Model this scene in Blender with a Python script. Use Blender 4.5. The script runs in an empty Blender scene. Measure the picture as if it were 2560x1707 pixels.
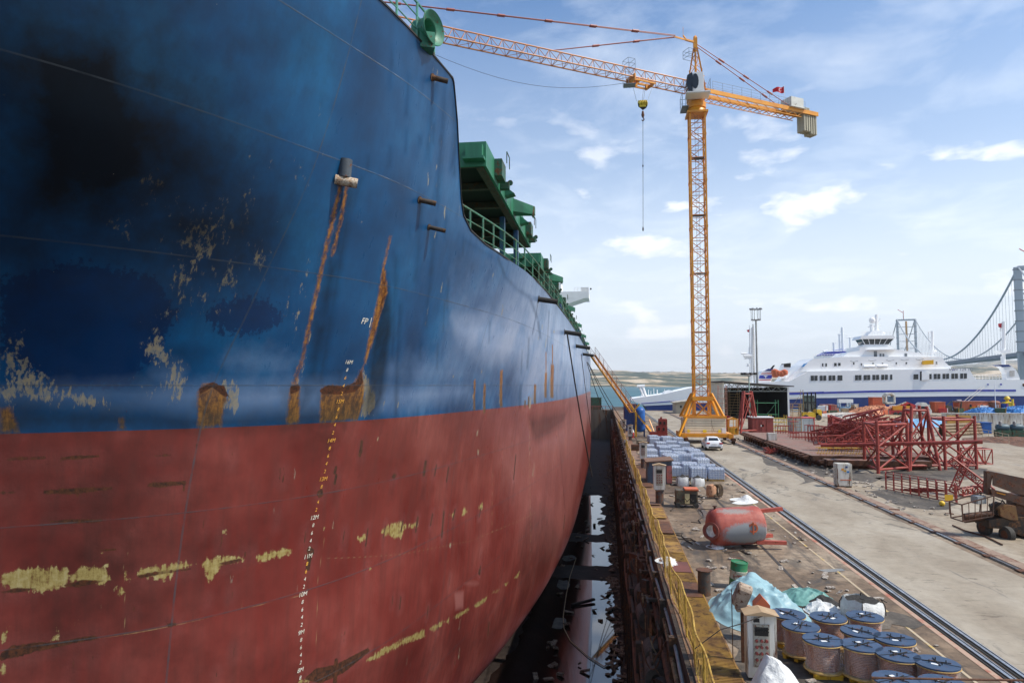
import bpy, math, random
import numpy as np
from mathutils import Vector, Matrix, noise as mn
from mathutils.bvhtree import BVHTree
R = math.radians
SC = bpy.context.scene
COL = SC.collection
# ------------------------------------------------------------------ camera
F, CX, CY = 1707., 1280., 853.5
TH = math.atan(109.5 / F); YA = math.atan(235 / math.hypot(F, 109.5))
cd = bpy.data.cameras.new('camera'); cam = bpy.data.objects.new('camera', cd); COL.objects.link(cam)
cd.sensor_width = 36; cd.lens = 36 * F / 2560; cd.clip_start = .1; cd.clip_end = 60000
cam.location = (0, 0, 7); cam.rotation_euler = (math.pi / 2 + TH, 0, YA)
SC.camera = cam
# ------------------------------------------------------------------ light
SUN_EL, SUN_AZ = 50, 98          # azimuth clockwise from +Y (the dock's direction)
W = bpy.data.worlds.new('World'); SC.world = W; W.use_nodes = True
nt = W.node_tree; nt.nodes.clear()
def N(t, kind, **kw):
    n = t.nodes.new(kind)
    for k, v in kw.items():
        if k in ('operation', 'blend_type', 'data_type', 'sky_type', 'noise_dimensions', 'feature', 'attribute_name', 'distance', 'wave_type', 'bands_direction', 'use_clamp', 'vector_type', 'clamp_factor', 'interpolation_type'):
            setattr(n, k, v)
        else: n.inputs[int(k[1:]) if k[0] == 'i' and k[1:].isdigit() else k.replace('_', ' ')].default_value = v
    return n
def L(t, a, ao, b, bi): t.links.new(a.outputs[ao], b.inputs[bi])
def ramp(t, src, so, stops):
    r = t.nodes.new('ShaderNodeValToRGB'); e = r.color_ramp.elements
    while len(e) < len(stops): e.new(.5)
    for q, (p, c) in zip(e, stops):
        q.position = p; q.color = (c, c, c, 1) if isinstance(c, (int, float)) else (*c, 1)
    L(t, src, so, r, 0); return r
out = N(nt, 'ShaderNodeOutputWorld'); bg = N(nt, 'ShaderNodeBackground', Strength=.112)
sky = N(nt, 'ShaderNodeTexSky', sky_type='NISHITA'); sky.sun_disc = False
sky.sun_elevation = R(SUN_EL); sky.sun_rotation = R(SUN_AZ); sky.air_density = 1.0; sky.dust_density = 1.2; sky.ozone_density = 1.5
tc = N(nt, 'ShaderNodeTexCoord'); sep = N(nt, 'ShaderNodeSeparateXYZ'); L(nt, tc, 'Generated', sep, 0)
zc = N(nt, 'ShaderNodeMath', operation='MAXIMUM', i1=.0); L(nt, sep, 2, zc, 0)
za = N(nt, 'ShaderNodeMath', operation='ADD', i1=.14); L(nt, zc, 0, za, 0)
dx = N(nt, 'ShaderNodeMath', operation='DIVIDE'); L(nt, sep, 0, dx, 0); L(nt, za, 0, dx, 1)
dy = N(nt, 'ShaderNodeMath', operation='DIVIDE'); L(nt, sep, 1, dy, 0); L(nt, za, 0, dy, 1)
cb = N(nt, 'ShaderNodeCombineXYZ'); L(nt, dx, 0, cb, 0); L(nt, dy, 0, cb, 1)
# high streaky cloud
mp = N(nt, 'ShaderNodeMapping'); mp.inputs['Scale'].default_value = (1.6, 1.6, 1); mp.inputs['Rotation'].default_value = (0, 0, .5); L(nt, cb, 0, mp, 0)
n1 = N(nt, 'ShaderNodeTexNoise', Scale=1.5, Detail=9, Roughness=.6, Distortion=.35); L(nt, mp, 0, n1, 'Vector')
r1 = ramp(nt, n1, 0, [(.47, 0), (.85, .6)])
# low cumulus banks near the horizon
mp2 = N(nt, 'ShaderNodeMapping'); mp2.inputs['Scale'].default_value = (9, 9, 21); L(nt, tc, 'Generated', mp2, 0)
n2 = N(nt, 'ShaderNodeTexNoise', Scale=1.0, Detail=8, Roughness=.5, Distortion=.15); L(nt, mp2, 0, n2, 'Vector')
r2 = ramp(nt, n2, 0, [(.585, 0), (.68, .8)])
el2 = ramp(nt, zc, 0, [(0, .7), (.25, 1), (.42, .0)]); m2 = N(nt, 'ShaderNodeMath', operation='MULTIPLY'); L(nt, r2, 0, m2, 0); L(nt, el2, 0, m2, 1)
# whitening toward the horizon
hz = ramp(nt, zc, 0, [(0, .92), (.14, .78), (.30, .28), (.5, .0)])
mxh = N(nt, 'ShaderNodeMix', data_type='RGBA'); mxh.inputs[7].default_value = (7.2, 7.7, 8.3, 1)
tint = N(nt, 'ShaderNodeMix', data_type='RGBA', blend_type='MULTIPLY'); tint.inputs[0].default_value = 1; tint.inputs[7].default_value = (.80, 1.06, 1.26, 1)
L(nt, sky, 0, tint, 6)
L(nt, hz, 0, mxh, 0); L(nt, tint, 2, mxh, 6)
mx1 = N(nt, 'ShaderNodeMix', data_type='RGBA'); mx1.inputs[7].default_value = (8.3, 8.8, 9.4, 1); L(nt, r1, 0, mx1, 0); L(nt, mxh, 2, mx1, 6)
mx2 = N(nt, 'ShaderNodeMix', data_type='RGBA'); mx2.inputs[7].default_value = (9.3, 9.3, 9.4, 1); L(nt, m2, 0, mx2, 0); L(nt, mx1, 2, mx2, 6)
L(nt, mx2, 2, bg, 0); L(nt, bg, 0, out, 0)
sd = bpy.data.lights.new('sun', 'SUN'); sd.energy = 3.8; sd.angle = R(.6); sd.color = (1, .93, .82)
sun = bpy.data.objects.new('sun', sd); COL.objects.link(sun)
sv = Vector((math.sin(R(SUN_AZ)) * math.cos(R(SUN_EL)), math.cos(R(SUN_AZ)) * math.cos(R(SUN_EL)), math.sin(R(SUN_EL))))
sun.rotation_euler = sv.to_track_quat('Z', 'Y').to_euler()
SC.view_settings.view_transform = 'Standard'; SC.view_settings.look = 'None'; SC.view_settings.exposure = .38; SC.view_settings.gamma = 1
SC.cycles.max_bounces = 6; SC.cycles.volume_bounces = 0; SC.cycles.volume_max_steps = 64
# ------------------------------------------------------------------ helpers
def ray(px, py):
    x = (px - CX) / F; y = (CY - py) / F
    c, s = math.cos(TH), math.sin(TH); yf = c - s * y; z = s + c * y
    c2, s2 = math.cos(YA), math.sin(YA)
    return Vector((x * c2 - yf * s2, x * s2 + yf * c2, z))
O = Vector((0, 0, 7.))
def G(px, py, z=0.): d = ray(px, py); return O + d * ((z - 7) / d.z)
def PY(px, py, Y): d = ray(px, py); return O + d * (Y / d.y)
rng = random.Random(7)
WL = {}
def wloc(o):
    v = Vector((0, 0, 0))
    while o is not None: v = v + Vector(o.location); o = o.parent
    return v
def tag(o, label=None, cat=None, group=None, kind=None):
    if label: o['label'] = label
    if cat: o['category'] = cat
    if group: o['group'] = group
    if kind: o['kind'] = kind
    return o
def empty(name, loc, label=None, cat=None, group=None, rz=0):
    o = bpy.data.objects.new(name, None); COL.objects.link(o); o.location = loc; o.rotation_euler.z = rz
    o.empty_display_size = .3
    return tag(o, label, cat, group)
KIDS = {}
def copy_tree(o, parent=None):
    c = o.copy(); COL.objects.link(c)
    if parent is not None: c.parent = parent; KIDS.setdefault(parent.name, []).append(c)
    for ch in list(KIDS.get(o.name, [])): copy_tree(ch, c)
    return c
def place(proto, first, loc, rz=0, label=None, scale=None, group=None):
    o = proto if first else copy_tree(proto)
    o.location = loc; o.rotation_euler.z = rz
    if scale: o.scale = (scale,) * 3 if isinstance(scale, (int, float)) else scale
    if label: o['label'] = label
    if group: o['group'] = group
    return o
class MB:
    def __init__(s): s.v = []; s.f = []
    def add(s, vs, fs):
        b = len(s.v); s.v += [tuple(v) for v in vs]; s.f += [tuple(i + b for i in f) for f in fs]; return s
    def box(s, c, d, rz=0, m=None):
        x, y, z = d[0] / 2, d[1] / 2, d[2] / 2
        vs = [Vector((a * x, b * y, e * z)) for a in (-1, 1) for b in (-1, 1) for e in (-1, 1)]
        if rz: q = Matrix.Rotation(rz, 3, 'Z'); vs = [q @ v for v in vs]
        if m is not None: vs = [m @ v for v in vs]
        c = Vector(c)
        return s.add([v + c for v in vs], [(0, 1, 3, 2), (4, 6, 7, 5), (0, 4, 5, 1), (2, 3, 7, 6), (0, 2, 6, 4), (1, 5, 7, 3)])
    def b2(s, x0, x1, y0, y1, z0, z1): return s.box(((x0 + x1) / 2, (y0 + y1) / 2, (z0 + z1) / 2), (x1 - x0, y1 - y0, z1 - z0))
    def tube(s, p, q, r, n=8, r2=None, cap=True):
        p, q = Vector(p), Vector(q); d = q - p
        if d.length < 1e-6: return s
        d.normalize(); a = d.orthogonal().normalized(); b = d.cross(a); r2 = r if r2 is None else r2
        vs = []
        for k in range(n):
            t = 2 * math.pi * (k + .5) / n; e = a * math.cos(t) + b * math.sin(t); vs += [p + e * r, q + e * r2]
        fs = [(2 * k, 2 * ((k + 1) % n), 2 * ((k + 1) % n) + 1, 2 * k + 1) for k in range(n)]
        if cap: fs += [tuple(2 * k for k in range(n))[::-1], tuple(2 * k + 1 for k in range(n))]
        return s.add(vs, fs)
    def bar(s, p, q, w, h=None):
        h = h or w; p, q = Vector(p), Vector(q); d = q - p; l = d.length
        if l < 1e-6: return s
        m = d.to_track_quat('Y', 'Z').to_matrix()
        return s.box((p + q) / 2, (w, l, h), m=m)
    def path(s, pts, r, n=6):
        for a, b in zip(pts[:-1], pts[1:]): s.tube(a, b, r, n)
        return s
    def lathe(s, prof, o=(0, 0, 0), ax=(0, 0, 1), n=24, cap=True):
        o = Vector(o); ax = Vector(ax).normalized(); a = ax.orthogonal().normalized(); b = ax.cross(a); vs = []
        for r, h in prof:
            for k in range(n):
                t = 2 * math.pi * k / n; vs.append(o + ax * h + (a * math.cos(t) + b * math.sin(t)) * r)
        m = len(prof); fs = [(i * n + k, i * n + (k + 1) % n, (i + 1) * n + (k + 1) % n, (i + 1) * n + k) for i in range(m - 1) for k in range(n)]
        if cap: fs += [tuple(range(n))[::-1], tuple((m - 1) * n + k for k in range(n))]
        return s.add(vs, fs)
    def prism(s, pts, ext):
        n = len(pts); e = Vector(ext); pts = [Vector(p) for p in pts]
        return s.add(pts + [p + e for p in pts], [tuple(range(n)), tuple(range(2 * n - 1, n - 1, -1))] + [(k, k + n, (k + 1) % n + n, (k + 1) % n) for k in range(n)])
    def build(s, name, mat, parent=None, smooth=False, loc=None, bevel=0):
        b = wloc(parent) if parent is not None else Vector(loc or (0, 0, 0))
        me = bpy.data.meshes.new(name); me.from_pydata([(v[0] - b[0], v[1] - b[1], v[2] - b[2]) for v in s.v], [], s.f)
        me.materials.append(mat)
        import bmesh
        bm = bmesh.new(); bm.from_mesh(me); bmesh.ops.recalc_face_normals(bm, faces=bm.faces)
        if bevel:
            bmesh.ops.bevel(bm, geom=[e for e in bm.edges if len(e.link_faces) == 2 and e.calc_face_angle(0) > .6], offset=bevel, segments=2, affect='EDGES', clamp_overlap=True)
        bm.to_mesh(me); bm.free()
        if smooth:
            me.polygons.foreach_set('use_smooth', [True] * len(me.polygons))
            try: me.set_sharp_from_angle(angle=R(35))
            except Exception: pass
        o = bpy.data.objects.new(name, me); COL.objects.link(o)
        if parent is not None: o.parent = parent; KIDS.setdefault(parent.name, []).append(o)
        elif loc is not None: o.location = loc
        return o
def truss(mb, A, B, w, h, n, r=.05, rd=.03, side=None, k=4):
    """box lattice from A to B; side = horizontal direction across"""
    A, B = Vector(A), Vector(B); d = (B - A).normalized(); sd_ = Vector(side).normalized(); up = sd_.cross(d).normalized()
    if up.z < 0 and abs(up.z) > .3: up = -up
    c = [(a * w / 2, b * h / 2) for a, b in ((-1, -1), (1, -1), (1, 1), (-1, 1))]
    P_ = lambda t, i: A + (B - A) * t + sd_ * c[i][0] + up * c[i][1]
    for i in range(4): mb.tube(P_(0, i), P_(1, i), r, k)
    for j in range(n + 1):
        for i in range(4): mb.tube(P_(j / n, i), P_(j / n, (i + 1) % 4), rd, k, cap=False)
        if j < n:
            for i in range(4):
                a, b = (i, (i + 1) % 4) if j % 2 else ((i + 1) % 4, i)
                mb.tube(P_(j / n, a), P_((j + 1) / n, b), rd, k, cap=False)
# ------------------------------------------------------------------ materials
def M(name, c1, c2=None, scale=3., rough=.6, metal=0., bump=.0, rust=0., streak=False, fine=0, spec=.5, rustc=(.12, .04, .015), lo=.4, hi=.62):
    m = bpy.data.materials.new(name); m.use_nodes = True; t = m.node_tree; p = t.nodes['Principled BSDF']
    p.inputs['Roughness'].default_value = rough; p.inputs['Metallic'].default_value = metal; p.inputs['Specular IOR Level'].default_value = spec
    c2 = c2 or tuple(x * .72 for x in c1)
    tc = N(t, 'ShaderNodeTexCoord'); mp = N(t, 'ShaderNodeMapping'); L(t, tc, 'Object', mp, 0)
    if streak: mp.inputs['Scale'].default_value = (1, 1, .12)
    ns = N(t, 'ShaderNodeTexNoise', Scale=scale, Detail=7, Roughness=.65); L(t, mp, 0, ns, 'Vector')
    r = ramp(t, ns, 0, [(lo, c1), (hi, c2)]); last, lo_ = r, 0
    if rust:
        n2 = N(t, 'ShaderNodeTexNoise', Scale=scale * 2.3, Detail=9, Roughness=.7); L(t, mp, 0, n2, 'Vector')
        rr = ramp(t, n2, 0, [(.62 - rust * .3, 0), (.70 - rust * .3, 1)])
        n3 = N(t, 'ShaderNodeTexNoise', Scale=scale * 9, Detail=4); L(t, tc, 'Object', n3, 'Vector')
        rc = ramp(t, n3, 0, [(.35, tuple(x * .45 for x in rustc)), (.65, tuple(min(1, x * 1.5) for x in rustc))])
        mx = N(t, 'ShaderNodeMix', data_type='RGBA'); L(t, rr, 0, mx, 0); L(t, r, 0, mx, 6); L(t, rc, 0, mx, 7); last, lo_ = mx, 2
        ro = N(t, 'ShaderNodeMapRange'); ro.inputs[3].default_value = rough; ro.inputs[4].default_value = .9; L(t, rr, 0, ro, 0); L(t, ro, 0, p, 'Roughness')
    L(t, last, lo_, p, 'Base Color')
    if bump:
        nb = N(t, 'ShaderNodeTexNoise', Scale=scale * 6, Detail=6); L(t, mp, 0, nb, 'Vector')
        bp = N(t, 'ShaderNodeBump', Strength=bump, Distance=.05); L(t, nb, 0, bp, 'Height'); L(t, bp, 0, p, 'Normal')
    return m
green = M('deck_green', (.022, .17, .085), (.016, .11, .06), 1.2, .5, rust=.12, streak=True)
dkgreen = M('dark_green', (.02, .10, .055), (.012, .06, .035), 2, .55, rust=.35)
black = M('dark_steel', (.012, .011, .010), (.02, .016, .012), 1, .8)
dkbrown = M('grimy_steel', (.055, .036, .022), (.018, .013, .010), 1.4, .75, bump=.4, rust=.45, rustc=(.10, .045, .018))
rustm = M('rusty_steel', (.13, .05, .022), (.05, .022, .012), 2.5, .8, bump=.4, rust=.3)
white = M('white_paint', (.80, .80, .79), (.74, .74, .73), .4, .35, streak=True)
dwhite = M('dirty_white_paint', (.62, .60, .55), (.42, .37, .28), 2.5, .5, rust=.28, streak=True)
yellow = M('yellow_paint', (.62, .36, .02), (.45, .24, .02), 2, .5, rust=.32, streak=True, rustc=(.13, .06, .02))
cyellow = M('crane_yellow', (.72, .30, .015), (.60, .22, .012), .8, .45, rust=.05)
cred = M('crane_tie_red', (.32, .06, .05), (.25, .06, .04), 2, .5)
cjib = M('jib_orange', (.55, .19, .035), (.45, .15, .04), 1, .5)
red = M('structure_red', (.33, .045, .03), (.24, .035, .025), 1.2, .55, rust=.2, rustc=(.10, .03, .015))
bred = M('bright_red', (.55, .03, .03), (.42, .03, .03), 1.5, .4)
conc = M('concrete', (.50, .45, .37), (.36, .32, .26), .8, .85, bump=.3)
dkblue = M('navy_paint', (.012, .05, .19), (.008, .03, .12), .7, .4)
blue = M('blue_paint', (.01, .12, .42), (.008, .07, .28), 1.5, .45, rust=.1)
orange = M('orange_paint', (.60, .14, .05), (.45, .11, .05), 1, .6, rust=.08)
bwhite = M('woven_bag_white', (.72, .72, .70), (.60, .60, .58), 4, .8, bump=.5)
coal = M('black_grit', (.02, .018, .017), (.05, .045, .04), 9, .95, bump=.8)
glass = M('dark_glass', (.012, .015, .02), (.02, .025, .03), 1, .08)
rubber = M('worn_rubber', (.060, .055, .048), (.028, .024, .02), 3, .85, bump=.3)
bright = M('worn_steel', (.55, .55, .56), (.38, .36, .34), 3, .32, metal=.85)
grey = M('grey_paint', (.28, .29, .29), (.2, .2, .2), 2, .55, rust=.15)
rope = M('dark_rope', (.05, .035, .028), (.03, .025, .02), 8, .9)
wood = M('pale_wood', (.55, .36, .12), (.38, .22, .07), 6, .75, bump=.2)
trash = M('scrap_mixed', (.30, .24, .18), (.06, .045, .035), 5, .85, bump=.6, rust=.4)
tan_ = M('tan_cloth', (.45, .33, .20), (.32, .22, .13), 3, .85, bump=.4)
bluetarp = M('blue_tarp', (.03, .20, .50), (.02, .13, .36), 2, .55, bump=.3)
def text_mesh(s, size):
    c = bpy.data.curves.new('t', 'FONT'); c.body = s; c.size = size; c.align_x = 'CENTER'; c.align_y = 'CENTER'; c.shear = .18 if size < .3 else 0
    o = bpy.data.objects.new('t', c); COL.objects.link(o); dg = bpy.context.evaluated_depsgraph_get(); dg.update()
    me = o.evaluated_get(dg).to_mesh(); vs = [v.co.copy() for v in me.vertices]; fs = [tuple(p.vertices) for p in me.polygons]
    o.evaluated_get(dg).to_mesh_clear(); bpy.data.objects.remove(o); bpy.data.curves.remove(c); return vs, fs
def sign_text(s, size, loc, xd, parent, mat, zd=(0, 0, 1), name='lettering'):
    vs, fs = text_mesh(s, size); xd, zd = Vector(xd).normalized(), Vector(zd); nrm = xd.cross(zd); mb = MB()
    mb.add([Vector(loc) + xd * v.x + zd * v.y for v in vs], fs)
    return mb.build(name, mat, parent)
#@@SHIP
# ------------------------------------------------------------------ the big ship's hull
UK = [0, 1, 2, 3, 4, 5, 6, 7, 8, 9, 10, 11, 12]
YS = [14, 16.8, 20, 28, 37, 50, 70, 107, 150, 200]
ROWS = {
 -8.4: [(11.5, 0), (12, .8), (13, 2.0)] + list(zip(YS, [3.5, 5.2, 6.6, 8.6, 10.4, 12.0, 12.9, 13.2, 12.4, 11.2])),
 -7.5: [(10.5, 0), (11, 1.8), (12.5, 3.6)] + list(zip(YS, [5.5, 7.3, 8.7, 10.7, 12.5, 13.9, 14.7, 14.9, 14.0, 12.8])),
 -6.:  [(10, 0), (10.6, 2.4), (12.4, 4.8)] + list(zip(YS, [7.0, 9.0, 10.3, 12.1, 13.6, 14.9, 15.6, 15.7, 14.8, 13.6])),
 -3.:  [(9.6, 0), (10.3, 2.9), (12.3, 5.8)] + list(zip(YS, [8.2, 10.2, 11.4, 12.9, 14.3, 15.5, 16.0, 16.1, 15.1, 13.9])),
 -.5:  [(9.5, 0), (10.2, 3.1), (12.2, 6.2)] + list(zip(YS, [8.8, 10.75, 11.9, 13.3, 14.6, 15.6, 16.05, 16.1, 15.1, 13.9])),
 3.:   [(9.4, 0), (10.1, 3.3), (12.1, 6.5)] + list(zip(YS, [9.1, 11.0, 12.15, 13.6, 14.8, 15.7, 16.1, 16.1, 15.1, 13.9])),
 6.3:  [(9.3, 0), (10.0, 3.6), (12.0, 7.0)] + list(zip(YS, [9.6, 11.65, 12.7, 14.1, 15.1, 15.8, 16.1, 16.1, 15.1, 13.9])),
 9.:   [(7.3, 0), (8.3, 4.1), (11.0, 8.0)] + list(zip(YS, [10.8, 12.5, 13.4, 14.8, 15.5, 16.0, 16.1, 16.1, 15.1, 13.9])),
 12.:  [(4.0, 0), (5.4, 5.0), (9.4, 9.6)] + list(zip(YS, [12.2, 13.4, 14.2, 15.5, 15.8, 16.0, 16.1, 16.1, 15.1, 13.9])),
 16.:  [(1.0, 0), (3.0, 6.0), (7.8, 10.8)] + list(zip(YS, [13.3, 14.15, 14.8, 15.7, 15.9, 16.05, 16.1, 16.1, 15.1, 13.9])),
 20.:  [(-1.0, 0), (1.5, 7.0), (6.8, 11.8)] + list(zip(YS, [14.0, 14.6, 15.1, 15.8, 16.0, 16.05, 16.1, 16.1, 15.1, 13.9])),
}
XC = -18.6
def hermite(xk, yk, x):   # monotone-ish cubic (finite-difference slopes limited)
    xk = np.array(xk, float); yk = np.array(yk, float); h = np.diff(xk); dl = np.diff(yk, axis=0) / (h[:, None] if yk.ndim > 1 else h)
    m = np.zeros_like(yk); m[0] = dl[0]; m[-1] = dl[-1]
    a, b = dl[:-1], dl[1:]; s = a * b > 0
    m[1:-1] = np.where(s, 2 * a * b / np.where(s, a + b, 1), 0)
    i = np.clip(np.searchsorted(xk, x, side='right') - 1, 0, len(xk) - 2); t = (x - xk[i]) / h[i]; hh = h[i]
    if yk.ndim > 1: t = t[:, None]; hh = hh[:, None]
    return (2*t**3-3*t**2+1)*yk[i] + (t**3-2*t**2+t)*hh*m[i] + (-2*t**3+3*t**2)*yk[i+1] + (t**3-t**2)*hh*m[i+1]
ZK = sorted(ROWS); TAB = np.array([[p for p in ROWS[z]] for z in ZK], float)   # z,u,(Y,b)
def ztop(Y): return np.interp(Y, [-5, 5, 14.9, 18.25, 18.85, 19.3, 19.95, 20.3, 21.0, 22.3, 24.5, 300], [16.9, 16.4, 15.85, 15.55, 14.57, 13.7, 12.6, 12.2, 11.88, 11.7, 11.62, 11.62])
us = np.unique(np.concatenate([np.linspace(0, 1.8, 24), np.linspace(1.8, 3, 80), np.linspace(3, 4.4, 95), np.linspace(4.4, 4.85, 40), np.linspace(4.85, 6, 170), np.linspace(6, 7, 90), np.linspace(7, 9, 100), np.linspace(9, 12, 40)]))
zs = np.unique(np.concatenate([np.linspace(-8.4, -5, 16), np.linspace(-5, -1, 40), np.linspace(-1, 13.2, 290), np.linspace(13.2, 16.9, 45)]))
PTS = np.zeros((len(us), len(zs), 3))
for j, z in enumerate(zs):
    row = hermite(ZK, TAB.reshape(len(ZK), -1), np.array([z]))[0].reshape(-1, 2)
    Yv = hermite(UK, row[:, 0], us); bv = hermite(UK, row[:, 1], us)
    PTS[:, j, 0] = XC + bv; PTS[:, j, 1] = Yv; PTS[:, j, 2] = z
zt = ztop(PTS[:, :, 1]); over = PTS[:, :, 2] > zt
for i in range(len(us)):
    k = np.argmax(over[i]) if over[i].any() else None
    if k is not None and k > 0: PTS[i, k:, :] = PTS[i, k, :]; PTS[i, k:, 2] = zt[i, k]
nu, nz = len(us), len(zs)
V = PTS.reshape(-1, 3); FACES = []
for i in range(nu - 1):
    for j in range(nz - 1):
        a, b, c, d = i * nz + j, (i + 1) * nz + j, (i + 1) * nz + j + 1, i * nz + j + 1
        if abs(V[a][2] - V[d][2]) + abs(V[b][2] - V[c][2]) < 1e-5: continue
        FACES.append((a, b, c, d))
BV = BVHTree.FromPolygons([tuple(v) for v in V], FACES)
def hit(px, py, off=0.):
    d = ray(px, py).normalized(); h = BV.ray_cast(O, d)
    if h[0] is None: return None
    n = h[1]; n = n if n.dot(d) < 0 else -n
    return h[0] + n * off, n
def sz(p): return (p[0] + p[1], p[2])
SV = V[:, 0] + V[:, 1]; ZV = V[:, 2]
CRISP = ('cream', 'scale', 'rust', 'fresh', 'hair')
def paint(att, poly, soft=.3, amp=1.):
    if att in CRISP: soft = .3 if att == 'hair' else .6
    pts = []
    for q in poly:
        h = hit(*q)
        if h: pts.append(sz(h[0]))
    if len(pts) < 3: return
    P_ = np.array(pts); lo, hi = P_.min(0) - soft, P_.max(0) + soft
    ix = np.where((SV > lo[0]) & (SV < hi[0]) & (ZV > lo[1]) & (ZV < hi[1]))[0]
    if not len(ix): return
    x, y = SV[ix], ZV[ix]; d = np.full(len(ix), 1e9); ins = np.zeros(len(ix), bool); n = len(P_)
    for k in range(n):
        a, b = P_[k], P_[(k + 1) % n]; e = b - a; w0, w1 = x - a[0], y - a[1]; t = np.clip((w0 * e[0] + w1 * e[1]) / max(e @ e, 1e-9), 0, 1)
        d = np.minimum(d, np.hypot(w0 - e[0] * t, w1 - e[1] * t))
        c = ((a[1] > y) != (b[1] > y)) & (x < (b[0] - a[0]) * (y - a[1]) / ((b[1] - a[1]) or 1e-9) + a[0]); ins ^= c
    v = np.clip(.5 + np.where(ins, d, -d) / soft, 0, 1) * (1 if att in CRISP else amp)
    ATT[att][ix] = np.maximum(ATT[att][ix], v)
def line(att, pts, w, soft=.12, amp=1.):   # polyline of pixel points, width in px
    for (x0, y0), (x1, y1) in zip(pts[:-1], pts[1:]):
        dx, dy = x1 - x0, y1 - y0; l = math.hypot(dx, dy); nx, ny = -dy / l * w / 2, dx / l * w / 2
        paint(att, [(x0 + nx, y0 + ny), (x1 + nx, y1 + ny), (x1 - nx, y1 - ny), (x0 - nx, y0 - ny)], soft, amp)
def blob(att, cx, cy, rx, ry, soft=.3, amp=1., rot=0, n=14):
    paint(att, [(cx + rx * math.cos(a) * math.cos(rot) - ry * math.sin(a) * math.sin(rot), cy + rx * math.cos(a) * math.sin(rot) + ry * math.sin(a) * math.cos(rot)) for a in [2 * math.pi * k / n for k in range(n)]], soft, amp)
ATT = {k: np.zeros(len(V)) for k in ('hair', 'rust', 'scale', 'cream', 'grime_shade', 'pale', 'scuff', 'fresh')}
# marks: where they are on the plating (found through the reference view, stored on the hull's own surface)
# blue side
paint('grime_shade', [(0, 0), (420, 0), (560, 200), (640, 420), (600, 600), (420, 680), (250, 640), (0, 720)], 4.5, 1.0); paint('grime_shade', [(0, 0), (300, 0), (420, 250), (440, 480), (300, 600), (0, 620)], 2.5, 1.15); paint('grime_shade', [(420, 0), (950, 0), (900, 90), (700, 160), (560, 200)], 3, .6); paint('grime_shade', [(0, 1060), (420, 1050), (520, 1300), (450, 1707), (0, 1707)], 5, .62); blob('grime_shade', 480, 560, 260, 210, 3, .8); blob('grime_shade', 60, 150, 260, 230, 3, 1.); blob('grime_shade', 560, 400, 120, 90, 2, .5)  # soot dirt plus painted shade darkening the bow and left hull
blob('grime_shade', 470, 880, 90, 60, 1.0, .3); paint('grime_shade', [(0, 1010), (300, 1020), (520, 1040), (800, 1020), (900, 1020), (860, 1060), (0, 1085)], .8, .85)
paint('fresh', [(0, 700), (180, 660), (380, 690), (440, 780), (400, 870), (320, 960), (150, 975), (60, 920), (0, 880)], .5)
blob('fresh', 610, 790, 95, 45, .35, .8); 
for q in [(430, 600, 50, 22), (490, 640, 30, 70), (540, 500, 12, 70), (470, 740, 60, 30), (420, 780, 50, 22), (520, 780, 50, 14), (570, 700, 40, 60), (440, 510, 16, 50), (720, 760, 12, 70), (760, 440, 16, 30), (690, 400, 20, 12), (735, 425, 8, 30), (740, 690, 26, 8), (500, 600, 60, 90), (455, 700, 40, 60), (560, 560, 30, 80), (380, 470, 40, 60), (620, 520, 20, 90), (300, 560, 50, 40), (650, 650, 25, 60)]: blob('scuff', *q, .7, .64)
paint('scuff', [(0, 860), (70, 820), (60, 880), (150, 960), (330, 1010), (420, 930), (330, 880), (370, 830), (400, 800), (420, 860), (470, 930), (480, 960), (340, 1000), (250, 1020), (0, 1010)], .4, .8)
paint('scuff', [(415, 905), (455, 905), (462, 1010), (412, 1010)], .3, .8); blob('scuff', 570, 990, 34, 45, .3, .9)
paint('scuff', [(555, 955), (592, 972), (604, 1015), (585, 1040), (565, 985)], .25, 1.1)
paint('scuff', [(905, 930), (925, 965), (945, 1010), (930, 1030), (900, 1050), (900, 980)], .25, 1); paint('scuff', [(910, 925), (938, 985), (940, 1020), (915, 1040), (905, 960)], .3, 1.2)
for p in [[(493, 1070), (494, 975), (508, 960), (530, 958), (552, 968), (572, 1000), (560, 1010), (555, 1065)], [(715, 1062), (725, 965), (740, 960), (750, 968), (748, 1058)], [(800, 1056), (803, 970), (820, 962), (860, 968), (885, 960), (897, 930), (904, 925), (910, 960), (908, 1010), (895, 1050)], [(296, 1075), (300, 1045), (310, 1040), (314, 1074)], [(0, 1080), (0, 1020), (25, 1020), (45, 1060), (50, 1080)]]: paint('rust', p, .22)
for p in [[(480, 990), (580, 990), (610, 1062), (480, 1068)], [(705, 980), (770, 970), (765, 1062), (705, 1064)], [(790, 980), (935, 960), (960, 1052), (785, 1060)], [(280, 1045), (330, 1045), (330, 1074), (285, 1076)]]: paint('grime_shade', p, .7, .62)
for p in [[(497, 972), (530, 955), (560, 965), (575, 995), (560, 990), (530, 968), (500, 985)], [(725, 966), (748, 960), (750, 975), (726, 985)], [(798, 975), (820, 962), (860, 966), (890, 955), (903, 925), (908, 955), (890, 978), (850, 985), (805, 985)]]: paint('scale', p, .16)
line('rust', [(852, 460), (820, 600), (785, 760), (755, 900), (735, 960)], 9, .16, .9); line('grime_shade', [(866, 460), (836, 640), (806, 800), (776, 960), (742, 1050)], 36, .6, .62); line('rust', [(868, 462), (850, 560), (830, 640)], 6, .3, .5)
line('rust', [(976, 590), (960, 665)], 5, .12, .9); paint('rust', [(958, 660), (966, 690), (968, 730), (955, 770), (940, 830), (905, 930), (920, 850), (945, 740)], .18, .85); paint('grime_shade', [(958, 670), (975, 720), (985, 790), (960, 1000), (930, 1050), (905, 1050), (925, 880)], .5, .8)
line('scuff', [(915, 900), (900, 960)], 12, .3, .6); line('scuff', [(760, 700), (735, 840)], 14, .5, .7)
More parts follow.
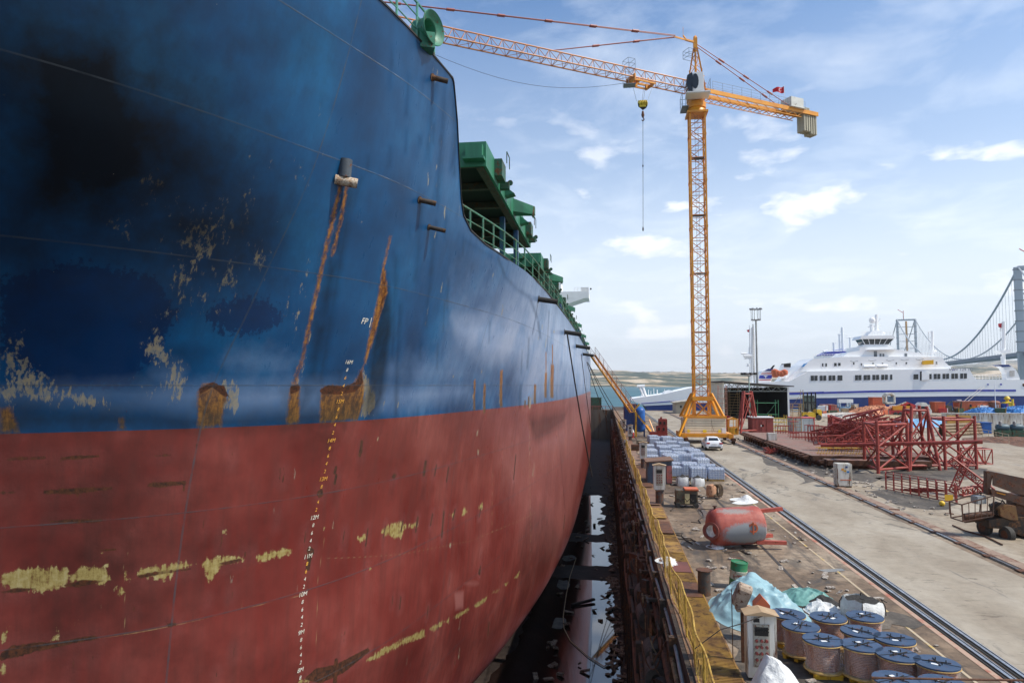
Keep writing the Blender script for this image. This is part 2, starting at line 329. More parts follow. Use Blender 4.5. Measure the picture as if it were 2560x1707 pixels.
for x, y0, y1, w in [(1187, 950, 1025, 5), (1212, 960, 1032, 6), (1254, 925, 1018, 7), (1338, 960, 1010, 6), (1365, 930, 995, 6), (1381, 910, 995, 8), (1313, 1000, 1018, 4), (1322, 990, 1016, 4)]:
    line('rust', [(x, y0), (x - 1, y1)], w, .2, .95); line('scuff', [(x - 4, y0 + 20), (x - 5, y1)], w, .3, .7)
line('rust', [(1365, 880), (1365, 930)], 2.5, .3, .5); line('rust', [(1381, 860), (1381, 910)], 2.5, .3, .5)
for a in [[(1086, 205), (1075, 330), (1070, 400)], [(1120, 180), (1105, 330), (1090, 520)], [(1052, 510), (1040, 700)], [(1085, 590), (1065, 820)], [(1135, 240), (1140, 330), (1130, 420)], [(1180, 500), (1176, 640)]]: line('grime_shade', a, 9, .5, .5); line('scuff', a, 4, .35, .62)
paint('scuff', [(1090, 150), (1135, 175), (1140, 240), (1090, 320), (1075, 250)], .9, .5)
paint('pale', [(1280, 700), (1330, 710), (1475, 900), (1475, 990), (1400, 1000), (1300, 1010), (1280, 930), (1180, 900), (1160, 860), (1200, 800), (1240, 740)], 3.0, .75); paint('pale', [(0, 980), (300, 960), (700, 950), (1000, 960), (1180, 950), (1180, 1005), (900, 1030), (600, 1035), (300, 1010), (0, 1000)], 1.4, .55); paint('pale', [(1330, 1040), (1475, 1000), (1475, 1150), (1440, 1300), (1380, 1420), (1330, 1380), (1250, 1250), (1240, 1100)], 3.5, .55)  # pale worn paint, with the aft hull's sheen painted into it
paint('pale', [(1240, 760), (1300, 780), (1360, 840), (1420, 900), (1400, 940), (1300, 925), (1200, 915), (1140, 860), (1130, 790)], 1.6, .8); paint('pale', [(1180, 560), (1240, 640), (1330, 700), (1400, 790), (1475, 900), (1475, 990), (1250, 1010), (1050, 1020), (1000, 960), (1080, 900), (1110, 780), (1130, 660)], 5, .42); blob('pale', 1080, 930, 160, 60, 2, .4); blob('pale', 640, 900, 120, 60, 1.6, .35); blob('pale', 420, 940, 60, 50, 1, .4)
# red side
for p in [[(10, 1145), (115, 1140), (115, 1146), (15, 1150)], [(145, 1146), (170, 1140), (248, 1137), (250, 1142), (150, 1150)], [(385, 1137), (428, 1135), (425, 1139), (388, 1140)], [(105, 1226), (110, 1234), (180, 1234), (280, 1222), (280, 1217), (150, 1222)], [(362, 1214), (380, 1206), (465, 1202), (465, 1210), (400, 1218)], [(0, 1230), (38, 1228), (38, 1233), (0, 1235)], [(125, 1303), (160, 1298), (258, 1298), (250, 1304), (150, 1308)], [(243, 1374), (290, 1370), (290, 1375), (250, 1377)], [(0, 1480), (40, 1470), (90, 1471), (60, 1478), (0, 1484)], [(160, 1462), (205, 1449), (260, 1450), (230, 1460), (190, 1468)], [(342, 1438), (380, 1430), (480, 1418), (480, 1422), (400, 1434), (350, 1445)], [(545, 1408), (600, 1395), (606, 1400), (560, 1412)], [(0, 1635), (30, 1612), (60, 1610), (90, 1605), (140, 1605), (200, 1592), (240, 1588), (245, 1596), (180, 1608), (100, 1625), (50, 1640), (0, 1650)], [(415, 1558), (440, 1555), (442, 1563), (420, 1567)], [(772, 1365), (785, 1372), (785, 1385), (772, 1390), (766, 1375)], [(795, 1225), (806, 1222), (808, 1238), (796, 1245), (792, 1235)], [(760, 1696), (790, 1670), (840, 1660), (920, 1618), (925, 1626), (860, 1680), (800, 1707)], [(838, 1165), (844, 1165), (840, 1182), (832, 1185)], [(903, 1115), (907, 1100), (906, 1130), (900, 1142), (896, 1138)], [(836, 1645), (845, 1645), (842, 1707), (832, 1707)]]: paint('scale', p, .13)
for x, y0, y1, w in [(905, 1100, 1140, 6), (988, 1185, 1195, 8), (1065, 1150, 1190, 6), (1092, 1160, 1190, 3), (1122, 1165, 1205, 3), (1290, 1135, 1200, 2.5), (920, 1320, 1365, 3), (862, 1325, 1360, 2), (964, 1312, 1345, 2.5), (1045, 1290, 1330, 4), (1008, 1300, 1330, 3), (1082, 1282, 1315, 3), (1110, 1276, 1345, 3.5), (1138, 1272, 1300, 3), (1203, 1268, 1295, 2), (775, 1385, 1425, 10), (842, 1185, 1210, 6)]: line('scale', [(x, y0), (x - 6, y1)], w, .16, .8); line('grime_shade', [(x - 4, y1), (x - 9, y1 + 60)], w + 4, .4, .35)
for p in [[(0, 1440), (60, 1422), (110, 1418), (165, 1420), (172, 1440), (165, 1455), (130, 1478), (95, 1475), (10, 1465)], [(176, 1440), (200, 1418), (240, 1415), (272, 1430), (276, 1446), (255, 1462), (210, 1450), (175, 1455)], [(342, 1436), (355, 1420), (400, 1414), (460, 1406), (488, 1410), (440, 1425), (425, 1440), (410, 1450), (390, 1440), (350, 1440)], [(505, 1410), (515, 1398), (560, 1390), (605, 1392), (608, 1398), (560, 1405), (535, 1440), (522, 1455), (515, 1430)], [(640, 1392), (660, 1382), (720, 1370), (728, 1378), (700, 1392), (660, 1400), (645, 1402)], [(950, 1330), (970, 1312), (1005, 1305), (1018, 1312), (1010, 1330), (1000, 1345), (960, 1338)], [(1022, 1312), (1044, 1305), (1043, 1318), (1030, 1320)], [(893, 1346), (915, 1335), (912, 1350), (900, 1352)], [(1195, 1270), (1206, 1255), (1206, 1272)], [(1155, 1285), (1160, 1270), (1168, 1278), (1158, 1288)], [(1122, 1288), (1138, 1280), (1135, 1290)],
          [(915, 1650), (960, 1620), (1060, 1572), (1062, 1590), (1000, 1612), (940, 1645), (925, 1650)], [(1074, 1570), (1105, 1552), (1108, 1560), (1085, 1575)], [(1106, 1556), (1122, 1545), (1122, 1555)], [(1135, 1540), (1172, 1518), (1174, 1524), (1145, 1543)], [(1185, 1512), (1210, 1495), (1218, 1490), (1214, 1502), (1190, 1518)], [(1230, 1482), (1250, 1472), (1245, 1478)], [(1260, 1460), (1272, 1452), (1265, 1464)], [(1285, 1445), (1300, 1425), (1295, 1442)], [(750, 1700), (790, 1690), (760, 1707), (745, 1707)], [(0, 1600), (22, 1560), (26, 1565), (8, 1600)], [(0, 1680), (15, 1655), (10, 1685)], [(130, 1600), (142, 1572), (142, 1590), (135, 1602)], [(312, 1425), (318, 1440), (330, 1445), (322, 1450), (312, 1445)], [(292, 1470), (302, 1460), (310, 1480), (300, 1488)]]: paint('cream', p, .14)
for x0, y0, x1, y1, w in [(320, 1380, 305, 1430, 1.5), (312, 1450, 312, 1580, 1.8), (625, 1350, 605, 1520, 1.3), (812, 1340, 790, 1480, 1.3), (794, 1480, 790, 1620, 1.3), (245, 1597, 605, 1521, 1.3), (605, 1521, 795, 1476, 1.2), (808, 1395, 1000, 1385, 1.1), (1000, 1385, 1180, 1350, 1.1), (1180, 1350, 1340, 1280, 1.0), (1325, 1040, 1325, 1400, .9), (1232, 1180, 1230, 1330, .9)]: line('hair', [(x0, y0), (x1, y1)], w * .8, .3)
paint('scuff', [(1330, 1060), (1420, 1035), (1400, 1055), (1360, 1075), (1330, 1090)], .6, .5); paint('grime_shade', [(1320, 1040), (1420, 1020), (1410, 1060), (1340, 1110), (1330, 1090)], .8, .6)
paint('grime_shade', [(780, 1062), (850, 1058), (850, 1100), (820, 1150), (780, 1150)], 1.2, .5); paint('grime_shade', [(715, 1064), (750, 1062), (745, 1130), (715, 1130)], .8, .4); line('grime_shade', [(1243, 640), (1262, 690), (1290, 722), (1325, 745), (1345, 800), (1352, 850)], 7, .25, .5); line('grime_shade', [(1160, 600), (1200, 625), (1243, 650)], 7, .3, .4); paint('pale', [(1135, 1480), (1160, 1475), (1158, 1520), (1138, 1525)], .25, .8); blob('pale', 1180, 1458, 22, 8, .2, .5)
blob('grime_shade', 250, 1350, 400, 260, 4, .45); blob('grime_shade', 1350, 1450, 60, 200, 2, .5)
paint('grime_shade', [(0, 1560), (300, 1600), (700, 1640), (1200, 1660), (1300, 1500), (1380, 1707), (0, 1707)], 3, .5)
# ---- hull material
def hull_material():
    m = bpy.data.materials.new('hull_paint'); m.use_nodes = True; t = m.node_tree; p = t.nodes['Principled BSDF']
    tc = N(t, 'ShaderNodeTexCoord'); geo = N(t, 'ShaderNodeSeparateXYZ'); L(t, tc, 'Object', geo, 0)
    mv = N(t, 'ShaderNodeMapping'); mv.inputs['Scale'].default_value = (1, 1, .09); L(t, tc, 'Object', mv, 0)
    ns = N(t, 'ShaderNodeTexNoise', Scale=2.2, Detail=8, Roughness=.65); L(t, tc, 'Object', ns, 'Vector')
    nf = N(t, 'ShaderNodeTexNoise', Scale=9, Detail=8, Roughness=.7); L(t, tc, 'Object', nf, 'Vector')
    nv = N(t, 'ShaderNodeTexNoise', Scale=4.0, Detail=8, Roughness=.7); L(t, mv, 0, nv, 'Vector')
    nl = N(t, 'ShaderNodeTexNoise', Scale=.35, Detail=5, Roughness=.55); L(t, tc, 'Object', nl, 'Vector')
    def mix(f, fo, a, ao, b, bo=None, blend='MIX'):
        x = N(t, 'ShaderNodeMix', data_type='RGBA', blend_type=blend)
        if isinstance(f, (int, float)): x.inputs[0].default_value = f
        else: L(t, f, fo, x, 0)
        L(t, a, ao, x, 6)
        if isinstance(b, tuple): x.inputs[7].default_value = (*b, 1)
        else: L(t, b, bo, x, 7)
        return x
    def math_(op, a, b, ao=0, bo=0, clamp=False):
        x = N(t, 'ShaderNodeMath', operation=op); x.use_clamp = clamp
        for i, (q, qo) in enumerate(((a, ao), (b, bo))):
            if isinstance(q, (int, float)): x.inputs[i].default_value = q
            else: L(t, q, qo, x, i)
        return x
    nv2 = N(t, 'ShaderNodeTexNoise', Scale=11, Detail=8, Roughness=.7); L(t, mv, 0, nv2, 'Vector'); nrag = math_('ADD', math_('MULTIPLY', nf, .5), math_('MULTIPLY', nv2, .5))
    bl = ramp(t, nl, 0, [(.35, (.001, .033, .098)), (.5, (.002, .058, .160)), (.68, (.006, .10, .235))])
    bl2 = mix(ramp(t, nv, 0, [(.45, 0), (.75, .35)]), 0, bl, 0, (.003, .026, .085))
    rd = ramp(t, nl, 0, [(.33, (.13, .020, .016)), (.5, (.18, .034, .027)), (.68, (.24, .060, .048))])
    rd2 = mix(ramp(t, nv, 0, [(.42, 0), (.70, .5)]), 0, rd, 0, (.085, .026, .020))
    zz = math_('ADD', math_('MULTIPLY', nf, .015), geo, 0, 2); cut = math_('GREATER_THAN', zz, 6.06)
    base = mix(cut, 0, rd2, 2, bl2, 2)
    def att(name): return N(t, 'ShaderNodeAttribute', attribute_name=name)
    def brk(name, noise, amp, a, b, hi=1.):
        # attribute broken up by noise, then thresholded
        s = math_('ADD', att(name), math_('MULTIPLY', math_('SUBTRACT', noise, .5), amp), 2, 0); g = math_('MULTIPLY', s, math_('GREATER_THAN', att(name), .03, 2), 0, 0)
        return ramp(t, g, 0, [(a, 0), (b, hi)])
    base = mix(brk('fresh', nrag, 3.0, .42, .56, .8), 0, base, 2, (.001, .020, .080))
    pale_sheen_c = mix(cut, 0, ramp(t, nf, 0, [(0, (.32, .12, .105)), (1, (.36, .15, .13))]), 0, ramp(t, nl, 0, [(.35, (.20, .34, .56)), (.6, (.46, .52, .66))]), 0)
    base = mix(brk('pale', ns, .22, .18, 1.0, .85), 0, base, 2, pale_sheen_c, 2)
    base = mix(brk('scuff', nv2, 2.8, .64, .84, .8), 0, base, 2, ramp(t, nf, 0, [(.4, (.34, .27, .15)), (.6, (.22, .22, .19))]), 0)
    base = mix(brk('grime_shade', ns, .7, .15, 1.1, .93), 0, base, 2, (.009, .008, .006))  # one mask for real dirt and the bow's painted shade
    hole = ramp(t, nrag, 0, [(.36, .25), (.46, .95)])
    base = mix(math_('MULTIPLY', brk('cream', nrag, 1.1, .46, .54), hole), 0, base, 2, ramp(t, nrag, 0, [(.40, (.17, .115, .035)), (.50, (.29, .225, .075)), (.62, (.38, .32, .15))]), 0)
    nr2 = math_('ADD', math_('MULTIPLY', nf, .35), math_('ADD', math_('MULTIPLY', nv2, .4), math_('MULTIPLY', nv, .25)))
    rr_ = ramp(t, nr2, 0, [(.36, (.03, .012, .006)), (.46, (.13, .045, .011)), (.56, (.36, .15, .02)), (.66, (.20, .13, .05))]); zl = N(t, 'ShaderNodeMapRange'); zl.inputs[1].default_value = 7.1; zl.inputs[2].default_value = 6.1; L(t, math_('ADD', geo, math_('MULTIPLY', nv2, 1.2), 2, 0), 0, zl, 0); zl.inputs[1].default_value = 7.9; zl.inputs[2].default_value = 6.7; rustcol = mix(math_('MULTIPLY', zl, .75), 0, rr_, 0, (.045, .036, .016))
    base = mix(brk('hair', nrag, .14, .46, .52, .55), 0, base, 2, (.34, .26, .12))
    base = mix(brk('rust', nrag, .62, .42, .60, .93), 0, base, 2, rustcol, 2) if 0 else mix(brk('rust', nrag, .62, .42, .60, .93), 0, base, 2, rustcol, 2)
    base = mix(0., 0, base, 2, ramp(t, nr2, 0, [(.36, (.03, .012, .006)), (.48, (.12, .042, .011)), (.60, (.34, .13, .02)), (.7, (.22, .12, .05))]), 0)
    base = mix(brk('scale', nrag, .28, .475, .515), 0, base, 2, ramp(t, nf, 0, [(.35, (.018, .010, .007)), (.65, (.10, .032, .012))]), 0)
    # worn hairline scratches in the plating
    ms_ = N(t, 'ShaderNodeMapping'); ms_.inputs['Scale'].default_value = (6, 6, .35); ms_.inputs['Rotation'].default_value = (.05, .02, 0); L(t, tc, 'Object', ms_, 0); n9 = N(t, 'ShaderNodeTexNoise', Scale=5, Detail=6, Roughness=.8); L(t, ms_, 0, n9, 'Vector'); r9 = ramp(t, n9, 0, [(.66, 0), (.74, .5)]); r9b = ramp(t, ns, 0, [(.5, 0), (.62, 1)]); base = mix(math_('MULTIPLY', r9, r9b), 0, base, 2, (.20, .17, .13)); r8 = ramp(t, n9, 0, [(.27, .55), (.34, 0)]); base = mix(r8, 0, base, 2, (.02, .015, .012))
    # plate seams: horizontal strakes and a few butts
    def seam(coord, co, vals, w):
        s = None
        for v in vals:
            q = math_('LESS_THAN', math_('ABSOLUTE', math_('SUBTRACT', coord, v, co), 0), w); s = q if s is None else math_('MAXIMUM', s, q)
        return s
    s1 = seam(geo, 2, [14.55, 12.15, 9.62, 7.0, 4.2, 1.78, -.7, -3.2], .014); s2 = seam(geo, 1, [14.15, 24.4, 31.8, 39.5, 47, 55, 64, 74], .016)
    sm = math_('MULTIPLY', math_('MAXIMUM', s1, s2), ramp(t, ns, 0, [(.35, .10), (.6, .62)]))
    base = mix(sm, 0, base, 2, (.05, .06, .07))
    # tiny paint chips
    vo = N(t, 'ShaderNodeTexVoronoi', Scale=3.2); L(t, tc, 'Object', vo, 'Vector'); ch = math_('LESS_THAN', vo, .022); ch2 = math_('MULTIPLY', ch, math_('GREATER_THAN', ns, .56)); base = mix(ch2, 0, base, 2, (.45, .40, .28))
    L(t, base, 2, p, 'Base Color')
    rg = ramp(t, nv, 0, [(.3, .24), (.7, .44)]); rs = math_('ADD', math_('MAXIMUM', att('rust'), att('scale'), 2, 2), math_('MULTIPLY', att('grime_shade'), .6, 2)); rr = mix(math_('MINIMUM', rs, 1.), 0, rg, 0, (.9, .9, .9)); L(t, rr, 2, p, 'Roughness')
    sg = N(t, 'ShaderNodeMapRange'); sg.inputs[1].default_value = 0; sg.inputs[2].default_value = 1; sg.inputs[3].default_value = .42; sg.inputs[4].default_value = .06; L(t, att('grime_shade'), 2, sg, 0); L(t, sg, 0, p, 'Specular IOR Level')
    p.inputs['Specular IOR Level'].default_value = .40
    ww = N(t, 'ShaderNodeTexNoise', Scale=.55, Detail=2); L(t, tc, 'Object', ww, 'Vector')
    hgt = math_('ADD', math_('MULTIPLY', ww, 1.6), math_('ADD', math_('MULTIPLY', nf, .05), math_('MULTIPLY', sm, .35)))
    hg2 = math_('ADD', hgt, math_('MULTIPLY', math_('MULTIPLY', att('scale'), nf, 2), .6))
    bp = N(t, 'ShaderNodeBump', Strength=.5, Distance=.05); L(t, hg2, 0, bp, 'Height'); L(t, bp, 0, p, 'Normal')
    return m
# long run-off streaks and many small scuffs
for (x0, y0, x1, y1, w) in [(880, 470, 800, 960, 14), (835, 520, 790, 700, 6), (905, 440, 880, 520, 8), (990, 640, 980, 900, 10), (1000, 760, 990, 1040, 8), (930, 900, 915, 1050, 14)]: line('grime_shade', [(x0, y0), (x1, y1)], w, .45, .6)
line('rust', [(850, 462), (838, 520), (820, 600)], 5, .2, 1); line('scuff', [(800, 700), (770, 860), (745, 960)], 8, .3, .9); line('scuff', [(775, 640), (745, 780), (735, 900)], 10, .4, .7)
r_s = random.Random(77)
for k in range(260):
    x, y = r_s.uniform(0, 1450), r_s.uniform(60, 1690); l = r_s.uniform(6, 40); up = y < 1020
    if hit(x, y) is None or hit(x, y + l) is None: continue
    a = r_s.random()
    if a < .5: line('scuff', [(x, y), (x - l * .12, y + l)], r_s.uniform(2, 6), .12, .8)
    elif a < .8 and not up: line('scale', [(x, y), (x - l * .1, y + l)], r_s.uniform(1.2, 3), .1, 1)
    elif a < .9 and not up: line('cream', [(x, y), (x + l * .3, y - l * .1)], r_s.uniform(.8, 1.8), .1, 1)
    elif up: line('grime_shade', [(x, y), (x - l * .15, y + l * 3)], r_s.uniform(3, 8), .3, .45)
ship = empty('cargo_ship', (XC, 60, -8.4), 'huge blue and red bulk carrier with rust streaks and peeling paint in the dry dock', 'ship')
hm = hull_material(); base_ = wloc(ship)
me = bpy.data.meshes.new('hull')
Vm = V.copy(); Vm[:, 0] = 2 * XC - Vm[:, 0]; nv_ = len(V)
fm = [tuple(i + nv_ for i in f[::-1]) for f in FACES]
allv = np.concatenate([V, Vm]); allf = [f[::-1] for f in FACES] + [f[::-1] for f in fm]
# transom and bottom closing
last = (nu - 1) * nz
for j in range(nz - 1):
    if abs(allv[last + j][2] - allv[last + j + 1][2]) > 1e-6: allf.append((last + j, last + j + 1, nv_ + last + j + 1, nv_ + last + j))
for i in range(nu - 1): allf.append((i * nz, (i + 1) * nz, nv_ + (i + 1) * nz, nv_ + i * nz))
me.from_pydata([(x - 0, y, z) for x, y, z in allv], [], allf)
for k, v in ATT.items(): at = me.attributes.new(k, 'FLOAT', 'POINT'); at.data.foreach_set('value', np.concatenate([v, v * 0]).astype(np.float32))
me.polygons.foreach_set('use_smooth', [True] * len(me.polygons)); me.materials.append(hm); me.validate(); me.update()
hull = bpy.data.objects.new('hull', me); COL.objects.link(hull); hull.parent = ship; hull.location = -base_
KIDS.setdefault(ship.name, []).append(hull)
def hull_x(Y, z):   # outboard X of the plating
    h = BV.ray_cast(Vector((30, Y, z)), Vector((-1, 0, 0))); return h[0].x if h[0] else XC + 16
# deck plates
mb = MB(); yy = [19.2, 20, 21, 22.5, 24, 26, 28, 34, 40, 50, 60, 80, 107, 150, 199.9]
for a, b in zip(yy[:-1], yy[1:]):
    xa, xb = hull_x(a, 11.4) - .06, hull_x(b, 11.4) - .06
    mb.add([(2 * XC - xa, a, 11.5), (xa, a, 11.5), (xb, b, 11.5), (2 * XC - xb, b, 11.5)], [(0, 1, 2, 3)])
mb.b2(-30.5, -6.7, 18.3, 18.4, 11.5, 14.3)
yy = [6, 8, 10, 12, 14, 16, 18.1]
for a, b in zip(yy[:-1], yy[1:]):
    xa, xb = hull_x(a, 14.2) - .15, hull_x(b, 14.2) - .15; mb.add([(2 * XC - xa, a, 14.3), (xa, a, 14.3), (xb, b, 14.3), (2 * XC - xb, b, 14.3)], [(0, 1, 2, 3)])
mb.build('deck', green, ship)
# bulwark coping (dark edge line)
mb = MB(); pts = []
for Yq in [6, 8, 10, 12, 13, 14, 15, 16, 17, 18.2, 18.3, 18.55, 18.85, 19.08, 19.3, 19.6, 19.95, 20.1, 20.3, 20.6, 21.0, 21.6, 22.3, 24.5, 30, 36, 44, 54, 66, 80, 107]:
    z = float(ztop(Yq)); pts.append(Vector((hull_x(Yq, z - .02) - .02, Yq, z + .02)))
for a, b in zip(pts[:-1], pts[1:]): mb.bar(a, b, .10, .05)
mb.build('bulwark_edge', black, ship)
# draft marks
ym = M('mark_yellow', (.85, .42, .05), (.7, .34, .06), 5, .6); wm = M('mark_white', (.78, .76, .66), (.62, .56, .42), 6, .6)
def mark(s, px, py, size, mat, name='draft_mark'):
    h = hit(px, py)
    if not h: return
    p0, n = h; T = Vector((-n.y, n.x, 0)).normalized()
    if T.y < 0: T = -T
    vs, fs = text_mesh(s, size); vv = []
    for v in vs:
        q = p0 + T * v.x + Vector((0, 0, v.y)); h2 = BV.ray_cast(q + n * 1.0, -n, 3); vv.append((h2[0] if h2[0] else q) + n * .012)
    MB().add(vv, fs).build(name, mat, ship)
keys = [(867, 905, '16M'), (845, 1003, '15M'), (823, 1101, '14M'), (803, 1197, '13M'), (781, 1293, '12M'), (765, 1390, '11M'), (752, 1485, '10M'), (748, 1580, '9M'), (746, 1674, '8M')]
for (x0, y0, s), nxt in zip(keys, keys[1:] + [(744, 1770, '')]):
    mark(s, x0 + 4, y0, .155, ym if 1000 < y0 < 1290 else wm)
    for k, c in enumerate('8642'):
        t = (k + 1) / 5; x, y = x0 + (nxt[0] - x0) * t, y0 + (nxt[1] - y0) * t
        if y > 1700 or (s == '13M' and c == '6'): continue
        mark(c, x + 4, y, .135, ym if 940 < y < 1300 or 1395 < y < 1440 else wm)
mark('FP', 910, 803, .24, wm, 'frame_mark'); mark('|', 926, 804, .30, wm, 'frame_mark')
# hull pipe stubs
def stub(px, py, ln, r, mat, dirv=None):
    p, n = hit(px, py); d = Vector(dirv or (.85, -.35, -.12)).normalized()
    mb = MB(); mb.lathe([(r, -.05), (r, ln), (r * .8, ln), (r * .8, ln - .1)], p, d, 14, cap=False); mb.lathe([(r * .78, ln - .1), (.001, ln - .1)], p, d, 14, cap=False)
    mb.lathe([(r * 1.5, -.02), (r * 1.5, .02)], p, n, 14); return mb.build('overboard_pipe', mat, ship, smooth=True)
for q in [(1081, 194, .42, .07), (1049, 500, .45, .07), (1072, 568, .48, .06)]: stub(*q, dkbrown, (.8, .25, -.16))
for q in [(1346, 748, .9, .12), (1411, 830, 1.1, .14), (1440, 865, 1.2, .15), (1457, 885, 1.2, .15)]: stub(*q, black, (.95, .1, -.14))
p, n = hit(843, 449); mb = MB(); mb.lathe([(.115, -.05), (.115, .46), (.095, .46), (.095, .2)], p, (.8, .35, -.12), 16, cap=False); mb.build('discharge_pipe', M('lagged_pipe', (.55, .50, .40), (.35, .2, .1), 12, .7, rust=.3), ship, smooth=True)
p2, n2 = hit(856, 432); mb = MB(); mb.lathe([(.15, .0), (.16, .42), (.14, .42)], p2 + Vector((.05, 0, -.12)), (.05, 0, 1), 16); mb.build('discharge_guard', M('guard_steel', (.06, .075, .09), (.04, .05, .06), 5, .5, rust=.2), ship, smooth=True)
# forecastle rail and mushroom/cowl vent
mb = MB(); g1 = [(980, 0), (1002, 0)]
def rail_run(pts, h, mb, posts=True, r=.03):
    for k in range(3):
        hh = h * (k + 1) / 3; mb.path([p + Vector((0, 0, hh)) for p in pts], r * (1 if k == 2 else .6), 6)
    if posts:
        for p in pts: mb.tube(p, p + Vector((0, 0, h)), r, 6)
fp = []
for Yq in [12.5, 13.6, 14.6, 15.5, 16.4, 17.3]:
    z = float(ztop(Yq)); fp.append(Vector((hull_x(Yq, z - .05) - .10, Yq, z)))
lt = M('rail_green', (.11, .33, .24), (.07, .22, .16), 3, .5, rust=.12)
rail_run(fp, 1.05, mb, r=.032); mb.tube(fp[2] + Vector((0, .3, .95)), fp[3] + Vector((-.35, -.5, 0)), .05, 6)
mb.build('forecastle_rail', lt, ship)
vb = PY(1072, 74, 16.6); mb = MB()
mb.lathe([(.30, -.34), (.30, .0), (.34, .06), (.42, .12), (.46, .16), (.44, .18), (.36, .10), (.26, .04), (.22, -.25)], vb, (.93, -.36, 0), 26, cap=False)
mb.lathe([(.22, -.25), (.001, -.25)], vb, (.93, -.36, 0), 26, cap=False); mb.lathe([(.30, -.34), (.001, -.36)], vb, (.93, -.36, 0), 26, cap=False)
mb.box(vb + Vector((-.08, .05, -.33)), (.4, .42, .42), .4); mb.build('cowl_vent', M('vent_green', (.035, .20, .12), (.025, .15, .09), 4, .5, rust=.15), ship, smooth=True, bevel=.01)
# main deck railing and outfit along the sheer
mb = MB(); pts = [Vector((hull_x(Y, 11.5) - .15, Y, 11.55)) for Y in [20.6, 21.5, 22.6, 23.6, 24.8, 26.4, 28, 30, 32, 34, 36.5, 39, 42, 45, 48, 52, 56, 60, 64, 70, 76, 82, 90, 98, 106]]
rail_run(pts, 1.15, mb, r=.035); mb.build('deck_railing', M('railing_green', (.06, .20, .12), (.04, .13, .08), 3, .5, rust=.3), ship)
r2 = random.Random(3)
for k in range(46):   # lockers, valves, frames standing along the deck side
    Y = 37.5 + k * 1.6 + r2.random(); x = hull_x(Y, 11.5) - .7 - r2.random() * .6; h = .8 + r2.random() * 1.3; m2 = MB()
    m2.box((x, Y, 11.5 + h / 2), (.35 + r2.random() * .5, .4 + r2.random() * .6, h)); m2.box((x, Y, 11.5 + h * .6), (.9, .12, .12)); m2.tube((x + .3, Y + .5, 11.5), (x + .3, Y + .5, 11.5 + h * .9), .09, 8)
    m2.build('deck_fitting', [green, dkgreen, dkgreen, dkblue, dkgreen][k % 5], ship, bevel=.02)
bs = M('support_blue', (.012, .05, .14), (.01, .08, .07), 2, .5)
for x, y in [(1256, 640), (1290, 650)]:
    pb = PY(x, y, 33 if x < 1270 else 36); MB().b2(pb.x - .12, pb.x + .12, pb.y - .15, pb.y + .15, 11.5, 15.3).build('cover_support', bs, ship)
